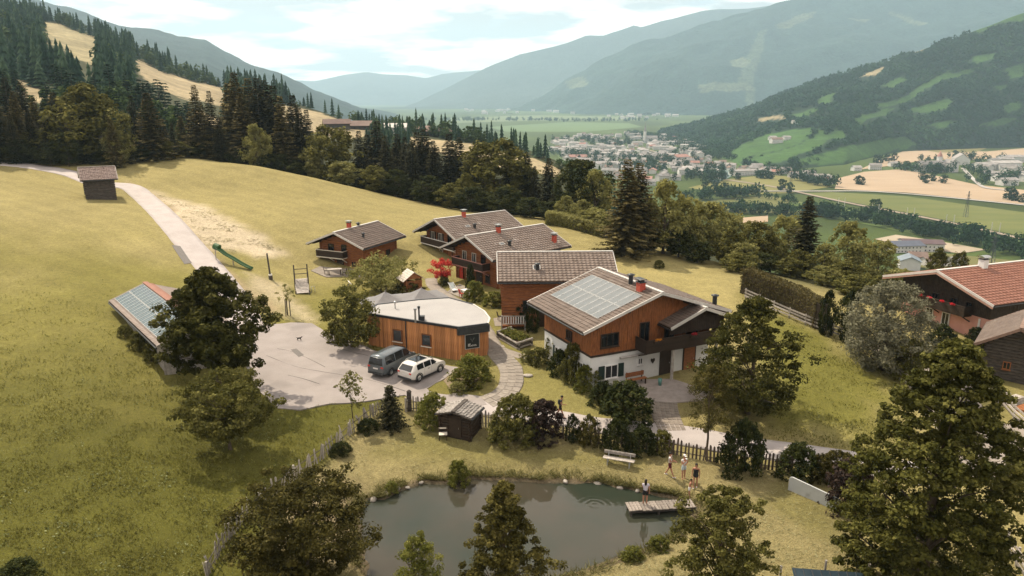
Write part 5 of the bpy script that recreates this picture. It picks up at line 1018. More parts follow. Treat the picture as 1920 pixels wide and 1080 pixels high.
# ---- bushes: (label, column, foot row, width px, height px, kind)
BU = [('round clipped bush left of the tiny garden hut', 812, 797, 58, 60, 'green'), ('narrow dark conifer bush between the purple bush and bench', 1073, 826, 26, 50, 'col'), ('olive shrub right of the narrow conifer bush', 1104, 832, 38, 54, 'brown'), ('dark leafy bush above the bench', 1155, 842, 52, 58, 'dark'),
    ('low dark hedge bush behind the bench', 1205, 846, 55, 46, 'dark'), ('low olive hedge bush at the fence end', 1240, 848, 40, 42, 'olive'), ('dense dark bush in front of the white house wall', 1170, 788, 98, 72, 'dark'), ('bush at the left corner of the front terrace', 1132, 757, 50, 42, 'dark'), ('dark bush against the picket fence right of the thin pine', 1392, 882, 78, 95, 'dark'), ('dark bush at the fence near the pale board', 1497, 892, 72, 62, 'dark'), ('reddish bush behind the pale board', 1538, 902, 45, 52, 'brown'), ('purple black bush over the pale board end', 1590, 952, 92, 88, 'purple'), ('brownish shrub beside the lane behind the pale board', 1572, 895, 70, 50, 'brown'),
    ('grassy green bush at the pavilion corner', 885, 718, 72, 52, 'green'), ('small round bush in the yard bed', 878, 730, 26, 26, 'olive'), ('flowering low plants in the yard bed', 858, 736, 34, 20, 'gold'), ('dark round bush at the middle chalet corner', 890, 562, 38, 34, 'green'), ('low bright bush in front of the grey roofed chalet', 925, 572, 42, 24, 'green'), ('small bush under the red maple', 832, 535, 20, 16, 'olive'), ('climbing plant on the left wall of the main house', 1046, 672, 46, 66, 'olive'), ('tall rose bush at the front left corner of the main house', 1074, 714, 50, 70, 'olive'), ('flower bush at the white house corner', 1100, 732, 46, 48, 'green'),
    ('low bush by the lawn left of the main house', 1010, 682, 40, 30, 'olive'), ('low bush beside the gravel branch path', 990, 678, 30, 24, 'gold'), ('dark round bush in the farmhouse yard', 1764, 656, 50, 46, 'dark'), ('shrub beside the farmhouse terrace', 1845, 690, 56, 52, 'olive'), ('small shrub against the pink farmhouse wall', 1828, 640, 34, 26, 'dark'), ('tall reed tuft on the far pond bank', 860, 908, 42, 46, 'green'), ('low tuft on the left pond bank', 735, 922, 26, 20, 'green'), ('grass tuft at the right pond end', 1235, 1030, 40, 26, 'green'), ('grass tuft below the jetty', 1185, 1048, 40, 24, 'green'),
    ('red brown shrubs in front of the playhouse', 765, 558, 60, 30, 'brown'), ('shrub under the shed eave', 262, 655, 36, 34, 'olive'), ('second shrub further down the shed eave', 285, 678, 30, 34, 'olive'), ('shrub at the uphill end of the shed eave', 235, 632, 26, 22, 'olive'), ('climbing plant on the middle chalet front', 882, 548, 18, 50, 'dark'), ('dark shrub beside the grey roofed chalet wall', 978, 612, 34, 44, 'dark'), ('narrow dark plant at the chalet corner', 998, 622, 26, 50, 'col'), ('shaggy bush hanging over the left picket fence', 640, 850, 40, 22, 'dark'), ('dark plants along the left picket fence', 690, 806, 40, 22, 'dark'), ('dark bush in the lower left pasture corner', 40, 1085, 70, 38, 'dark'), ('small shrub left of the tall rose bush', 1050, 700, 40, 44, 'dark'), ('bush between yard and rounded tree', 628, 640, 34, 36, 'olive'), ('thuja column at the end of the clipped hedge', 1548, 628, 30, 80, 'col'), ('wider dark thuja next to the grey green tree', 1590, 640, 44, 92, 'col'), ('small round shrub on the meadow edge near the trees', 1236, 502, 20, 14, 'olive')]
for lab, px, pb, wpx, hpx, k in BU:
    p = G(px, pb); zc = p.y * CP + (CAM_Z - p.z) * SP; w = wpx * zc / F_PX; hh = hpx * zc / F_PX * 1.05; c, t = BUSH[k]
    place_tree('bush', lab, 'bush', p - Vector((0, 0, .05)), c, t, (w / 2.3, w / 2.3, hh / 2.0), random.uniform(0, 6.28))
# small spruce in the garden corner
c = spruce_mesh('spruce_crown', L_spruce, G5, 3.3, 1.25, .03, .16, 11, .24, .45, 1.0, .8, .1)
p = G(734, 800); place_tree('spruce', 'small dense spruce in the garden corner by the picket fence', 'tree', p, c, pole_mesh('spruce_trunk', M_bark, 3.2, .08, G5), (1, 1, 1))
# clipped hedge and the strip of tall grass
def hedge(name, label, pts, w, hgt, lm, dens, size, cat='hedge'):
    L = smooth_line([Vector((p.x, p.y, 0)) for p in pts], 14); n = int(dens * sum((L[i+1]-L[i]).length for i in range(len(L)-1))); k = G5.integers(0, len(L)-1, n); f = G5.random((n, 1)); A = np.array([tuple(v) for v in L]); base = A[k] * (1-f) + A[k+1] * f; d = unit(A[k+1] - A[k]); s = np.stack([d[:, 1], -d[:, 0], d[:, 2]], 1)
    u = G5.random(n); side = np.where(u < .33, -1, np.where(u < .66, 1, G5.random(n) * 2 - 1)); hz = np.where(u < .66, G5.random(n) ** .8, 1 - .1 * G5.random(n)); P = base + s * (side * w / 2 * (1 + G5.normal(size=n) * .08))[:, None]; hh = hgt * (1 + .12 * fbm(P[:, 0] * .6, P[:, 1] * .6, 2)); P[:, 2] = gz_arr(P[:, 0], P[:, 1]) + hz * hh
    nr = s * side[:, None] * (u < .66)[:, None] + np.array([0, 0, .4]) + G5.normal(size=(n, 3)) * .4; V = leaf_quads(P, nr, np.full(n, size), G5, .5)
    e = empty(name, (L[0].x, L[0].y, gz(L[0].x, L[0].y)), 0, label, cat); V = V - np.array(e.location)
    link('foliage', quads_mesh('hedge_foliage', V, np.arange(len(V)).reshape(-1, 4), lm, rnd=np.repeat(np.clip(hz * .5 + G5.random(n) * .5, 0, 1), 4)), e)
    core = MB()
    for i in range(0, len(L)-1, 3):
        a, b = L[i], L[min(i+3, len(L)-1)]; za, zb = gz(a.x, a.y), gz(b.x, b.y); core.bar(Vector((a.x, a.y, za + hgt*.44)) - e.location, Vector((b.x, b.y, zb + hgt*.44)) - e.location, w * .72, hgt * .86)
    core.build('inner_branches', M_bark, e)
hedge('hedge', 'tall clipped brown hedge running along the rail fence', [G(1395, 548), G(1430, 562), G(1470, 578), G(1510, 598), G(1538, 618)], 1.5, 3.0, L_hedge, 900, .10)
hedge('grass_strip', 'strip of tall pale grass at the far meadow edge', [at_v for at_v in (G(1025, 420), G(1060, 424), G(1100, 434), G(1142, 446))], 2.2, 2.0, L_gold, 500, .16, 'grass')
# ---------------------------------------------------------------- fences
M_picket = mat('silver_grey_pickets', (.30,.265,.235), (.50,.46,.415), 5, .85, .5, 20, objvar=.3)
picket_me = []
for k in range(4):
    w, hh = .10 + .015 * k, 1.0 + .08 * k; mb = MB(); j = [random.uniform(-.01, .01) for _ in range(4)]
    P = [(-w/2, -.015, -.1), (w/2, -.015, -.1), (w/2 + j[0], -.015, hh - .09), (j[1], -.015, hh), (-w/2 + j[2], -.015, hh - .08)]
    mb.add(P + [(x, .015, z) for x, _, z in P], [(0,1,2,3,4), (9,8,7,6,5)] + [(i, 5 + i, 5 + (i+1) % 5, (i+1) % 5) for i in range(5)]); picket_me.append(mb.mesh('picket', M_picket))
picket_dk = []
for q_ in picket_me:
    c_ = q_.copy(); c_.materials[0] = mat('dark_brown_pickets', (.075,.055,.042), (.16,.125,.10), 5, .85, .5, 20, objvar=.3) if not picket_dk else picket_dk[0].materials[0]; picket_dk.append(c_)
def picket_fence(label, pts, gap=.21, hgt=1.0, lean=.05, rough=.0, group=None, dark=False):
    L = smooth_line([Vector((p.x, p.y, 0)) for p in pts], 30); e = empty('picket_fence', (L[0].x, L[0].y, gz(L[0].x, L[0].y)), 0, label, 'fence', group); acc = 0; o0 = e.location
    pos = []
    for i in range(1, len(L)):
        acc += (L[i] - L[i-1]).length
        if acc >= gap: acc = 0; d = (L[i] - L[i-1]).normalized(); pos.append((L[i], math.atan2(d.y, d.x)))
    zs = gz_arr([p.x for p, _ in pos], [p.y for p, _ in pos])
    for (p, a), z in zip(pos, zs):
        o = link('picket', random.choice(picket_dk if dark else picket_me), e, (p.x - o0.x, p.y - o0.y, z - o0.z), rot=(random.gauss(0, lean), random.gauss(0, lean), a + random.gauss(0, rough))); o.scale = (1, 1, hgt * random.uniform(.92, 1.06))
    for zz_ in (.28, .75):
        for i in range(0, len(pos) - 1, 10):
            a, b = pos[i][0], pos[min(i + 10, len(pos) - 1)][0]; za, zb = zs[i], zs[min(i + 10, len(pos) - 1)]; n = Vector((-(b - a).y, (b - a).x, 0)).normalized() * .05
            MB().bar(Vector((a.x, a.y, za + zz_ * hgt)) + n - o0, Vector((b.x, b.y, zb + zz_ * hgt)) + n - o0, .04, .05).build('rail', M_wood_old, e)
    for i in range(0, len(pos), 10):
        a = pos[i][0]; MB().b2(-.06, .06, -.06, .06, -.3, hgt * 1.02).build('post', M_grey_wood, e, loc=(a.x - o0.x, a.y - o0.y + .1, zs[i] - o0.z), rz=pos[i][1]); e.children[-1].data.materials[0] = M_wood_old
    return e
picket_fence('rough leaning picket fence climbing from the lower edge to the garden corner', [G(385, 1095), G(425, 1020), G(480, 960), G(545, 905), G(600, 865), G(650, 822), G(695, 785), G(722, 768)], .26, 1.0, .13, .3)
picket_fence('short picket fence with dark post beside the small spruce', [G(757, 775), G(772, 770), G(795, 774)], .2, 1.15, .03)
picket_fence('picket fence piece between the tiny hut and the rounded bush', [G(885, 797), G(905, 800), G(930, 806)], .2, 1.15, .03)
picket_fence('picket fence running behind the four people to the dark bush', [G(1050, 822), G(1120, 832), G(1190, 842), G(1245, 850), G(1300, 860), G(1350, 869), G(1400, 877)], .21, 1.05, .03, dark=True)
picket_fence('picket fence piece left of the pale board', [G(1420, 880), G(1450, 882), G(1490, 887)], .21, 1.1, .03, dark=True)
gp = G(768, 770); MB_ = MB().b2(-.16, .16, -.16, .16, -.3, 1.55).lathe([(.2, 0), (.2, .08), (.05, .2), (0, .2)], 8, c=(0, 0, 1.55)); tag(MB_.build('gate_post', M_wood_old, loc=gp), 'thick dark gate post of the garden fence', 'post')
gp = G(727, 765); gp.z = gz(gp.x, gp.y); tag(MB().b2(-.17, .17, -.1, .1, -.3, 1.75).box((0, 0, 1.78), (.42, .24, .06)).build('wooden_post', M_grey_wood, loc=gp), 'squared grey wooden post behind the small spruce', 'post')
def rail_fence(label, pts, rails=(.35, .72, 1.05), gap=2.4):
    L = [Vector((p.x, p.y, 0)) for p in pts]; e = empty('rail_fence', (L[0].x, L[0].y, gz(L[0].x, L[0].y)), 0, label, 'fence'); o0 = e.location; P = []
    for i in range(len(L) - 1):
        k = max(1, round((L[i+1] - L[i]).length / gap)); P += [L[i].lerp(L[i+1], j / k) for j in range(k)]
    P.append(L[-1]); P = [Vector((p.x, p.y, gz(p.x, p.y))) - o0 for p in P]
    for p in P: MB().tube([(0, 0, -.3), (random.gauss(0, .02), random.gauss(0, .02), 1.2)], [.08, .07], 7).build('post', M_grey_wood, e, loc=p)
    for a, b in zip(P[:-1], P[1:]):
        d = (b - a).normalized(); n = Vector((d.y, -d.x, 0)) * .09
        for r in rails: MB().bar(a + n + Vector((0, 0, r + random.gauss(0, .02))) - d * .12, b + n + Vector((0, 0, r + random.gauss(0, .02))) + d * .12, .05, .16).build('rail', M_picket, e)
rail_fence('grey rail fence curving along the right meadow in front of the hedge', [G(1398, 560), G(1450, 584), G(1510, 610), G(1560, 628), G(1610, 648), G(1640, 662), G(1662, 688), G(1685, 712), G(1720, 742)])
rail_fence('grey rail fence at the right edge behind the linden', [G(1880, 762), G(1900, 785), G(1930, 812)])
rail_fence('rail fence in the lower right corner', [G(1885, 1030), G(1905, 1062), G(1930, 1100)])
# ---------------------------------------------------------------- jetty, bench, stool, board, shed roof
a, b = Vector(at_z(1176, 950, .42)), Vector(at_z(1300, 943, .42)); d = (b - a); LJ = d.length; rzj = math.atan2(d.y, d.x)
je = empty('jetty', (a.x, a.y, 0), rzj, 'weathered plank jetty reaching into the pond', 'jetty'); n = 20; w = LJ / n
M_jetty = mat('weathered_jetty_planks', (.20,.17,.148), (.34,.30,.265), 6, .9, .5, 16, objvar=.22)
for k in range(n):
    pl = MB().box((0, 0, 0), (w * .90, .98, .05)).build('plank', M_jetty, je, loc=(w * (k + .5), random.gauss(0, .025), .40 + random.gauss(0, .008)), rot=(random.gauss(0, .01), random.gauss(0, .012), random.gauss(0, .02)))
for yy in (-.36, .36): MB().b2(.05, LJ, yy - .06, yy + .06, .20, .365).build('beam', M_wood_old, je)
for x in (.15, LJ * .45, LJ * .8):
    for yy in (-.40, .40): MB().tube([(x, yy, -1.0), (x, yy, .36)], .075, 8).build('pile', M_wood_old, je)
a, b = G(1138, 868), G(1182, 876); d = b - a
be = empty('bench', (a + b) / 2, math.atan2(d.y, d.x), 'grey slatted bench on the lawn above the pond', 'bench'); Lb = 2.15
for k in range(4): MB().b2(-Lb/2, Lb/2, -.22 + k*.115, -.125 + k*.115, .44, .475).build('seat_slat', M_picket, be)
for k in range(2): MB().bar((-Lb/2, .27 + k*.02, .68 + k*.13), (Lb/2, .27 + k*.02, .68 + k*.13), .03, .11).build('back_slat', M_picket, be)
for x in (-.75, .75):
    MB().b2(x - .03, x + .03, -.2, -.14, -.05, .438).build('leg', M_alu, be); MB().bar((x, .16, -.05), (x, .26, .85), .06, .05).build('leg', M_alu, be); MB().b2(x - .028, x + .028, -.2, .22, .40, .437).build('support', M_alu, be)
p = G(831, 824); ce = empty('stool', p, .1, 'small wooden chair with pale seat in front of the tiny hut', 'chair')
MB().b2(-.30, .30, -.24, .24, .44, .48).build('seat', M_ivory, ce); MB().b2(-.30, .30, .30, .34, .70, .80).build('backrest', M_ivory, ce)
for x in (-.26, .26):
    MB().b2(x - .025, x + .025, -.22, -.17, -.05, .438).build('leg', M_wood_dk, ce); MB().bar((x, .22, -.05), (x, .33, .82), .045, .045).build('leg', M_wood_dk, ce)
a, b = G(1478, 918), G(1568, 958); d = b - a; L = d.length + .2; mb = MB(); prof = [(0, .0), (L, .0), (L, .66), (L - .08, .78), (L - .2, .82), (.2, .98), (.06, .92), (0, .8)]
mb.add([(x, -.05, z) for x, z in prof] + [(x, .05, z) for x, z in prof], [tuple(range(8)), tuple(range(15, 7, -1))] + [(i, 8 + i, 8 + (i+1) % 8, (i+1) % 8) for i in range(8)])
bo = empty('board', (a.x, a.y, a.z), math.atan2(d.y, d.x), 'long pale grey board standing on edge in front of the dark bushes', 'board'); mb.build('panel', mat('pale_grey_panel', (.48,.50,.50), (.56,.58,.58), .8, .5, wear=((.40,.41,.40), 1.2, .62)), bo)
for x in (.5, L * .5, L - .5): MB().bar((x, .06, .55), (x, .45, -.1), .05, .05).build('prop', M_metal, bo)
p = Vector(at_z(1565, 1106, 2.0)); se = empty('lean_to', (p.x, p.y, .35), -.12, 'shed with dark blue sheet metal roof at the lower edge', 'shed')
mb = MB().bar((-1.7, .55, 1.62), (1.9, .55, 1.62), 1.5, .05, up=(0, -.25, 1)); mb.build('roof', mat('blue_sheet_metal', (.030,.052,.070), (.045,.072,.092), 2, .35, metal=.5), se)
for k in range(9): MB().bar((-1.6 + k*.42, 1.28, 1.83), (-1.6 + k*.42, -.18, 1.46), .04, .05).build('seam', M_dark_metal, se)
MB().b2(-1.6, 1.8, -.1, 1.2, -.3, 1.42).build('wall', M_wood_old, se)
for x, y, hh in ((-2.15, 1.5, 1.75), (.15, 2.0, 1.9), (2.3, 2.1, 1.8)): MB().tube([(x, y, -.3), (x, y, hh)], .06, 8).build('post', M_grey_wood, se)
# ---------------------------------------------------------------- vehicles
def loft(sections, mats, name, parent, m=0):
    """closed skin over cross-sections (lists of equal length)"""
    n = len(sections[0]); mb = MB(); V = [q for s in sections for q in s]
    mb.add(V, [(i*n + k, i*n + (k+1) % n, (i+1)*n + (k+1) % n, (i+1)*n + k) for i in range(len(sections)-1) for k in range(n)], m, True); mb.add(sections[0], [tuple(range(n-1, -1, -1))], m); mb.add(sections[-1], [tuple(range(n))], m)
    return mb.build(name, mats, parent)
def car(name, label, p, rz, L, W, H, paint, belt, roofline, glass_from, wheel_r, wb, cat, rails=False, pano=False):
    """x forward; roofline: (x, z) points of the upper profile from tail to nose"""
    e = empty(name, p, rz, label, cat); W2 = W / 2
    xs = np.linspace(-L/2, L/2, 34); top = np.interp(xs, [q[0] for q in roofline], [q[1] for q in roofline]); secs = []
    for x, t in zip(xs, top):
        endf = min(1, (L/2 - abs(x)) / .35); wl_ = W2 * (.86 + .14 * endf ** .5); lo = .26 + .10 * (1 - endf); bz = min(belt, t - .02); shoulder = wl_ * .985; tw = wl_ - (max(t - bz, 0)) * .30; c = min(.10, max(t - bz, .02) * .5)
        half = [(wl_ * .93, lo), (wl_, lo + .14), (wl_ * 1.005, .55 * bz + .2), (shoulder, bz), (tw + (shoulder - tw) * .1, max(t - c, bz + .005)), (tw - .10, t - .012), (0, t + .018)]
        secs.append([(x, yy, zz_) for yy, zz_ in half] + [(x, -yy, zz_) for yy, zz_ in half[-2::-1]])
    body = loft(secs, paint, 'body', e)
    def topx(x): return float(np.interp(x, [q[0] for q in roofline], [q[1] for q in roofline]))
    def wtop(t, x): wl_ = W2 * (.86 + .14 * min(1, (L/2 - abs(x)) / .35) ** .5); return wl_ * .985, wl_ - (t - belt) * .30
    def side_glass(x0, x1, sd, nm, z0_=.05, z1_=.10):
        P = []; k = 6
        for i in range(k + 1):
            x = x0 + (x1 - x0) * i / k; t = topx(x); zb = belt + z0_; zt = max(t - z1_, zb + .02); s, tw = wtop(t, x); f = lambda z: s + (tw - s) * (z - belt) / max(t - belt, .05)
            P.append(((x, sd * (f(zb) + .012), zb), (x, sd * (f(zt) + .012), zt)))
        mb = MB(); V = [q for pr in P for q in pr]; mb.add(V, [(2*i, 2*i+2, 2*i+3, 2*i+1) if sd < 0 else (2*i, 2*i+1, 2*i+3, 2*i+2) for i in range(k)]); mb.build(nm, M_glass, e)
    for sd in (-1, 1):
        g0, g1, g2, g3 = glass_from
        side_glass(g0, g1 - .05, sd, 'side_window'); side_glass(g1 + .05, g2 - .05, sd, 'side_window'); side_glass(g2 + .05, g3, sd, 'side_window')
        for x in (g1, g2): MB().b2(x - .004, x + .004, sd * (W2 + .003) - .004, sd * (W2 + .003) + .004, .45, belt).build('door_seam', M_dark_metal, e)
        MB().b2(g2 - .45, g2 - .25, sd * (W2 + .012) - .014, sd * (W2 + .012) + .014, belt - .16, belt - .12).build('door_handle', M_dark_metal, e)
        MB().ball((g3 - .15, sd * (W2 + .10), belt + .10), (.09, .12, .08), 8).build('mirror', paint, e)
        MB().b2(-wb/2 + wheel_r + .06, wb/2 - wheel_r - .06, sd * W2 * .955 - .03, sd * W2 * .955 + .03, .20, .30).build('sill', M_dark_metal, e)
        if rails: MB().tube([(g0 + .15, sd * (W2 - .26), topx(g0 + .3) + .02), (g0 + .3, sd * (W2 - .26), topx(g0 + .4) + .07), (g2 + .2, sd * (W2 - .26), topx(g2) + .07), (g2 + .45, sd * (W2 - .26), topx(g2 + .45) + .02)], .025, 6).build('roof_rail', M_metal, e)
    # tail: window, lights, bumper, plate
    xr = roofline[1][0]; zt = roofline[1][1]; x0_, z0_ = roofline[0]
    def tail(y0, y1, za, zb, m, nm, off=.012):
        f = lambda z: -L/2 + (0 if z < belt else (z - belt) / (zt - belt) * (xr + L/2)) - off
        g_ = lambda z: 1.0 if z < belt else 1 - .16 * (z - belt) / (zt - belt)
        MB().add([(f(za), y0 * g_(za), za), (f(za), y1 * g_(za), za), (f(zb), y1 * g_(zb), zb), (f(zb), y0 * g_(zb), zb), (f(za) + .05, y0 * g_(za), za), (f(za) + .05, y1 * g_(za), za), (f(zb) + .05, y1 * g_(zb), zb), (f(zb) + .05, y0 * g_(zb), zb)], [(0,3,2,1),(4,5,6,7),(0,1,5,4),(1,2,6,5),(2,3,7,6),(3,0,4,7)]).build(nm, m, e)
    tail(-W2 * .76, W2 * .76, belt + .04, zt - .09, M_glass, 'rear_window', .02)
    for sd in (-1, 1): tail(sd * W2 * .60, sd * W2 * .86, belt - .20, belt - .07, M_tail, 'tail_light', .03)
    tail(-W2 * .26, W2 * .26, belt - .34, belt - .22, M_white, 'number_plate', .02); tail(-W2 * .85, W2 * .85, .28, .46, M_dark_metal, 'rear_bumper', .05)
    xw = [q for q in roofline if q[0] > 0]; 
    for sd in (-1, 1): MB().ball((L/2 - .16, sd * W2 * .66, belt - .24), (.14, .18, .08), 8).build('headlight', M_alu, e)
    wa = roofline[-3]; wb_ = roofline[-4]; k = W2 * .72
    MB().add([(wa[0] - .06, -k*1.05, wa[1] + .03), (wa[0] - .06, k*1.05, wa[1] + .03), (wb_[0] + .04, k*.9, wb_[1] + .02), (wb_[0] + .04, -k*.9, wb_[1] + .02)], [(0,1,2,3)]).build('windscreen', M_glass, e)
    if pano: MB().b2(roofline[1][0] + .45, roofline[1][0] + 1.75, -W2*.55, W2*.55, topx(-.3) + .022, topx(-.3) + .034).build('glass_roof', M_glass, e)
    tyre = MB().lathe([(wheel_r*.62, -.11), (wheel_r*.93, -.12), (wheel_r, -.08), (wheel_r, .08), (wheel_r*.93, .12), (wheel_r*.62, .11)], 20); tme = tyre.mesh('tyre', mat('tyre_rubber', (.015,.015,.015), (.022,.022,.022), 8, .9))
    rm = MB().lathe([(0, .085), (wheel_r*.16, .09), (wheel_r*.2, .06)], 12)
    for q in range(5): an = q * 2 * math.pi / 5; rm.bar((wheel_r*.12*math.cos(an), wheel_r*.12*math.sin(an), .07), (wheel_r*.62*math.cos(an), wheel_r*.62*math.sin(an), .08), wheel_r*.2, .03)
    rm.lathe([(wheel_r*.56, .02), (wheel_r*.60, .095), (wheel_r*.66, .10), (wheel_r*.66, -.10), (0, -.10)], 20); rme = rm.mesh('rim', M_metal)
    for x in (-wb/2, wb/2):
        for sd in (-1, 1):
            wo = link('wheel', tme, e, (x, sd * (W2 - .10), wheel_r), rot=(math.pi/2 if sd < 0 else -math.pi/2, 0, 0)); link('rim', rme, wo)
            arch = MB().tube([(x + (wheel_r+.06)*math.cos(t_), sd*(W2 - .005), wheel_r + (wheel_r+.06)*math.sin(t_)) for t_ in np.linspace(-.15, math.pi + .15, 10)], .045, 6); arch.build('wheel_arch', M_dark_metal, e)
    return e
M_tail = mat('tail_lamp_red', (.55,.03,.025), (.60,.05,.04), 6, .25, spec=.6)
M_paint_grey = mat('slate_grey_paint', (.085,.105,.118), (.095,.115,.128), 2, .3, metal=.25, coat=.7); M_paint_white = mat('white_car_paint', (.72,.70,.66), (.76,.74,.70), 2, .3, coat=.7)
va, vb = G(722, 708), G(770, 676); d = vb - va; car('van', 'slate grey passenger van parked against the wooden pavilion', G(737, 692) + Vector((0, 0, .075)), math.atan2(d.y, d.x) - .06, 4.8, 1.88, 1.9, M_paint_grey, 1.08, [(-2.4, 1.0), (-2.22, 1.80), (-1.85, 1.88), (.55, 1.87), (.9, 1.80), (1.65, 1.14), (2.22, .92), (2.4, .62)], (-2.05, -.75, .40, 1.25), .34, 2.95, 'van')
va, vb = G(766, 716), G(818, 690); d = vb - va; car('car', 'white estate car with glass roof parked beside the grey van', G(792, 704) + Vector((0, 0, .075)), math.atan2(d.y, d.x), 4.25, 1.82, 1.6, M_paint_white, 1.00, [(-2.125, .95), (-1.62, 1.50), (-1.25, 1.59), (.15, 1.60), (.5, 1.53), (1.15, 1.05), (1.85, .92), (2.125, .60)], (-1.45, -.65, .22, .90), .345, 2.6, 'car', True, True)
# ---------------------------------------------------------------- playground
M_slide = mat('green_plastic', (.032,.095,.032), (.045,.12,.04), 3, .4)
a, b = G(404, 487), G(472, 507); up_ = Vector((0, 0, 1)); sl_e = empty('slide', a, 0, 'long green tube slide on the slope above the yard', 'slide'); d = b - a
pts = [Vector((0, 0, 1.55)) + Vector((.3,.1,0)), d * .12 + up_ * 1.45, d * .3 + up_ * 1.02, d * .5 + up_ * .78, d * .72 + up_ * .42, d * .9 + up_ * .22, d + up_ * .16]
mb = MB(); n = 8; ring_ = []
for i, q in enumerate(pts):
    t = (pts[min(i+1, len(pts)-1)] - pts[max(i-1, 0)]).normalized(); s = t.cross(up_).normalized(); w = s.cross(t)
    ring_.append([q + s * math.cos(math.pi + math.pi * k / n) * .30 + w * (math.sin(math.pi + math.pi * k / n) * .24 + .2) for k in range(n + 1)])
mb.add([v for r_ in ring_ for v in r_], [(i*(n+1)+k, i*(n+1)+k+1, (i+1)*(n+1)+k+1, (i+1)*(n+1)+k) for i in range(len(pts)-1) for k in range(n)], 0, True); o = mb.build('chute', M_slide, sl_e); sm_ = o.modifiers.new('thick', 'SOLIDIFY'); sm_.thickness = .05
q = pts[0]; MB().tube([q - d.normalized() * .35 + up_ * .12, q + d.normalized() * .35 + up_ * .05], .42, 12).build('hood', M_slide, sl_e)
for f_ in (0.02, .5, .97): p = d * f_; MB().tube([p - up_ * .3, p + up_ * (1.45 if f_ < .1 else (.62 if f_ < .9 else .12))], .06, 7).build('leg', M_grey_wood, sl_e)
p = G(508, 524); po = empty('wooden_mast', p, 0, 'single tall dark wooden mast with pale foot on the playground', 'post'); MB().tube([(0, 0, -.3), (-.22, .0, 3.25)], [.12, .10], 8).build('pole', M_wood_old, po); MB().tube([(0, 0, -.2), (-.02, 0, .5)], .24, 9).build('foot', M_wood_old, po); MB().tube([(-.02, 0, .5), (-.03, 0, .68)], .22, 9).build('cap', M_white, po)
a, b = G(568, 552), G(562, 516); d = b - a; re_ = empty('climbing_ramp', a, math.atan2(d.y, d.x) - math.pi / 2, 'wooden climbing ramp with tall side posts on the playground', 'climbing frame'); LR = 2.7
for k in range(10): MB().bar((-.68, .1 + k*.25, .22 + k*.115), (.68, .1 + k*.25, .22 + k*.115), .235, .05, up=(0, -.42, 1)).build('plank', M_picket, re_)
for x in (-.72, .72):
    MB().bar((x, 0, .08), (x, LR, 1.30), .08, .16).build('side_rail', M_grey_wood, re_)
    for y_, hh in ((1.7, 2.3), (2.7, 3.0), (0.05, .45)): MB().tube([(x * 1.06, y_, -.3), (x * 1.06, y_, hh)], .075, 7).build('post', M_wood_old, re_)
for z_, y_ in ((2.5, 2.7), (2.15, 1.7)): MB().tube([(-.78, y_, z_ - .05), (.78, y_, z_ - .05)], .045, 6).build('crossbar', M_wood_old, re_)
MB().tube([(1.0, .3, 0), (1.0, .3, .8), (1.4, .3, .8), (1.4, .3, 0)], .03, 6).build('grab_bar', M_metal, re_)
p = G(772, 556); ph = empty('playhouse', p, .5, 'small wooden playhouse with pale board roof on stilts', 'playhouse')
for x in (-.9, .9):
    for y_ in (-.8, .8): MB().tube([(x, y_, -.2), (x, y_, 2.5)], .09, 7).build('post', M_wood, ph)
MB().b2(-1.0, 1.0, -.9, .9, .95, 1.05).build('floor', M_wood, ph)
for k in range(7):
    for yy in (-.86, .86): MB().b2(-1.0, 1.0, yy - .03, yy + .03, 1.1 + k*.15, 1.2 + k*.15).build('slat', M_wood, ph)
    for xx in (-.97, .97): MB().b2(xx - .03, xx + .03, -.8, .8, 1.1 + k*.15, 1.2 + k*.15).build('slat', M_wood, ph)
for sd in (-1, 1):
    for k in range(6): MB().bar((sd*(.1 + k*.24), -1.15, 3.08 - k*.17), (sd*(.1 + k*.24), 1.15, 3.08 - k*.17), .27, .04, up=(sd*.58, 0, .82)).build('roof_board', mat('pale_boards', (.52,.46,.40), (.64,.58,.52), 3, .85) if k == 0 and sd < 0 else bpy.data.materials['pale_boards'], ph)
for yy in (-1.0, 1.0): MB().add([(-1.1, yy, 2.35), (1.1, yy, 2.35), (0, yy, 3.05), (-1.1, yy+.05, 2.35), (1.1, yy+.05, 2.35), (0, yy+.05, 3.05)], [(0,1,2),(5,4,3),(0,3,4,1),(1,4,5,2),(2,5,3,0)]).build('gable', M_wood, ph)
for lab, px, pb, hpx, tilt in (('tilted white board on a slanting post left of the apple tree', 648, 560, 30, .5), ('tilted white board on a post in front of the apple tree', 722, 556, 26, .3)):
    p = G(px, pb); zc = p.y * CP + (CAM_Z - p.z) * SP; hh = hpx * zc / F_PX; t_ = empty('swing_board', p, .4, lab, 'board'); MB().tube([(0, 0, -.2), (tilt, 0, hh)], .06, 7).build('post', M_grey_wood, t_); o = MB().box((0, 0, 0), (.35, 1.1, .08)).build('panel', M_white, t_, loc=(tilt + .1, 0, hh), rot=(0, .9, 0))
# stakes round the young tree
p = G(540, 592); st = empty('tree_stakes', p, 0, 'three dark stakes holding the young tree on the slope', 'stakes')
for k in range(3): MB().tube([(.28*math.cos(k*2.1), .28*math.sin(k*2.1), -.2), (.24*math.cos(k*2.1), .24*math.sin(k*2.1), 1.9)], .05, 6).build('stake', M_wood_old, st)
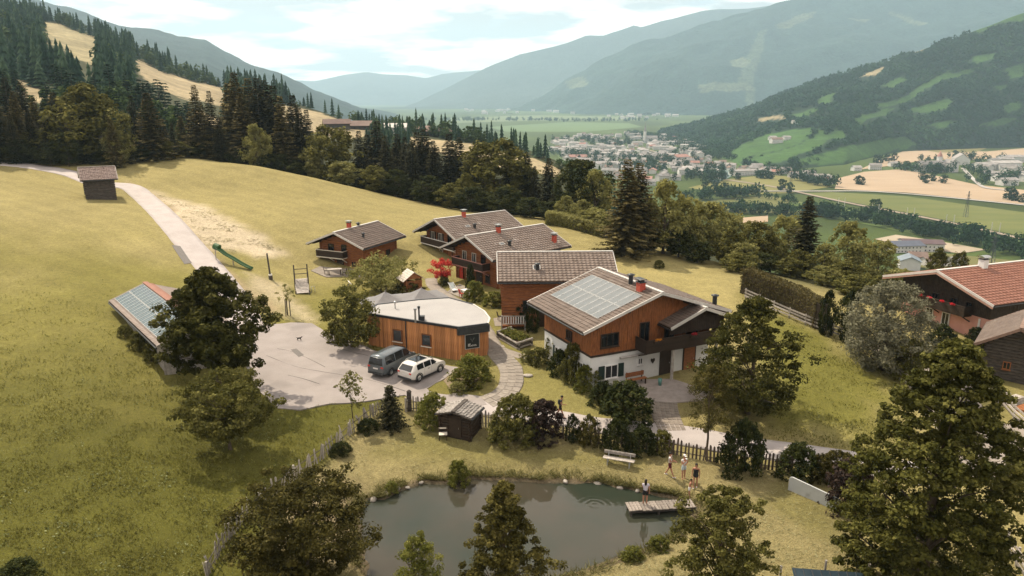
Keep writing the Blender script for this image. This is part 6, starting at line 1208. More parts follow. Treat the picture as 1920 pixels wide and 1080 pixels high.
# shade canopies behind the pavilion
M_sail = mat('grey_canvas', (.185,.18,.185), (.225,.22,.225), 1.2, .85, .15, 20)
def canopy(label, pk, w, rz, hgt):
    p = Vector(at_z(*pk)); z = gz(p.x, p.y); e = empty('canopy', (p.x, p.y, z), rz, label, 'canopy'); H = p.z - z; n = 10; mb = MB(); V = []
    for i in range(n + 1):
        f = i / n; zz_ = H - (H - hgt) * (1 - (1 - f) ** 1.9); r = w / 2 * f
        for k in range(24):
            a_ = 2 * math.pi * k / 24; q = 1 / max(abs(math.cos(a_)), abs(math.sin(a_))); sag = 0; V.append((r * q * math.cos(a_) * (1 - .06 * f * (1 - abs(math.cos(2*a_)))), r * q * math.sin(a_) * (1 - .06 * f * (1 - abs(math.cos(2*a_)))), zz_ - sag))
    mb.add(V, [(i*24+k, i*24+(k+1)%24, (i+1)*24+(k+1)%24, (i+1)*24+k) for i in range(n) for k in range(24)], 0, False); o = mb.build('canvas', M_sail, e); s_ = o.modifiers.new('thick', 'SOLIDIFY'); s_.thickness = .02
    MB().tube([(0, 0, -.2), (0, 0, H + .12)], .05, 8).build('mast', M_metal, e)
    for x in (-1, 1):
        for y_ in (-1, 1): MB().tube([(x*w*.49, y_*w*.49, -.2), (x*w*.49, y_*w*.49, hgt - .02)], .045, 7).build('pole', M_metal, e)
canopy('grey peaked shade canopy behind the pavilion roof', (790, 540, 5.35), 5.6, .45, 2.0)
canopy('left grey shade canopy half hidden by the round tree', (722, 547, 5.2), 5.2, .45, 2.0)
# raised bed
pts = [G(934, 634), G(972, 656), G(996, 648), G(957, 626)]; c0 = sum(pts, Vector()) / 4; rb = empty('raised_bed', c0, 0, 'log framed raised bed full of green vegetables', 'raised bed')
for i in range(4):
    a_, b_ = pts[i] - c0, pts[(i+1) % 4] - c0; dd = (b_ - a_).normalized() * .15
    for k in range(3): MB().tube([a_ - dd + up_ * (.08 + k*.24 + .12 * (i % 2)), b_ + dd + up_ * (.08 + k*.24 + .12 * (i % 2))], .11, 8).build('log', M_grey_wood if k != 1 else M_wood_old, rb)
zt = .62; MB().prism([(q - c0).xy[:] for q in pts][::-1], zt - .5, zt).build('soil', M_soil, rb)
V = []; rn = []
for i in range(60):
    u_, v_ = G5.random(2); q = (pts[0]*(1-u_) + pts[1]*u_)*(1-v_) + (pts[3]*(1-u_) + pts[2]*u_)*v_ - c0; q = q * .92; V.append(blob(45, (q.x, q.y, zt + .16), (.26, .26, .2), .075, G5)); rn.append(np.repeat(G5.random(45), 4))
V = np.concatenate(V); tag(link('vegetables', quads_mesh('vegetables', V, np.arange(len(V)).reshape(-1, 4), L_green, rnd=np.concatenate(rn)), rb), kind='stuff')
# tables, chairs, loungers
def table(label, p, rz, L_=1.6, W_=.8, m=None, benches=True):
    e = empty('table', p, rz, label, 'table'); m = m or M_grey_wood; MB().b2(-L_/2, L_/2, -W_/2, W_/2, .72, .77).build('tabletop', m, e)
    for x in (-L_*.4, L_*.4):
        for y_ in (-W_*.35, W_*.35): MB().b2(x - .035, x + .035, y_ - .035, y_ + .035, -.05, .719).build('leg', M_wood_dk, e)
def chair(label, p, rz, m=None):
    e = empty('chair', p, rz, label, 'chair'); m = m or M_wood_dk; MB().b2(-.24, .24, -.24, .24, .42, .46).build('seat', m, e); MB().bar((0, .24, .47), (0, .36, .98), .46, .03).build('backrest', m, e)
    for x in (-.2, .2):
        for y_ in (-.2, .2): MB().b2(x - .02, x + .02, y_ - .02, y_ + .02, -.05, .419).build('leg', m, e)
table('dark table on the terrace of the small chalet', G(628, 516) + Vector((0, 0, .08)), .3, 1.8, .8, M_grey_wood)
chair('chair left of the table at the small chalet', G(612, 515) + Vector((0, 0, .08)), 1.8); chair('chair right of the table at the small chalet', G(646, 518) + Vector((0, 0, .08)), -1.2)
table('pale table on the paved spot by the raised bed', G(952, 600) + Vector((0, 0, .07)), .2, 1.1, .8, M_ivory); chair('dark chair left of the pale garden table', G(938, 602) + Vector((0, 0, .07)), 1.9)
table('table with white cloth beside the middle chalet door', G(874, 556) + Vector((0, 0, .07)), .7, 1.0, .8, M_white); chair('red cushioned chair beside the middle chalet', G(866, 558) + Vector((0, 0, .07)), 2.2, M_redcloth)
p = G(850, 547); le = empty('deck_chair', p, .5, 'white deck chair on the lawn below the red maple', 'deck chair')
MB().bar((0, -.55, .30), (0, .1, .32), .6, .04).build('seat', M_white, le); MB().bar((0, .1, .32), (0, .75, .95), .6, .04).build('backrest', mat('pale_blue_cloth', (.50,.56,.56), (.58,.64,.64), 4, .8), le)
for x in (-.32, .32): MB().bar((x, -.6, .30), (x, .8, 1.0), .04, .05).build('frame_rail', M_white, le); MB().bar((x, -.5, -.05), (x, .35, .55), .04, .05).build('leg', M_white, le); MB().bar((x, .6, -.05), (x, -.1, .45), .04, .05).build('leg', M_white, le)
hloc = hm_.e.location; 
def on_main(x, y_, z=.12):
    return Vector((hloc.x + x*ca - y_*sa, hloc.y + x*sa + y_*ca, 2.0 + z))
p = on_main(-2.0, .35); be = empty('bench', p, hm_.rz, 'red brown wooden bench against the white house wall', 'bench')
for k in range(3): MB().b2(-.9, .9, -.4 + k*.14, -.28 + k*.14, .42, .46).build('seat_slat', M_wood, be); MB().b2(-.9, .9, .14, .18, .55 + k*.13, .66 + k*.13).build('back_slat', M_wood, be)
for x in (-.75, .75): MB().b2(x-.04, x+.04, -.38, -.3, -.3, .419).build('leg', M_wood_dk, be); MB().b2(x-.04, x+.04, .182, .24, -.3, .95).build('leg', M_wood_dk, be)
MB().lathe([(.0,-.1),(.13,-.1),(.17,.5),(.15,.5),(.12,.1)], 12).build('planter', mat('teal_plastic', (.10,.24,.21), (.13,.28,.25), 4, .5), None, loc=on_main(-.35, -.75)); tag(bpy.data.objects['planter'], 'teal planter on the terrace edge by the bench', 'planter')
for lab, x, m_ in (('orange flowers on the house balcony rail', -.6, leaf_mat('orange_flowers', (.45,.16,.02), (.55,.22,.03), None, .2)), ('red flowers on the house balcony rail', 3.0, M_red)):
    V = blob(140, (0, 0, 0), (.36, .14, .14), .05, G5); p = on_main(x, hm_.y0 - 1.62, 3.95); fb = empty('flower_box', p, hm_.rz, lab, 'flower box'); MB().b2(-.45, .45, -.10, .10, -.28, -.08).build('box', M_wood_dk, fb); tag(link('flowers', quads_mesh('flowers', V, np.arange(len(V)).reshape(-1, 4), m_, rnd=np.repeat(G5.random(140), 4)), fb), kind='stuff')
for i, (px, pb) in enumerate([(1838, 742), (1862, 750), (1888, 757), (1908, 768)]):
    p = G(px + 12, pb); e = empty('timber_stack', p, .5, ['leftmost grey stack of sawn timber in front of the dark barn', 'second grey stack of sawn timber in front of the dark barn', 'third stack of sawn timber beside the dark barn', 'rightmost low stack of orange timber by the dark barn'][i], 'timber stack')
    for k in range(4 - (i > 2) * 2):
        for j in range(4): MB().b2(-.85, .85, -.36 + j*.18, -.2 + j*.18, k*.15, k*.15 + .12).build('beam', M_picket if i < 3 else M_wood, e)
# roof ladder rail on the farmhouse and stones by the pond
M_stone = mat('pale_stone', (.34,.31,.27), (.46,.42,.37), 4, .9, .5, 10, objvar=.25)
for lab, px, pb, s in (('pale stone at the left pond end beside the low tuft',745,917,.28),('large stone in the mud at the left pond end',722,926,.3),('small stone right of the low tuft on the far pond bank',764,916,.18),('stone on the far pond bank below the bench',1162,916,.25),('broad stone on the far pond bank left of the jetty woman',1120,908,.3),('stone on the far bank in the ripples',1060,904,.22),('brownish stone at the pond corner by the rusty shrub',700,938,.35),('stone just left of the tall reed tuft',790,906,.2),('small stone on the bank behind the jetty woman',1195,922,.2),('boulder at the shore end of the jetty',1290,945,.3)):
    p = G(px, pb); tag(MB().ball((0,0,0), (s, s*.7, s*.5), 8, jit=.18).build('stone', M_stone, loc=p + Vector((0,0,.05)), rz=px*.9), lab, 'stone', 'stones along the pond bank')
tag(MB().ball((0,0,0), (.45,.32,.12), 10, jit=.1).build('stone', M_stone, loc=G(990, 705) + Vector((0,0,.05))), 'flat pale boulder on the lawn beside the slab path', 'stone')
# ---------------------------------------------------------------- people
def skin_chain(verts, edges, name, m, parent, sub=2, root=0):
    me = bpy.data.meshes.new(name); me.from_pydata([v[0] for v in verts], edges, []); me.materials.append(m); o = link(name, me, parent); sk = o.modifiers.new('skin', 'SKIN'); sk.use_smooth_shade = True
    if not me.skin_vertices: me.skin_vertices.new()
    for i, v in enumerate(verts):
        r = v[1]; me.skin_vertices[0].data[i].radius = (r, r) if not isinstance(r, tuple) else r; me.skin_vertices[0].data[i].use_root = (i == root)
    s = o.modifiers.new('sub', 'SUBSURF'); s.levels = sub; s.render_levels = sub; return o
M_skin = mat('skin', (.42,.20,.125), (.48,.245,.16), 8, .6); M_hair = mat('dark_hair', (.012,.009,.007), (.025,.018,.013), 12, .5); M_eye = mat('eye', (.02,.015,.012), None, rough=.3)
def person(label, p, rz, H=1.72, shirt=None, shorts=None, dress=None, hair='short', legs=((0,0),(0,0)), arms=('down','down'), shoes=None, lean=0.0, skirt=False, hat=None, bald=False):
    """a standing or walking figure facing its local -y; legs: (forward swing of foot, knee bend) left and right"""
    k = H / 1.75; e = empty('person', p, rz, label, 'person'); V = []; E_ = []
    def v(co, r): V.append(((co[0]*k, (co[1] - lean * max(co[2] - .9, 0))*k, co[2]*k), (r*k if not isinstance(r, tuple) else (r[0]*k, r[1]*k)))); return len(V) - 1
    def ed(*ix): E_.extend(zip(ix[:-1], ix[1:]))
    pel = v((0,0,.96), (.15,.105)); wai = v((0,0,1.12), (.125,.09)); che = v((0,.0,1.32), (.155,.105)); nb_ = v((0,.01,1.47), .065); nk = v((0,0,1.54), .052); ed(pel, wai, che, nb_, nk)
    hd = v((0,-.015,1.64), (.078,.092)); ht = v((0,-.005,1.72), (.07,.085)); ed(nk, hd, ht)
    joints = {}
    for s, (sw, kn) in zip((-1, 1), legs):
        hip = v((s*.09,0,.90), .088); kx = v((s*.10, -sw*.5 - kn*.14, .50), .06); an = v((s*.10, -sw + kn*.12, .09 + kn*.10), .042); toe = v((s*.11, -sw - .14 + kn*.10, .035 + kn*.05), .035); ed(pel, hip, kx, an, toe); joints['leg%d' % s] = (hip, kx, an)
    for s, am in zip((-1, 1), arms):
        sh = v((s*.185,.0,1.42), .058)
        if am == 'down': el, wr = (s*.235,.03,1.14), (s*.235,-.03,.90)
        elif am == 'chin': el, wr = (s*.22,-.10,1.16), (s*.06,-.20,1.38)
        elif am == 'fold': el, wr = (s*.22,-.06,1.16), (-s*.04,-.20,1.14)
        elif am == 'swing': el, wr = (s*.23,.10,1.16), (s*.22,-.02,.94)
        elif am == 'fwd': el, wr = (s*.21,-.06,1.16), (s*.12,-.28,1.12)
        elif am == 'hip': el, wr = (s*.30,.06,1.18), (s*.15,-.04,1.02)
        iel, iw = v(el, .043), v(wr, .030); ed(che, sh, iel, iw); dv = (Vector(wr) - Vector(el)).normalized(); pc = Vector(wr) + dv*.07; ip = v(pc, (.038,.020)); ed(iw, ip)
        sd_ = dv.cross(Vector((0, 1, 0.2))).normalized(); cu = Vector((0, -.3, 0)) + dv
        for q, (o_, l_) in enumerate(((-.030,.075),(-.010,.088),(.010,.082),(.028,.062))):
            a1 = pc + sd_*o_ + dv*.035; f1 = v(a1, .0095); f2 = v(a1 + (dv + cu*.2).normalized()*l_*.55, .009); f3 = v(a1 + (dv*.7 + cu*.5).normalized()*l_, .008); ed(ip, f1, f2, f3)
        th = pc - sd_*.035 - dv*.03; t1 = v(th, .011); t2 = v(th - sd_*.03 + dv*.045, .0095); ed(ip, t1, t2)
    skin_chain(V, E_, 'body', M_skin, e, 2, pel)
    P = lambda i: V[i][0]
    def grow(ix, rs, nm, m): vs_ = [(P(i) if isinstance(i, int) else i, r*k if not isinstance(r, tuple) else (r[0]*k, r[1]*k)) for i, r in zip(ix[0], rs)]; return skin_chain(vs_, ix[1], nm, m, e, 2, 0)
    if shirt or dress:
        m = shirt or dress; lo_r = .19 if dress else .165; sh_ = [i for i in range(len(V)) if abs(abs(V[i][0][0]) - .185*k) < 1e-4 and abs(V[i][0][2] - 1.42*k) < .02]
        mids = [tuple(Vector(P(i)).lerp(Vector(P(i+1)), .45)) for i in sh_]
        ids = [pel, wai, che, nb_] + sh_ + mids; n_ = len(ids); rs = [(lo_r, .13), (.145,.105), (.172,.122), .075, .070, .070, .060, .060]
        if dress and not shirt: grow(([ (0, 0, .74*k), pel, wai, che, (0, -.16*k*lean*0, 1.40*k)], [(0,1),(1,2),(2,3),(3,4)]), [(.21,.17), (.20,.15), (.155,.12), (.20,.15), (.15,.11)], 'dress', m)
        else: grow((ids, [(0,1),(1,2),(2,3),(2,4),(2,5),(4,6),(5,7)]), rs, 'shirt', m)
    if shorts:
        lh, lk, _ = joints['leg-1']; rh, rk, _ = joints['leg1']; ml = tuple(Vector(P(lh)).lerp(Vector(P(lk)), .62)); mr_ = tuple(Vector(P(rh)).lerp(Vector(P(rk)), .62))
        grow(([wai, pel, lh, rh, ml, mr_], [(0,1),(1,2),(1,3),(2,4),(3,5)]), [(.132,.098), (.165,.122), .102, .102, .092, .092], 'shorts', shorts)
    hc = Vector(P(hd)) + Vector((0, .012*k, .04*k)); mb = MB()
    if not bald:
        mb.ball((hc.x, hc.y + .012*k, hc.z + .022*k), (.092*k, .105*k, .098*k), 10, k=6, jit=.03)
        if hair == 'long': mb.ball((hc.x, hc.y + .075*k, hc.z - .13*k), (.085*k, .055*k, .20*k), 9, k=6, jit=.05)
        mb.build('hair', M_hair, e)
    if hat: MB().ball((hc.x, hc.y, hc.z + .06*k), (.10*k, .115*k, .07*k), 10).box((hc.x, hc.y - .12*k, hc.z + .04*k), (.15*k, .12*k, .015*k)).build('cap', hat, e)
    fz = hc.z - .035*k; fy = hc.y - .098*k
    MB().ball((hc.x, fy - .008*k, fz - .015*k), (.014*k, .022*k, .026*k), 6).build('nose', M_skin, e)
    for s in (-1, 1): MB().ball((s*.032*k, fy + .008*k, fz + .02*k), (.014*k, .010*k, .009*k), 6).build('eye', M_eye, e); MB().ball((s*.088*k, hc.y, fz), (.012*k, .022*k, .032*k), 6).build('ear', M_skin, e)
    MB().ball((0, fy + .006*k, fz - .055*k), (.026*k, .008*k, .007*k), 6).build('mouth', mat('lips', (.30,.09,.07), None) if 'lips' not in bpy.data.materials else bpy.data.materials['lips'], e)
    if shoes:
        for s in (-1, 1): a_ = Vector(P(joints['leg%d' % s][2])); MB().ball((a_.x, a_.y - .06*k, max(a_.z - .045*k, .04)), (.05*k, .13*k, .045*k), 8).build('shoe', shoes, e)
    return e
C_white = mat('white_cotton', (.74,.72,.70), (.80,.78,.76), 6, .9); C_black = mat('black_cotton', (.012,.013,.015), (.022,.023,.026), 6, .9); C_wine = mat('dark_red_shorts', (.09,.012,.020), (.12,.018,.028), 6, .9); C_pale = mat('pale_blue_denim', (.42,.52,.58), (.52,.62,.68), 6, .9); C_lilac = mat('pale_lilac_top', (.60,.56,.66), (.68,.64,.72), 6, .9); C_navy = mat('navy_shirt', (.020,.028,.040), (.03,.04,.055), 6, .9)
jp = Vector(at_z(1209, 946, .43)); person('woman with long dark hair, pale top and black shorts standing on the jetty', (jp.x, jp.y, .43), 2.9, 1.72, C_lilac, C_black, None, 'long', ((.04,0),(-.03,0)), ('down','fwd'))
person('person in white T-shirt and dark red shorts walking in front of the fence', G(1255, 893), 1.1, 1.74, C_white, C_wine, None, 'short', ((.30,0),(-.28,.25)), ('fold','fwd'), C_white)
person('person in long white T-shirt and white cap with hand at chin', G(1281, 898), .35, 1.74, C_white, C_pale, None, 'short', ((.03,0),(-.03,0)), ('chin','fold'), None, 0, False, C_white)
person('woman in a short black dress on the grass near the fence', G(1303, 914), -.3, 1.70, None, None, C_black, 'long', ((.12,0),(-.10,0)), ('down','down'), C_white)
person('bare chested child with reddish skin and white shorts at the jetty end', G(1292, 932), .9, 1.30, None, C_white, None, 'short', ((.05,0),(-.05,0)), ('fwd','down'), None, .15)
person('man in dark shirt and shorts walking along the lane with a backpack', G(1050, 784) + Vector((0, 0, .05)), 1.35, 1.78, C_navy, C_black, None, 'short', ((.34,0),(-.30,.3)), ('fwd','swing'), C_black, .16)
mw = bpy.data.objects[[o.name for o in bpy.data.objects if o.get('label', '').startswith('man in dark')][0]]
bp = empty('backpack', mw.location + Vector((0, 0, 1.25)), mw.rotation_euler.z, 'dark backpack on the walking man', 'backpack'); MB().ball((0, .10, .02), (.15, .09, .22), 10, jit=.02).build('bag', C_navy, bp)
for s in (-1, 1): MB().tube([(s*.10, .04, .20), (s*.11, -.14, .12), (s*.11, -.10, -.12), (s*.12, .06, -.16)], .018, 6).build('strap', C_black, bp)
# small black dog on the yard
p = G(561, 640) + Vector((0, 0, .075)); dg = empty('dog', p, .2, 'small black dog trotting across the yard', 'dog'); dg.scale = (.75, .75, .75)
V = [((0,0,.34),.085), ((.18,0,.36),.10), ((-.16,0,.35),.08), ((.30,0,.44),.055), ((.37,0,.50),.058), ((.47,0,.475),.028), ((-.28,0,.42),.022), ((-.38,0,.52),.014)]; E_ = [(0,1),(0,2),(1,3),(3,4),(4,5),(2,6),(6,7)]
for x, y_, f_ in ((.20,.06,.05), (.20,-.06,-.05), (-.17,.06,-.06), (-.17,-.06,.06)):
    b0 = len(V); r_ = 1 if x > 0 else 2; V += [((x, y_, .22), .038), ((x + f_ + (-.04 if x < 0 else 0), y_, .12), .022), ((x + f_ + .01, y_, .03), .018), ((x + f_ + .05, y_, .015), .017)]; E_ += [(r_, b0), (b0, b0+1), (b0+1, b0+2), (b0+2, b0+3)]
skin_chain(V, E_, 'body', C_black, dg, 2, 0)
for s in (-1, 1): MB().add([(.36, s*.035, .54), (.40, s*.06, .55), (.36, s*.065, .54), (.365, s*.06, .62)], [(0,1,3),(1,2,3),(2,0,3),(0,2,1)]).build('ear', C_black, dg)
# ---------------------------------------------------------------- forests on the hillsides
G7 = np.random.default_rng(23)
def low_spruce(g, H=14., R_=3.0, tiers=6, n=8):
    V, Fs = [], []
    for i in range(tiers):
        f = i / tiers; zt = H * (f + 1.55 / tiers) if i < tiers - 1 else H; zb = H * (.06 + .94 * f); r = R_ * (1 - f) ** .85 + .15; b = len(V); V.append((0, 0, min(zt, H)))
        for k in range(2 * n): a = math.pi * k / n + i * .4; q = r * (1.0 if k % 2 else .55) * (.85 + .3 * g.random()); V.append((q * math.cos(a), q * math.sin(a), zb - (.4 if k % 2 else -.3) + g.normal() * .15))
        Fs += [(b, b + 1 + k, b + 1 + (k + 1) % (2 * n)) for k in range(2 * n)]
    return np.array(V), np.array(Fs)
def low_broad(g, n, W=8., H=9., size=1.3):
    V = blob(n, (0, 0, H * .55), (W / 2, W / 2, H * .46), size, g, .5); Q = np.arange(len(V)).reshape(-1, 4); return V, np.concatenate([Q[:, [0, 1, 2]], Q[:, [0, 2, 3]]])
def scatter_stuff(name, label, proto, pos, scl, m, tone=None):
    """many small trees that read as one wood: one object"""
    V, Fs = proto; n = len(pos); a = G7.random(n) * 6.28; ca_, sa_ = np.cos(a), np.sin(a); sx = scl[:, 0][:, None]; sz_ = scl[:, 1][:, None]
    X = (V[None, :, 0] * ca_[:, None] - V[None, :, 1] * sa_[:, None]) * sx + pos[:, 0][:, None]; Y = (V[None, :, 0] * sa_[:, None] + V[None, :, 1] * ca_[:, None]) * sx + pos[:, 1][:, None]; Z = V[None, :, 2] * sz_ + pos[:, 2][:, None]
    W_ = np.stack([X, Y, Z], 2).reshape(-1, 3); Q = (Fs[None] + (np.arange(n) * len(V))[:, None, None]).reshape(-1, 3)
    t = G7.random(n) if tone is None else tone; rn = np.clip(np.repeat(t, len(V)) * .65 + G7.random(n * len(V)) * .35, 0, 1)
    return tag(link(name, quads_mesh(name, W_, Q, m, rnd=rn)), label, kind='stuff')
def hill_points(H, n, tmin, tmax, avoid, pxr, jitter=6, tall=0.0):
    P, Yr, Xr, Z = H; nr, nc = Xr.shape; out = []
    j = G7.uniform(0, nc - 1.001, n); i = G7.uniform(tmin * nr * .8, tmax * nr * .8, n); i = np.minimum(i, nr - 1.01); i0, j0 = i.astype(int), j.astype(int); fi, fj = i - i0, j - j0
    def lerp(A): return (A[i0, j0] * (1-fi) + A[i0+1, j0] * fi) * (1-fj) + (A[i0, j0+1] * (1-fi) + A[i0+1, j0+1] * fi) * fj
    X, Y, Zz = lerp(Xr), lerp(Yr), lerp(Z); px, py = to_px(X, Y, Zz); ok = (px > pxr[0]) & (px < pxr[1])
    hp = tall * F_PX / Y
    for poly in avoid:
        for f_ in (0.0, .35, .7, .95): ok &= ~in_poly(px + G7.normal(size=n) * jitter * .4, py - hp * f_, poly)
    w = Y / Y.max(); keep = ok & (G7.random(n) < w)
    return np.stack([X, Y, Zz], 1)[keep], px[keep], py[keep]
pos, px_, py_ = hill_points(H_LEFT, 12500, 0.02, 1.0, HILL_MEADOWS, (-150, 1170), 6, 14.0)
p2_, x2_, y2_ = hill_points(H_LEFT, 1100, 0.90, 1.0, HILL_MEADOWS, (420, 1170), 6, 12.0); pos, px_, py_ = np.vstack([pos, p2_]), np.concatenate([px_, x2_]), np.concatenate([py_, y2_])
kk = (px_ < 540) | (G7.random(len(px_)) < np.where(px_ > 1005, .14, .48)); pos, px_, py_ = pos[kk], px_[kk], py_[kk]
dist = np.hypot(pos[:, 0], pos[:, 1]); nearv = gz_arr(pos[:, 0], pos[:, 1]); ok = (pos[:, 2] > nearv - 1.0) & (dist > 172); pos, px_, py_, dist = pos[ok], px_[ok], py_[ok], dist[ok]
broad = (fbm(pos[:, 0] / 45, pos[:, 1] / 45, 3) + G7.normal(size=len(pos)) * .10) > np.where(px_ > 540, .02, .09)
MID_S = [(spruce_mesh('spruce_crown', L_teal, G7, 14, 2.6, .05, 1.0, 7, 1.15, .4, 1.0, .8, .2), pole_mesh('spruce_trunk', M_bark, 14, .2, G7)) for _ in range(3)]
MID_B = []
for _ in range(3):
    c, C = crown_mesh('broadleaf_crown', L_teal2, G7, 9, 7.5, .8, 60, 1500, .42, 'round', .15); MID_B.append((c, trunk_mesh('broadleaf_trunk', M_bark, G7, 9, .2, C, 1.5, 8)))
order = np.argsort(dist); vis = [i for i in order if -20 < px_[i] < 1160 and 0 < py_[i]]
ind = set()
for i in vis:
    b_ = bool(broad[i]); n_b = sum(1 for q in ind if broad[q]); n_s = len(ind) - n_b
    if b_ and n_b < 110: ind.add(i)
    elif not b_ and n_s < 210: ind.add(i)
for i in sorted(ind):
    s = G7.uniform(.55, 1.3) * (.68 if px_[i] > 540 else 1); b_ = bool(broad[i]); c, t = (MID_B if b_ else MID_S)[G7.integers(0, 3)]
    place_tree('broadleaf_tree' if b_ else 'spruce', 'rounded tree in the hazy wood on the left hillside' if b_ else 'spruce in the hazy wood on the left hillside', 'tree', Vector(pos[i]) - Vector((0, 0, .3)), c, t, (s * 1.05, s * 1.05, s), G7.random() * 6.28, 'rounded trees of the left hillside wood' if b_ else 'spruces of the left hillside wood')
rest = np.array([i for i in range(len(pos)) if i not in ind]); sc_ = np.stack([G7.uniform(.8, 1.3, len(rest)), G7.uniform(.55, 1.45, len(rest))], 1) * np.where(px_[rest] > 540, .66, 1.0)[:, None]; rb_ = broad[rest]
scatter_stuff('forest', 'far conifer wood covering the upper left hillside', low_spruce(G7), pos[rest][~rb_], sc_[~rb_], L_teal)
scatter_stuff('forest', 'far broadleaf wood among the conifers on the left hillside', low_broad(G7, 46), pos[rest][rb_], sc_[rb_], L_teal2)
# skyline trees of the left ridge
pos, px_, py_ = hill_points(H_RIGHT, 21000, 0.0, 1.0, RG + RT, (1180, 1990), 5, 10.0); sc_ = np.stack([G7.uniform(.9, 1.7, len(pos)), G7.uniform(.8, 1.5, len(pos))], 1)
keep = pos[:, 2] > -93
scatter_stuff('forest', 'dark wood covering the right hillside', low_broad(G7, 22, 11, 10, 2.4), pos[keep], sc_[keep], leaf_mat('right_hill_leaves', (.008,.026,.012), (.018,.046,.020), (.044,.086,.032), .2), np.clip(.5 + 1.6 * fbm(pos[keep][:, 0] / 120, pos[keep][:, 1] / 120, 3) + G7.normal(size=int(keep.sum())) * .15, 0, 1))
# ---------------------------------------------------------------- valley floor: fields, river, railway, roads
VZ = -95.0
def vpt(px, py, dz=0.0): return at_z(px, py, VZ + dz)
def field(label, poly, c1, c2, lift, name='field', scale=.01):
    P = [vpt(a, b, lift) for a, b in poly]; me = bpy.data.meshes.new(name); me.from_pydata(P, [], [tuple(range(len(P)))]); me.materials.append(mat(name + '_' + label.split()[0], c1, c2, scale, .95, .3, .2, (1, 3, 1))); return tag(link(name, me), label, kind='structure')
GREEN, GREEN2, TAN = ((.100,.120,.024), (.140,.150,.036)), ((.075,.120,.024), (.105,.150,.034)), ((.36,.265,.175), (.42,.315,.215))
field('broad green meadow beside the railway', [(1500,362),(1560,360),(1700,368),(1920,398),(2100,420),(2100,490),(1920,444),(1800,418),(1640,387)], *GREEN, .5)
field('lower green meadow below the railway', [(1480,378),(1560,385),(1700,408),(1920,452),(2100,500),(2100,540),(1920,478),(1700,436),(1560,408),(1480,392)], *GREEN2, .4)
field('tan stubble field in front of the white monastery', [(1572,334),(1620,322),(1690,317),(1740,326),(1830,346),(1920,356),(2050,368),(2050,396),(1920,383),(1700,361),(1565,354)], *TAN, .5)
field('upper tan field at the foot of the right hillside', [(1612,318),(1650,300),(1700,281),(1730,276),(1760,282),(1850,284),(1920,278),(2050,280),(2050,300),(1920,296),(1800,300),(1740,298),(1690,308)], *TAN, .6)
field('green strip between the tan field and wood', [(1715,278),(1750,272),(1850,278),(1830,285),(1760,286)], (.13,.13,.035), (.20,.165,.06), .9)
field('olive meadow in front of the town', [(1290,352),(1350,338),(1440,327),(1530,336),(1560,350),(1480,362),(1380,366)], (.15,.145,.035), (.20,.185,.055), .4)
field('dark olive meadow nearer the trees', [(1300,382),(1360,372),(1440,366),(1500,378),(1560,396),(1480,400),(1380,398)], (.105,.115,.028), (.14,.14,.04), .3)
field('pale gravel patch by the near valley houses', [(1640,448),(1680,440),(1760,452),(1850,468),(1800,475),(1700,462)], (.34,.28,.20), (.42,.35,.26), .45)
field('small tan field behind the golden trees', [(1370,410),(1440,404),(1440,416),(1380,420)], *TAN, .45)
field('meadow behind the farmhouse roof', [(1720,470),(1920,490),(2000,520),(1920,520),(1700,500)], (.12,.12,.035), (.16,.15,.045), .4)
field('green football field in the town', [(1045,291),(1110,287),(1112,295),(1050,298)], *GREEN2, .4)
field('bright far plain beyond the town', [(915,238),(1060,229),(1180,231),(1205,238),(1100,247),(950,247)], (.085,.14,.045), (.11,.17,.06), .4)
field('pale far plain with crops', [(830,222),(1000,216),(1200,219),(1195,226),(1000,226),(850,231)], (.10,.14,.06), (.16,.19,.09), .5, scale=.004)
riv = mat('valley_river', (.16,.27,.25), (.20,.31,.29), .02, .2); P = [vpt(a, b, .6) for a, b in [(1330,338),(1345,333),(1360,322),(1352,316),(1362,313),(1374,322),(1372,330),(1355,338),(1340,342)]]; me = bpy.data.meshes.new('river'); me.from_pydata(P, [], [tuple(range(len(P)))]); me.materials.append(riv); tag(link('river', me), 'pale turquoise bend of the valley river', kind='structure')
def vstrip(name, label, pts, w, m, lift):
    L = smooth_line([Vector(vpt(a, b, lift)) for a, b in pts], 8); mb = MB(); V = []
    for i, p in enumerate(L):
        d = (L[min(i+1, len(L)-1)] - L[max(i-1, 0)]).normalized(); s = Vector((d.y, -d.x, 0)) * w / 2; V += [p - s, p + s]
    mb.add(V, [(2*i, 2*i+1, 2*i+3, 2*i+2) for i in range(len(L)-1)]); return tag(mb.build(name, m), label, kind='structure')
M_vroad = mat('valley_road', (.36,.34,.32), (.44,.42,.40), .05, .9)
vstrip('railway', 'railway embankment crossing the valley meadows', [(1990,466),(1920,448),(1800,421),(1700,401),(1600,382),(1520,365),(1440,348),(1360,336),(1300,322),(1262,300),(1230,285),(1180,272)], 7, mat('ballast', (.26,.21,.16), (.34,.28,.22), .1, .95), 1.0)
vstrip('road', 'pale valley road between green meadow and stubble field', [(2050,396),(1920,384),(1800,372),(1700,363),(1620,358),(1540,358),(1420,358)], 7, M_vroad, 1.2)
vstrip('road', 'road climbing through the village on the right', [(1905,357),(1850,352),(1830,340),(1815,325),(1805,315)], 6, M_vroad, 1.2)
vstrip('road', 'road through the valley town', [(1262,312),(1240,296),(1215,286),(1160,278),(1100,272)], 9, M_vroad, 1.3)
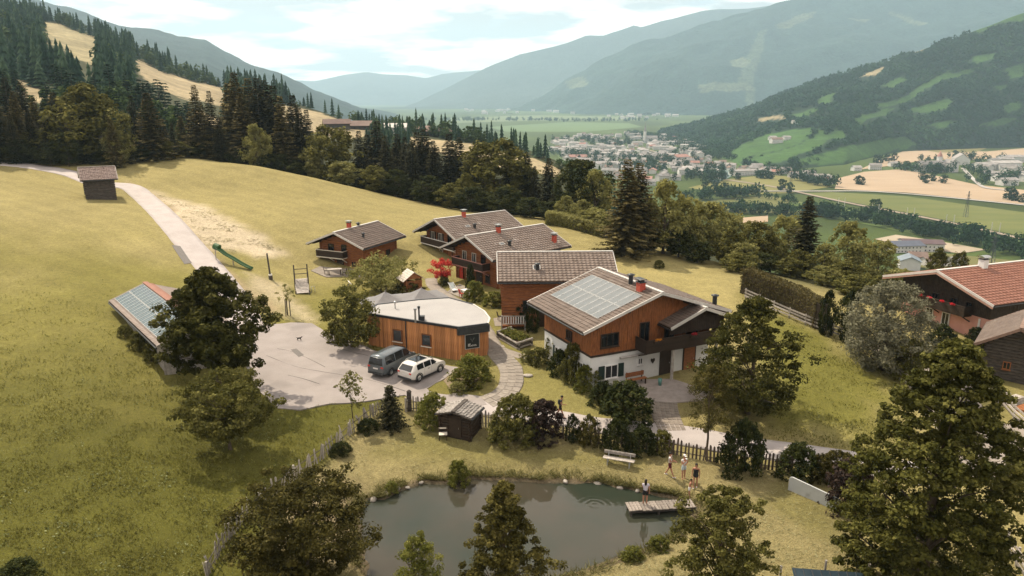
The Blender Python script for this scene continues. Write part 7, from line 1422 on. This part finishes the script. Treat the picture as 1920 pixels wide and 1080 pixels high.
M_white_far = mat('far_white_wall', (.62,.60,.57), (.72,.70,.67), .2, .9, objvar=.15); M_roof_far = mat('far_grey_roof', (.24,.22,.21), (.36,.34,.33), .15, .85, objvar=.3); M_roof_red = mat('far_red_roof', (.34,.17,.14), (.42,.23,.19), .15, .85, objvar=.2); M_roof_brown = mat('far_brown_roof', (.18,.12,.10), (.26,.19,.16), .15, .85, objvar=.25); M_win_far = mat('far_window', (.03,.035,.04), None, rough=.3)
def far_house_mesh(L_, W_, he, hr, mroof, wins=True, mwall=None):
    mb = MB(); x, y_ = L_/2, W_/2; mb.b2(-x, x, -y_, y_, 0, he, 0); mb.add([(-x,-y_,he),(-x,y_,he),(-x,0,hr-.3),(x,-y_,he),(x,y_,he),(x,0,hr-.3)], [(0,2,1),(3,4,5)], 0); o_ = .8
    for sd in (-1, 1): mb.add([(-x-o_, 0, hr), (x+o_, 0, hr), (x+o_, sd*(y_+o_), he-.25), (-x-o_, sd*(y_+o_), he-.25), (-x-o_, 0, hr+.25), (x+o_, 0, hr+.25), (x+o_, sd*(y_+o_), he), (-x-o_, sd*(y_+o_), he)], [(4,5,6,7),(0,3,2,1),(2,3,7,6),(0,4,7,3),(1,2,6,5)], 1)
    if wins:
        for fl in range(int(he // 2.8)):
            for i in range(int(L_ // 3)):
                xx = -x + 1.5 + i * 3
                for sd in (-1, 1): mb.b2(xx - .45, xx + .45, sd*y_ - .05, sd*y_ + .05, fl*2.8 + 1.0, fl*2.8 + 2.2, 2)
    return mb.mesh('far_house', [mwall or M_white_far, mroof, M_win_far])
FH = [far_house_mesh(14, 10, 6, 9, M_roof_far), far_house_mesh(18, 11, 8, 11, M_roof_far), far_house_mesh(12, 10, 5.6, 8.2, M_roof_brown), far_house_mesh(26, 14, 8, 11, M_roof_far), far_house_mesh(15, 11, 6, 9, M_roof_red), far_house_mesh(44, 20, 8, 9.5, M_roof_far), far_house_mesh(12, 9, 5.6, 8.5, M_roof_brown)]
TOWN = [(1040,262),(1100,252),(1180,250),(1230,252),(1300,262),(1330,275),(1300,290),(1395,318),(1400,330),(1340,318),(1290,330),(1240,350),(1170,340),(1060,300),(1030,280)]
def put_house(px, py, me, label, group=None, name='town_house', rz=None, s=1.0, dz=0.0, z=None):
    p = vpt(px, py); o = tag(link(name, me, None, (p[0], p[1], VZ - .5 if z is None else z), G7.uniform(-.5, .5) + (1.57 if G7.random() < .3 else 0) if rz is None else rz), label, 'house', group); o.scale = (s, s, s); return o
def blue_noise(poly, n, dmin):
    xs = [p[0] for p in poly]; ys = [p[1] for p in poly]; out = []; W_ = []
    for _ in range(n * 30):
        a, b = G7.uniform(min(xs), max(xs)), G7.uniform(min(ys), max(ys))
        if not in_poly(np.array([a]), np.array([b]), poly)[0]: continue
        q = np.array(vpt(a, b)[:2])
        if all(np.hypot(*(q - w_)) > dmin for w_ in W_): out.append((a, b)); W_.append(q)
        if len(out) >= n: break
    return out
for a, b in blue_noise(TOWN, 210, 22):
    put_house(a, b, FH[G7.choice(7, p=[.27,.22,.15,.17,.03,.08,.08])], 'small pale house among the crowded roofs of the valley town', 'houses of the valley town')
for a, b in blue_noise([(1395,314),(1420,318),(1560,338),(1565,348),(1460,330),(1400,328)], 26, 20): put_house(a, b, FH[G7.choice([0,1,2,4])], 'house in the village street below the green hillside pastures', 'houses of the village street')
for a, b in blue_noise([(1830,306),(1920,300),(1990,310),(1990,350),(1880,350),(1840,335)], 20, 24): put_house(a, b, FH[G7.choice([0,1,3,3])], 'pale house of the village at the right edge', 'houses of the right village')
for a, b in blue_noise([(850,205),(1000,204),(1120,208),(1140,214),(900,214)], 28, 60): put_house(a, b, FH[G7.choice([0,1,3])], 'tiny house on the far valley plain', 'houses on the far plain', s=1.6)
for a, b in blue_noise([(1130,214),(1260,210),(1270,220),(1150,224)], 24, 45): put_house(a, b, FH[G7.choice([0,1,3])], 'tiny house at the foot of the ski mountain', 'houses below the ski mountain', s=1.4)
WHITE = far_house_mesh(40, 18, 13, 18, M_roof_far); FARMH = far_house_mesh(24, 13, 8, 12, M_roof_brown); FARMW = far_house_mesh(15, 11, 6.5, 9, M_roof_far)
mo = empty('monastery', Vector(vpt(1742, 322)), .12, 'white monastery block with small tower beside the stubble field', 'monastery'); link('main_wing', WHITE, mo); w2 = link('side_wing', far_house_mesh(20, 16, 15, 20, M_roof_far), mo, (33, -4, 0), 1.57); MB().b2(-3, 3, -3, 3, 0, 24).build('tower', M_white_far, mo, loc=(22, 9, 0)); MB().lathe([(4.4, 24), (2.6, 28), (.3, 33), (0, 33)], 8).build('tower_roof', M_roof_red, mo, loc=(22, 9, 0))
for lab, a, b, me, rz in (('pale hall with grey gable roof in the right village', 1800, 308, far_house_mesh(34, 24, 11, 20, M_roof_far), 1.2), ('long white hall in the right village', 1880, 316, far_house_mesh(52, 22, 11, 14, M_roof_far), .1), ('second long white hall behind the first', 1895, 304, far_house_mesh(46, 20, 11, 14, M_roof_far), .1), ('white hall left of the long ones', 1845, 318, far_house_mesh(36, 20, 10, 13, M_roof_far), .1), ('small pale house on the stubble field edge', 1605, 320, FH[0], .2), ('small white house left of the stubble field', 1640, 318, FH[1], -.2), ('white house under the poplars by the tan field', 1674, 312, FH[0], .1), ('red roofed hall below the town', 1083, 300, far_house_mesh(36, 20, 7, 11, M_roof_red), .2), ('large red roofed block in the town', 1274, 304, far_house_mesh(30, 22, 11, 15, M_roof_red), .5), ('pink walled block in the town centre', 1222, 278, FH[4], .2), ('pale factory by the river', 1318, 327, far_house_mesh(46, 24, 8, 9, M_roof_far), .3)):
    put_house(a, b, me, lab, None, 'house', rz)
cb = empty('church', Vector(vpt(1221, 268)), .1, 'church with slender spire rising from the town roofs', 'church'); link('nave', far_house_mesh(30, 14, 12, 19, M_roof_far), cb); MB().b2(-3, 3, -3, 3, 0, 30).build('tower', M_white_far, cb, loc=(-18, 0, 0)); MB().lathe([(4.2, 30), (1.5, 42), (.1, 56), (0, 56)], 8).build('spire', M_roof_far, cb, loc=(-18, 0, 0))
# near valley houses seen above the golden trees
for lab, px, pb, me, rz, s in (('white house with small square windows below the farmhouse tree', 1703, 503, far_house_mesh(15, 13, 7, 10, mat('blue_grey_roof', (.16,.20,.24), (.22,.26,.30), .2, .6)), 1.2, 1), ('dark hall with solar roof near the white house', 1692, 470, far_house_mesh(26, 16, 6, 8.5, mat('solar_blue_roof', (.06,.07,.10), (.09,.10,.14), .2, .3)), .1, 1), ('dark red open hall next to the solar roof', 1725, 468, far_house_mesh(30, 16, 7, 9, mat('dark_red_roof', (.09,.05,.055), (.13,.08,.08), .2, .5)), -.2, 1), ('grey roofed house right of the white one', 1742, 498, FH[2], .2, .9), ('pale house partly hidden by the thin olive tree', 1790, 500, FH[0], .4, .9), ('pale roofed house behind the white one', 1718, 492, FH[6], -.3, 1.0)):
    put_house(px, pb, me, lab, None, 'house', rz, s)
# hamlet on the left hillside
for lab, px, pb, me, rz in (('dark red farmhouse on the left hillside meadow', 632, 241, far_house_mesh(14, 8, 3.4, 5.6, mat('dark_farm_roof', (.12,.075,.065), (.17,.11,.095), .2, .8), True, M_wood_old), .3), ('low brown barn right of the dark red farmhouse', 676, 243, far_house_mesh(15, 8, 3, 5.5, M_roof_brown, True, M_wood_old), .1), ('white walled barn with pale roof on the hillside', 742, 250, far_house_mesh(12, 8, 4, 6, mat('pale_barn_roof', (.55,.53,.50), (.65,.63,.60), .2, .7)), .05), ('long low roof at the hillside edge', 825, 254, far_house_mesh(19, 8, 3, 4.8, M_roof_brown, True, M_wood_old), .05), ('small shed left of the long low roof', 790, 249, far_house_mesh(9, 6, 3, 4.4, M_roof_brown, True, M_wood_old), .2)):
    q = None
    for y_ in np.linspace(230, 620, 200):
        p = at_R(px, pb, y_)
        if hill_z(H_LEFT, p[0], y_) > p[2]: q = (p[0], y_, hill_z(H_LEFT, p[0], y_)); break
    if q is None: p = at_R(px, pb, 430); q = (p[0], 430, hill_z(H_LEFT, p[0], 430))
    o = tag(link('hill_farm', me, None, (q[0], q[1], q[2] - .6), rz), lab, 'house')
# farm on the right hillside
for lab, px, pb, me in (('pale farmhouse on the bright green right hillside', 1455, 268, FARMH), ('second pale farm building on the green hillside', 1474, 262, FARMW), ('white barn behind the hillside farmhouse', 1448, 262, FARMW), ('pale sheet roofed barn higher on the right hillside', 1490, 232, FARMW)):
    q = None
    for y_ in np.linspace(1150, 2300, 300):
        p = at_R(px, pb, y_)
        if hill_z(H_RIGHT, p[0], y_) > p[2]: q = (p[0], y_, hill_z(H_RIGHT, p[0], y_)); break
    if q: tag(link('hill_farm', me, None, (q[0], q[1], q[2] - 1), .2), lab, 'house')
# ---- trees on the valley floor
VB = []
for _ in range(3):
    c, C = crown_mesh('broadleaf_crown', leaf_mat('valley_tree_leaves', (.010,.030,.014), (.024,.052,.022), (.055,.095,.036), .2) if not VB else bpy.data.materials['valley_tree_leaves'], G7, 13, 11, 1.0, 50, 900, .75, 'round', .17); VB.append((c, trunk_mesh('broadleaf_trunk', M_bark, G7, 13, .35, C, 2, 8)))
SING = [(1359,337),(1383,337),(1425,335),(1435,335),(1445,336),(1465,357),(1481,362),(1495,330),(1323,357),(1341,357),(1357,360),(1675,302),(1642,306),(1650,306),(1662,303),(1615,347),(1608,346),(1748,340),(1768,344),(1730,338),(1700,318),(1790,297),(1818,300),(1640,400),(1735,344),(1406,305),(1428,304),(1383,282),(1391,281),(1850,335),(1868,340),(1820,318),(1892,375),(1900,377),(1915,380)]
SING.sort()
for i, (a, b) in enumerate(SING):
    c, t = VB[i % 3]; s = G7.uniform(.8, 1.25); place_tree('field_tree', ordw(i) + ' single dark tree from the left on the open valley floor', 'tree', Vector(vpt(a, b)), c, t, (s, s, s), i * 1.3, 'single trees on the valley floor')
def treeline(label, pts, n, wpx, smin=.7, smax=1.4, cone=.0):
    L = [np.array(vpt(a, b)) for a, b in pts]; seg = G7.integers(0, len(L) - 1, n); f = G7.random((n, 1)); A = np.array(L); P = A[seg] * (1 - f) + A[seg + 1] * f; P[:, :2] += G7.normal(size=(n, 2)) * wpx
    s = G7.uniform(smin, smax, n); scatter_stuff('tree_belt', label, low_broad(G7, 60, 9, 10.5, 1.25), P, np.stack([s, s * G7.uniform(.9, 1.3, n)], 1), bpy.data.materials['valley_tree_leaves'])
treeline('belt of trees along the river below the railway', [(1530,402),(1640,418),(1740,440),(1850,462),(1960,488),(2060,515)], 210, 9)
treeline('hedge of trees across the middle meadows', [(1285,376),(1330,374),(1380,370),(1420,366)], 60, 5)
treeline('trees beside the railway bridge', [(1430,372),(1470,378),(1500,384)], 16, 3, .5, .9)
treeline('trees below the golden garden trees', [(1360,395),(1420,402),(1500,402),(1560,404)], 60, 6, .8, 1.3)
treeline('trees between village and stubble field', [(1500,338),(1530,345),(1560,352)], 36, 9)
treeline('dark hedge climbing from the village to the wood', [(1410,338),(1450,328),(1490,316),(1530,306),(1590,292)], 60, 6, .7, 1.1)
treeline('trees round the monastery', [(1690,318),(1705,322),(1770,325),(1775,318),(1730,300)], 46, 9, .9, 1.6)
treeline('trees among the right village', [(1780,298),(1840,300),(1850,345),(1900,345),(1920,330)], 60, 16, .8, 1.6)
treeline('trees along the river bend', [(1340,345),(1330,335),(1350,330),(1335,318),(1300,330),(1280,345)], 60, 10, .8, 1.5)
treeline('trees among the town houses', [(1040,268),(1100,262),(1150,275),(1220,262),(1300,285),(1240,318),(1180,320),(1120,300),(1060,288),(1200,300),(1290,310)], 330, 26, .8, 1.5)
treeline('wood at the far edge of the town', [(1180,252),(1230,258),(1290,272),(1330,290),(1360,300)], 190, 20, .9, 1.5)
treeline('hedges on the far plain', [(820,226),(900,226),(1000,226),(1100,228),(1200,226)], 170, 60, .9, 1.9)
treeline('trees behind the village street', [(1395,312),(1450,322),(1520,332)], 40, 8)
# railway masts
M_mast = mat('pale_mast', (.55,.54,.52), None, rough=.6)
for i, (a, b) in enumerate([(1577,389),(1640,402),(1706,410),(1780,424),(1865,440)]):
    p = vpt(a, b); e = empty('railway_mast', p, -.3, ordw(i) + ' pair of pale railway masts from the left', 'mast', 'railway masts')
    for k, x in enumerate((-3.2, 3.2)): MB().tube([(x, 0, 0), (x, 0, 11)], .28, 6).build('mast', M_mast, e)
    MB().bar((-3.2, 0, 1.2), (3.2, 0, 1.2), .3, .3).build('brace', M_mast, e)
for i, (lab, a, b, hh) in enumerate((('lattice power pylon on the green meadow', 1810, 408, 27), ('lattice power pylon near the farmhouse chimney', 1858, 496, 24), ('lattice power pylon in the olive meadow', 1482, 346, 20))):
    p = vpt(a, b); e = empty('power_pylon', p, .3, lab, 'pylon'); mb = MB()
    for x in (-1.6, 1.6):
        for y_ in (-1.6, 1.6): mb.bar((x, y_, 0), (x*.15, y_*.15, hh), .22)
    for k in range(7): z_ = hh * k / 8; w = 1.6 * (1 - .85 * z_ / hh); w2 = 1.6 * (1 - .85 * (z_ + hh/8) / hh); mb.bar((-w, -w, z_), (w2, -w2, z_ + hh/8), .12).bar((w, -w, z_), (-w2, -w2, z_ + hh/8), .12).bar((-w, w, z_), (w2, w2, z_ + hh/8), .12)
    mb.build('lattice', M_dark_metal, e)
    for z_ in (.72, .86): MB().bar((-3.5, 0, hh * z_), (3.5, 0, hh * z_), .25).build('crossarm', M_dark_metal, e)
# ---------------------------------------------------------------- grass, straw, bank plants
road_w = [(p[0], p[1]) for p in smooth_line([(q[0], q[1], 0) for q in rd], 4)]; lane_w = [(p[0], p[1]) for p in smooth_line([(q[0], q[1], 0) for q in lane], 4)]
def ground_samples(n, pxr, pyr):
    px, py = G7.uniform(*pxr, n), G7.uniform(*pyr, n); dx_, dy_, dz_ = ray(px, py); s = np.full(n, 45.0)
    for _ in range(14): s = s + (CAM_Z + dz_ * s - gz_arr(dx_ * s, dy_ * s)) / (-dz_) * .8
    x, y_ = dx_ * s, dy_ * s; ok = (s > 20) & (s < 130)
    x, y_ = x[ok], y_[ok]; k = (d_poly(x, y_, road_w, False) > 2.0) & (d_poly(x, y_, lane_w, False) > 1.5) & ~in_poly(x, y_, yard) & (sdist(x, y_, POND) < -.15)
    return x[k], y_[k]
def blades(name, label, x, y_, hmin, hmax, w, m, bend=.5, lay=0.0, tone=None):
    n = len(x); z = gz_arr(x, y_); hh = G7.uniform(hmin, hmax, n); a = G7.random(n) * 6.28; t = np.stack([np.cos(a), np.sin(a), np.zeros(n)], 1); b = G7.random(n) * 6.28; d = np.stack([np.cos(b), np.sin(b), np.zeros(n)], 1); P = np.stack([x, y_, z - .02], 1)
    up = np.stack([np.zeros(n), np.zeros(n), np.ones(n)], 1) * (1 - lay) + d * (bend * (1 - lay) + lay); up = unit(up)
    mid = P + up * hh[:, None] * .5 + np.array([0, 0, .03]); tip = P + (up + d * bend * .5) * hh[:, None] + np.array([0, 0, .03]); ww = (w * (.6 + .8 * G7.random(n)))[:, None]
    V = np.stack([P, mid - t * ww, tip, mid + t * ww], 1).reshape(-1, 3); rn = G7.random(n) if tone is None else tone
    return tag(link(name, quads_mesh(name, V, np.arange(len(V)).reshape(-1, 4), m, rnd=np.repeat(rn, 4))), label, kind='stuff')
L_grass = leaf_mat('pasture_blades', (.10,.09,.022), (.18,.16,.042), (.28,.245,.085), .45, objvar=0); L_straw = leaf_mat('dry_straw', (.17,.14,.06), (.31,.265,.13), (.46,.40,.23), .25, objvar=0); L_bank = leaf_mat('bank_grass_blades', (.075,.068,.022), (.17,.145,.052), (.32,.27,.12), .3, objvar=0)
x, y_ = ground_samples(70000, (-80, 760), (500, 1110)); nz = fbm(x / 1.3, y_ / 1.3, 3); k = (nz + G7.normal(size=len(x)) * .12 > -.02) & (x < -3) & (G7.random(len(x)) < sstep(84, 46, y_))
gd = [tuple(G(a, b)[:2]) for a, b in [(700,778),(640,830),(600,868),(545,905),(480,960),(400,1080),(700,1110),(760,1000),(760,800)]]; k &= ~in_poly(x, y_, gd)
blades('grass', 'tufted uncut grass of the lower pasture', x[k], y_[k], .08, .26, .028, L_grass, .7)
x, y_ = ground_samples(16000, (1380, 1720), (560, 860)); nz = fbm(x / 1.3, y_ / 1.3, 3); k = nz + G7.normal(size=len(x)) * .1 > .02; blades('grass', 'tufted grass of the right meadow', x[k], y_[k], .08, .22, .03, L_grass, .7)
x, y_ = ground_samples(42000, (560, 1640), (770, 1110)); gp_ = [tuple(G(a, b)[:2]) for a, b in [(690,790),(770,760),(900,800),(1100,835),(1300,865),(1480,895),(1600,980),(1640,1100),(560,1100),(540,960),(600,880)]]; k = in_poly(x, y_, gp_) & (fbm(x / 1.6, y_ / .7, 3) + G7.normal(size=len(x)) * .1 > -.03)
blades('straw', 'mown straw lying on the pond garden lawn', x[k], y_[k], .12, .34, .016, L_straw, .3, .85)
x, y_ = ground_samples(9000, (270, 560), (350, 490)); hz_ = [tuple(G(a, b)[:2]) for a, b in [(285,358),(420,408),(540,475),(480,485),(400,468),(320,425)]]; k = in_poly(x, y_, hz_) & (fbm(x / 2.5, y_ / 1.2, 3) > -.02); blades('straw', 'cut hay lying beside the climbing lane', x[k], y_[k], .2, .55, .05, L_straw, .3, .8)
n = 15000; seg = G7.integers(0, len(POND), n); f = G7.random(n); A = np.array(POND + [POND[0]]); x = A[seg, 0] * (1-f) + A[seg+1, 0] * f; y_ = A[seg, 1] * (1-f) + A[seg+1, 1] * f; cx_, cy_ = A[:, 0].mean(), A[:, 1].mean(); o_ = np.abs(G7.normal(size=n)) * .45 + .02; dd = np.stack([x - cx_, y_ - cy_], 1); dd = unit(dd); x, y_ = x + dd[:, 0] * o_, y_ + dd[:, 1] * o_; k = fbm(x * 1.2, y_ * 1.2, 3) + G7.normal(size=n) * .12 > -.05
blades('bank_grass', 'shaggy grass fringing the pond', x[k], y_[k], .15, .48, .022, L_bank, .8)
x, y_ = ground_samples(5000, (-50, 560), (700, 1100)); k = fbm(x / 2.2 + 9, y_ / 2.2, 3) > .13; x, y_ = x[k], y_[k]; V = np.concatenate([blob(1, (a, b, gz(a, b) + .07), (.05, .05, .03), .07, G7, 1.2) for a, b in zip(x[:900], y_[:900])]); tag(link('weeds', quads_mesh('weeds', V, np.arange(len(V)).reshape(-1, 4), leaf_mat('pale_weed_leaves', (.14,.15,.06), (.22,.22,.10), (.34,.33,.19), .3, objvar=0), rnd=np.repeat(G7.random(len(V)//4), 4))), 'patches of broad pale weeds in the pasture', kind='stuff')
# ---------------------------------------------------------------- the air: an even, thin haze over the whole valley
HZ = MB().b2(-12500, 12500, -300, 16200, -120, 1290)
hm = bpy.data.materials.new('valley_haze'); hm.use_nodes = True; hn = hm.node_tree.nodes; hn.clear()
ho = hn.new('ShaderNodeOutputMaterial'); hv = hn.new('ShaderNodeVolumePrincipled')
hv.inputs['Color'].default_value = (0.57, 0.81, 1.0, 1); hv.inputs['Density'].default_value = 0.000090; hv.inputs['Anisotropy'].default_value = 0.25
hm.node_tree.links.new(hv.outputs[0], ho.inputs['Volume'])
tag(HZ.build('haze', hm), 'thin pale blue haze filling the valley', kind='stuff')
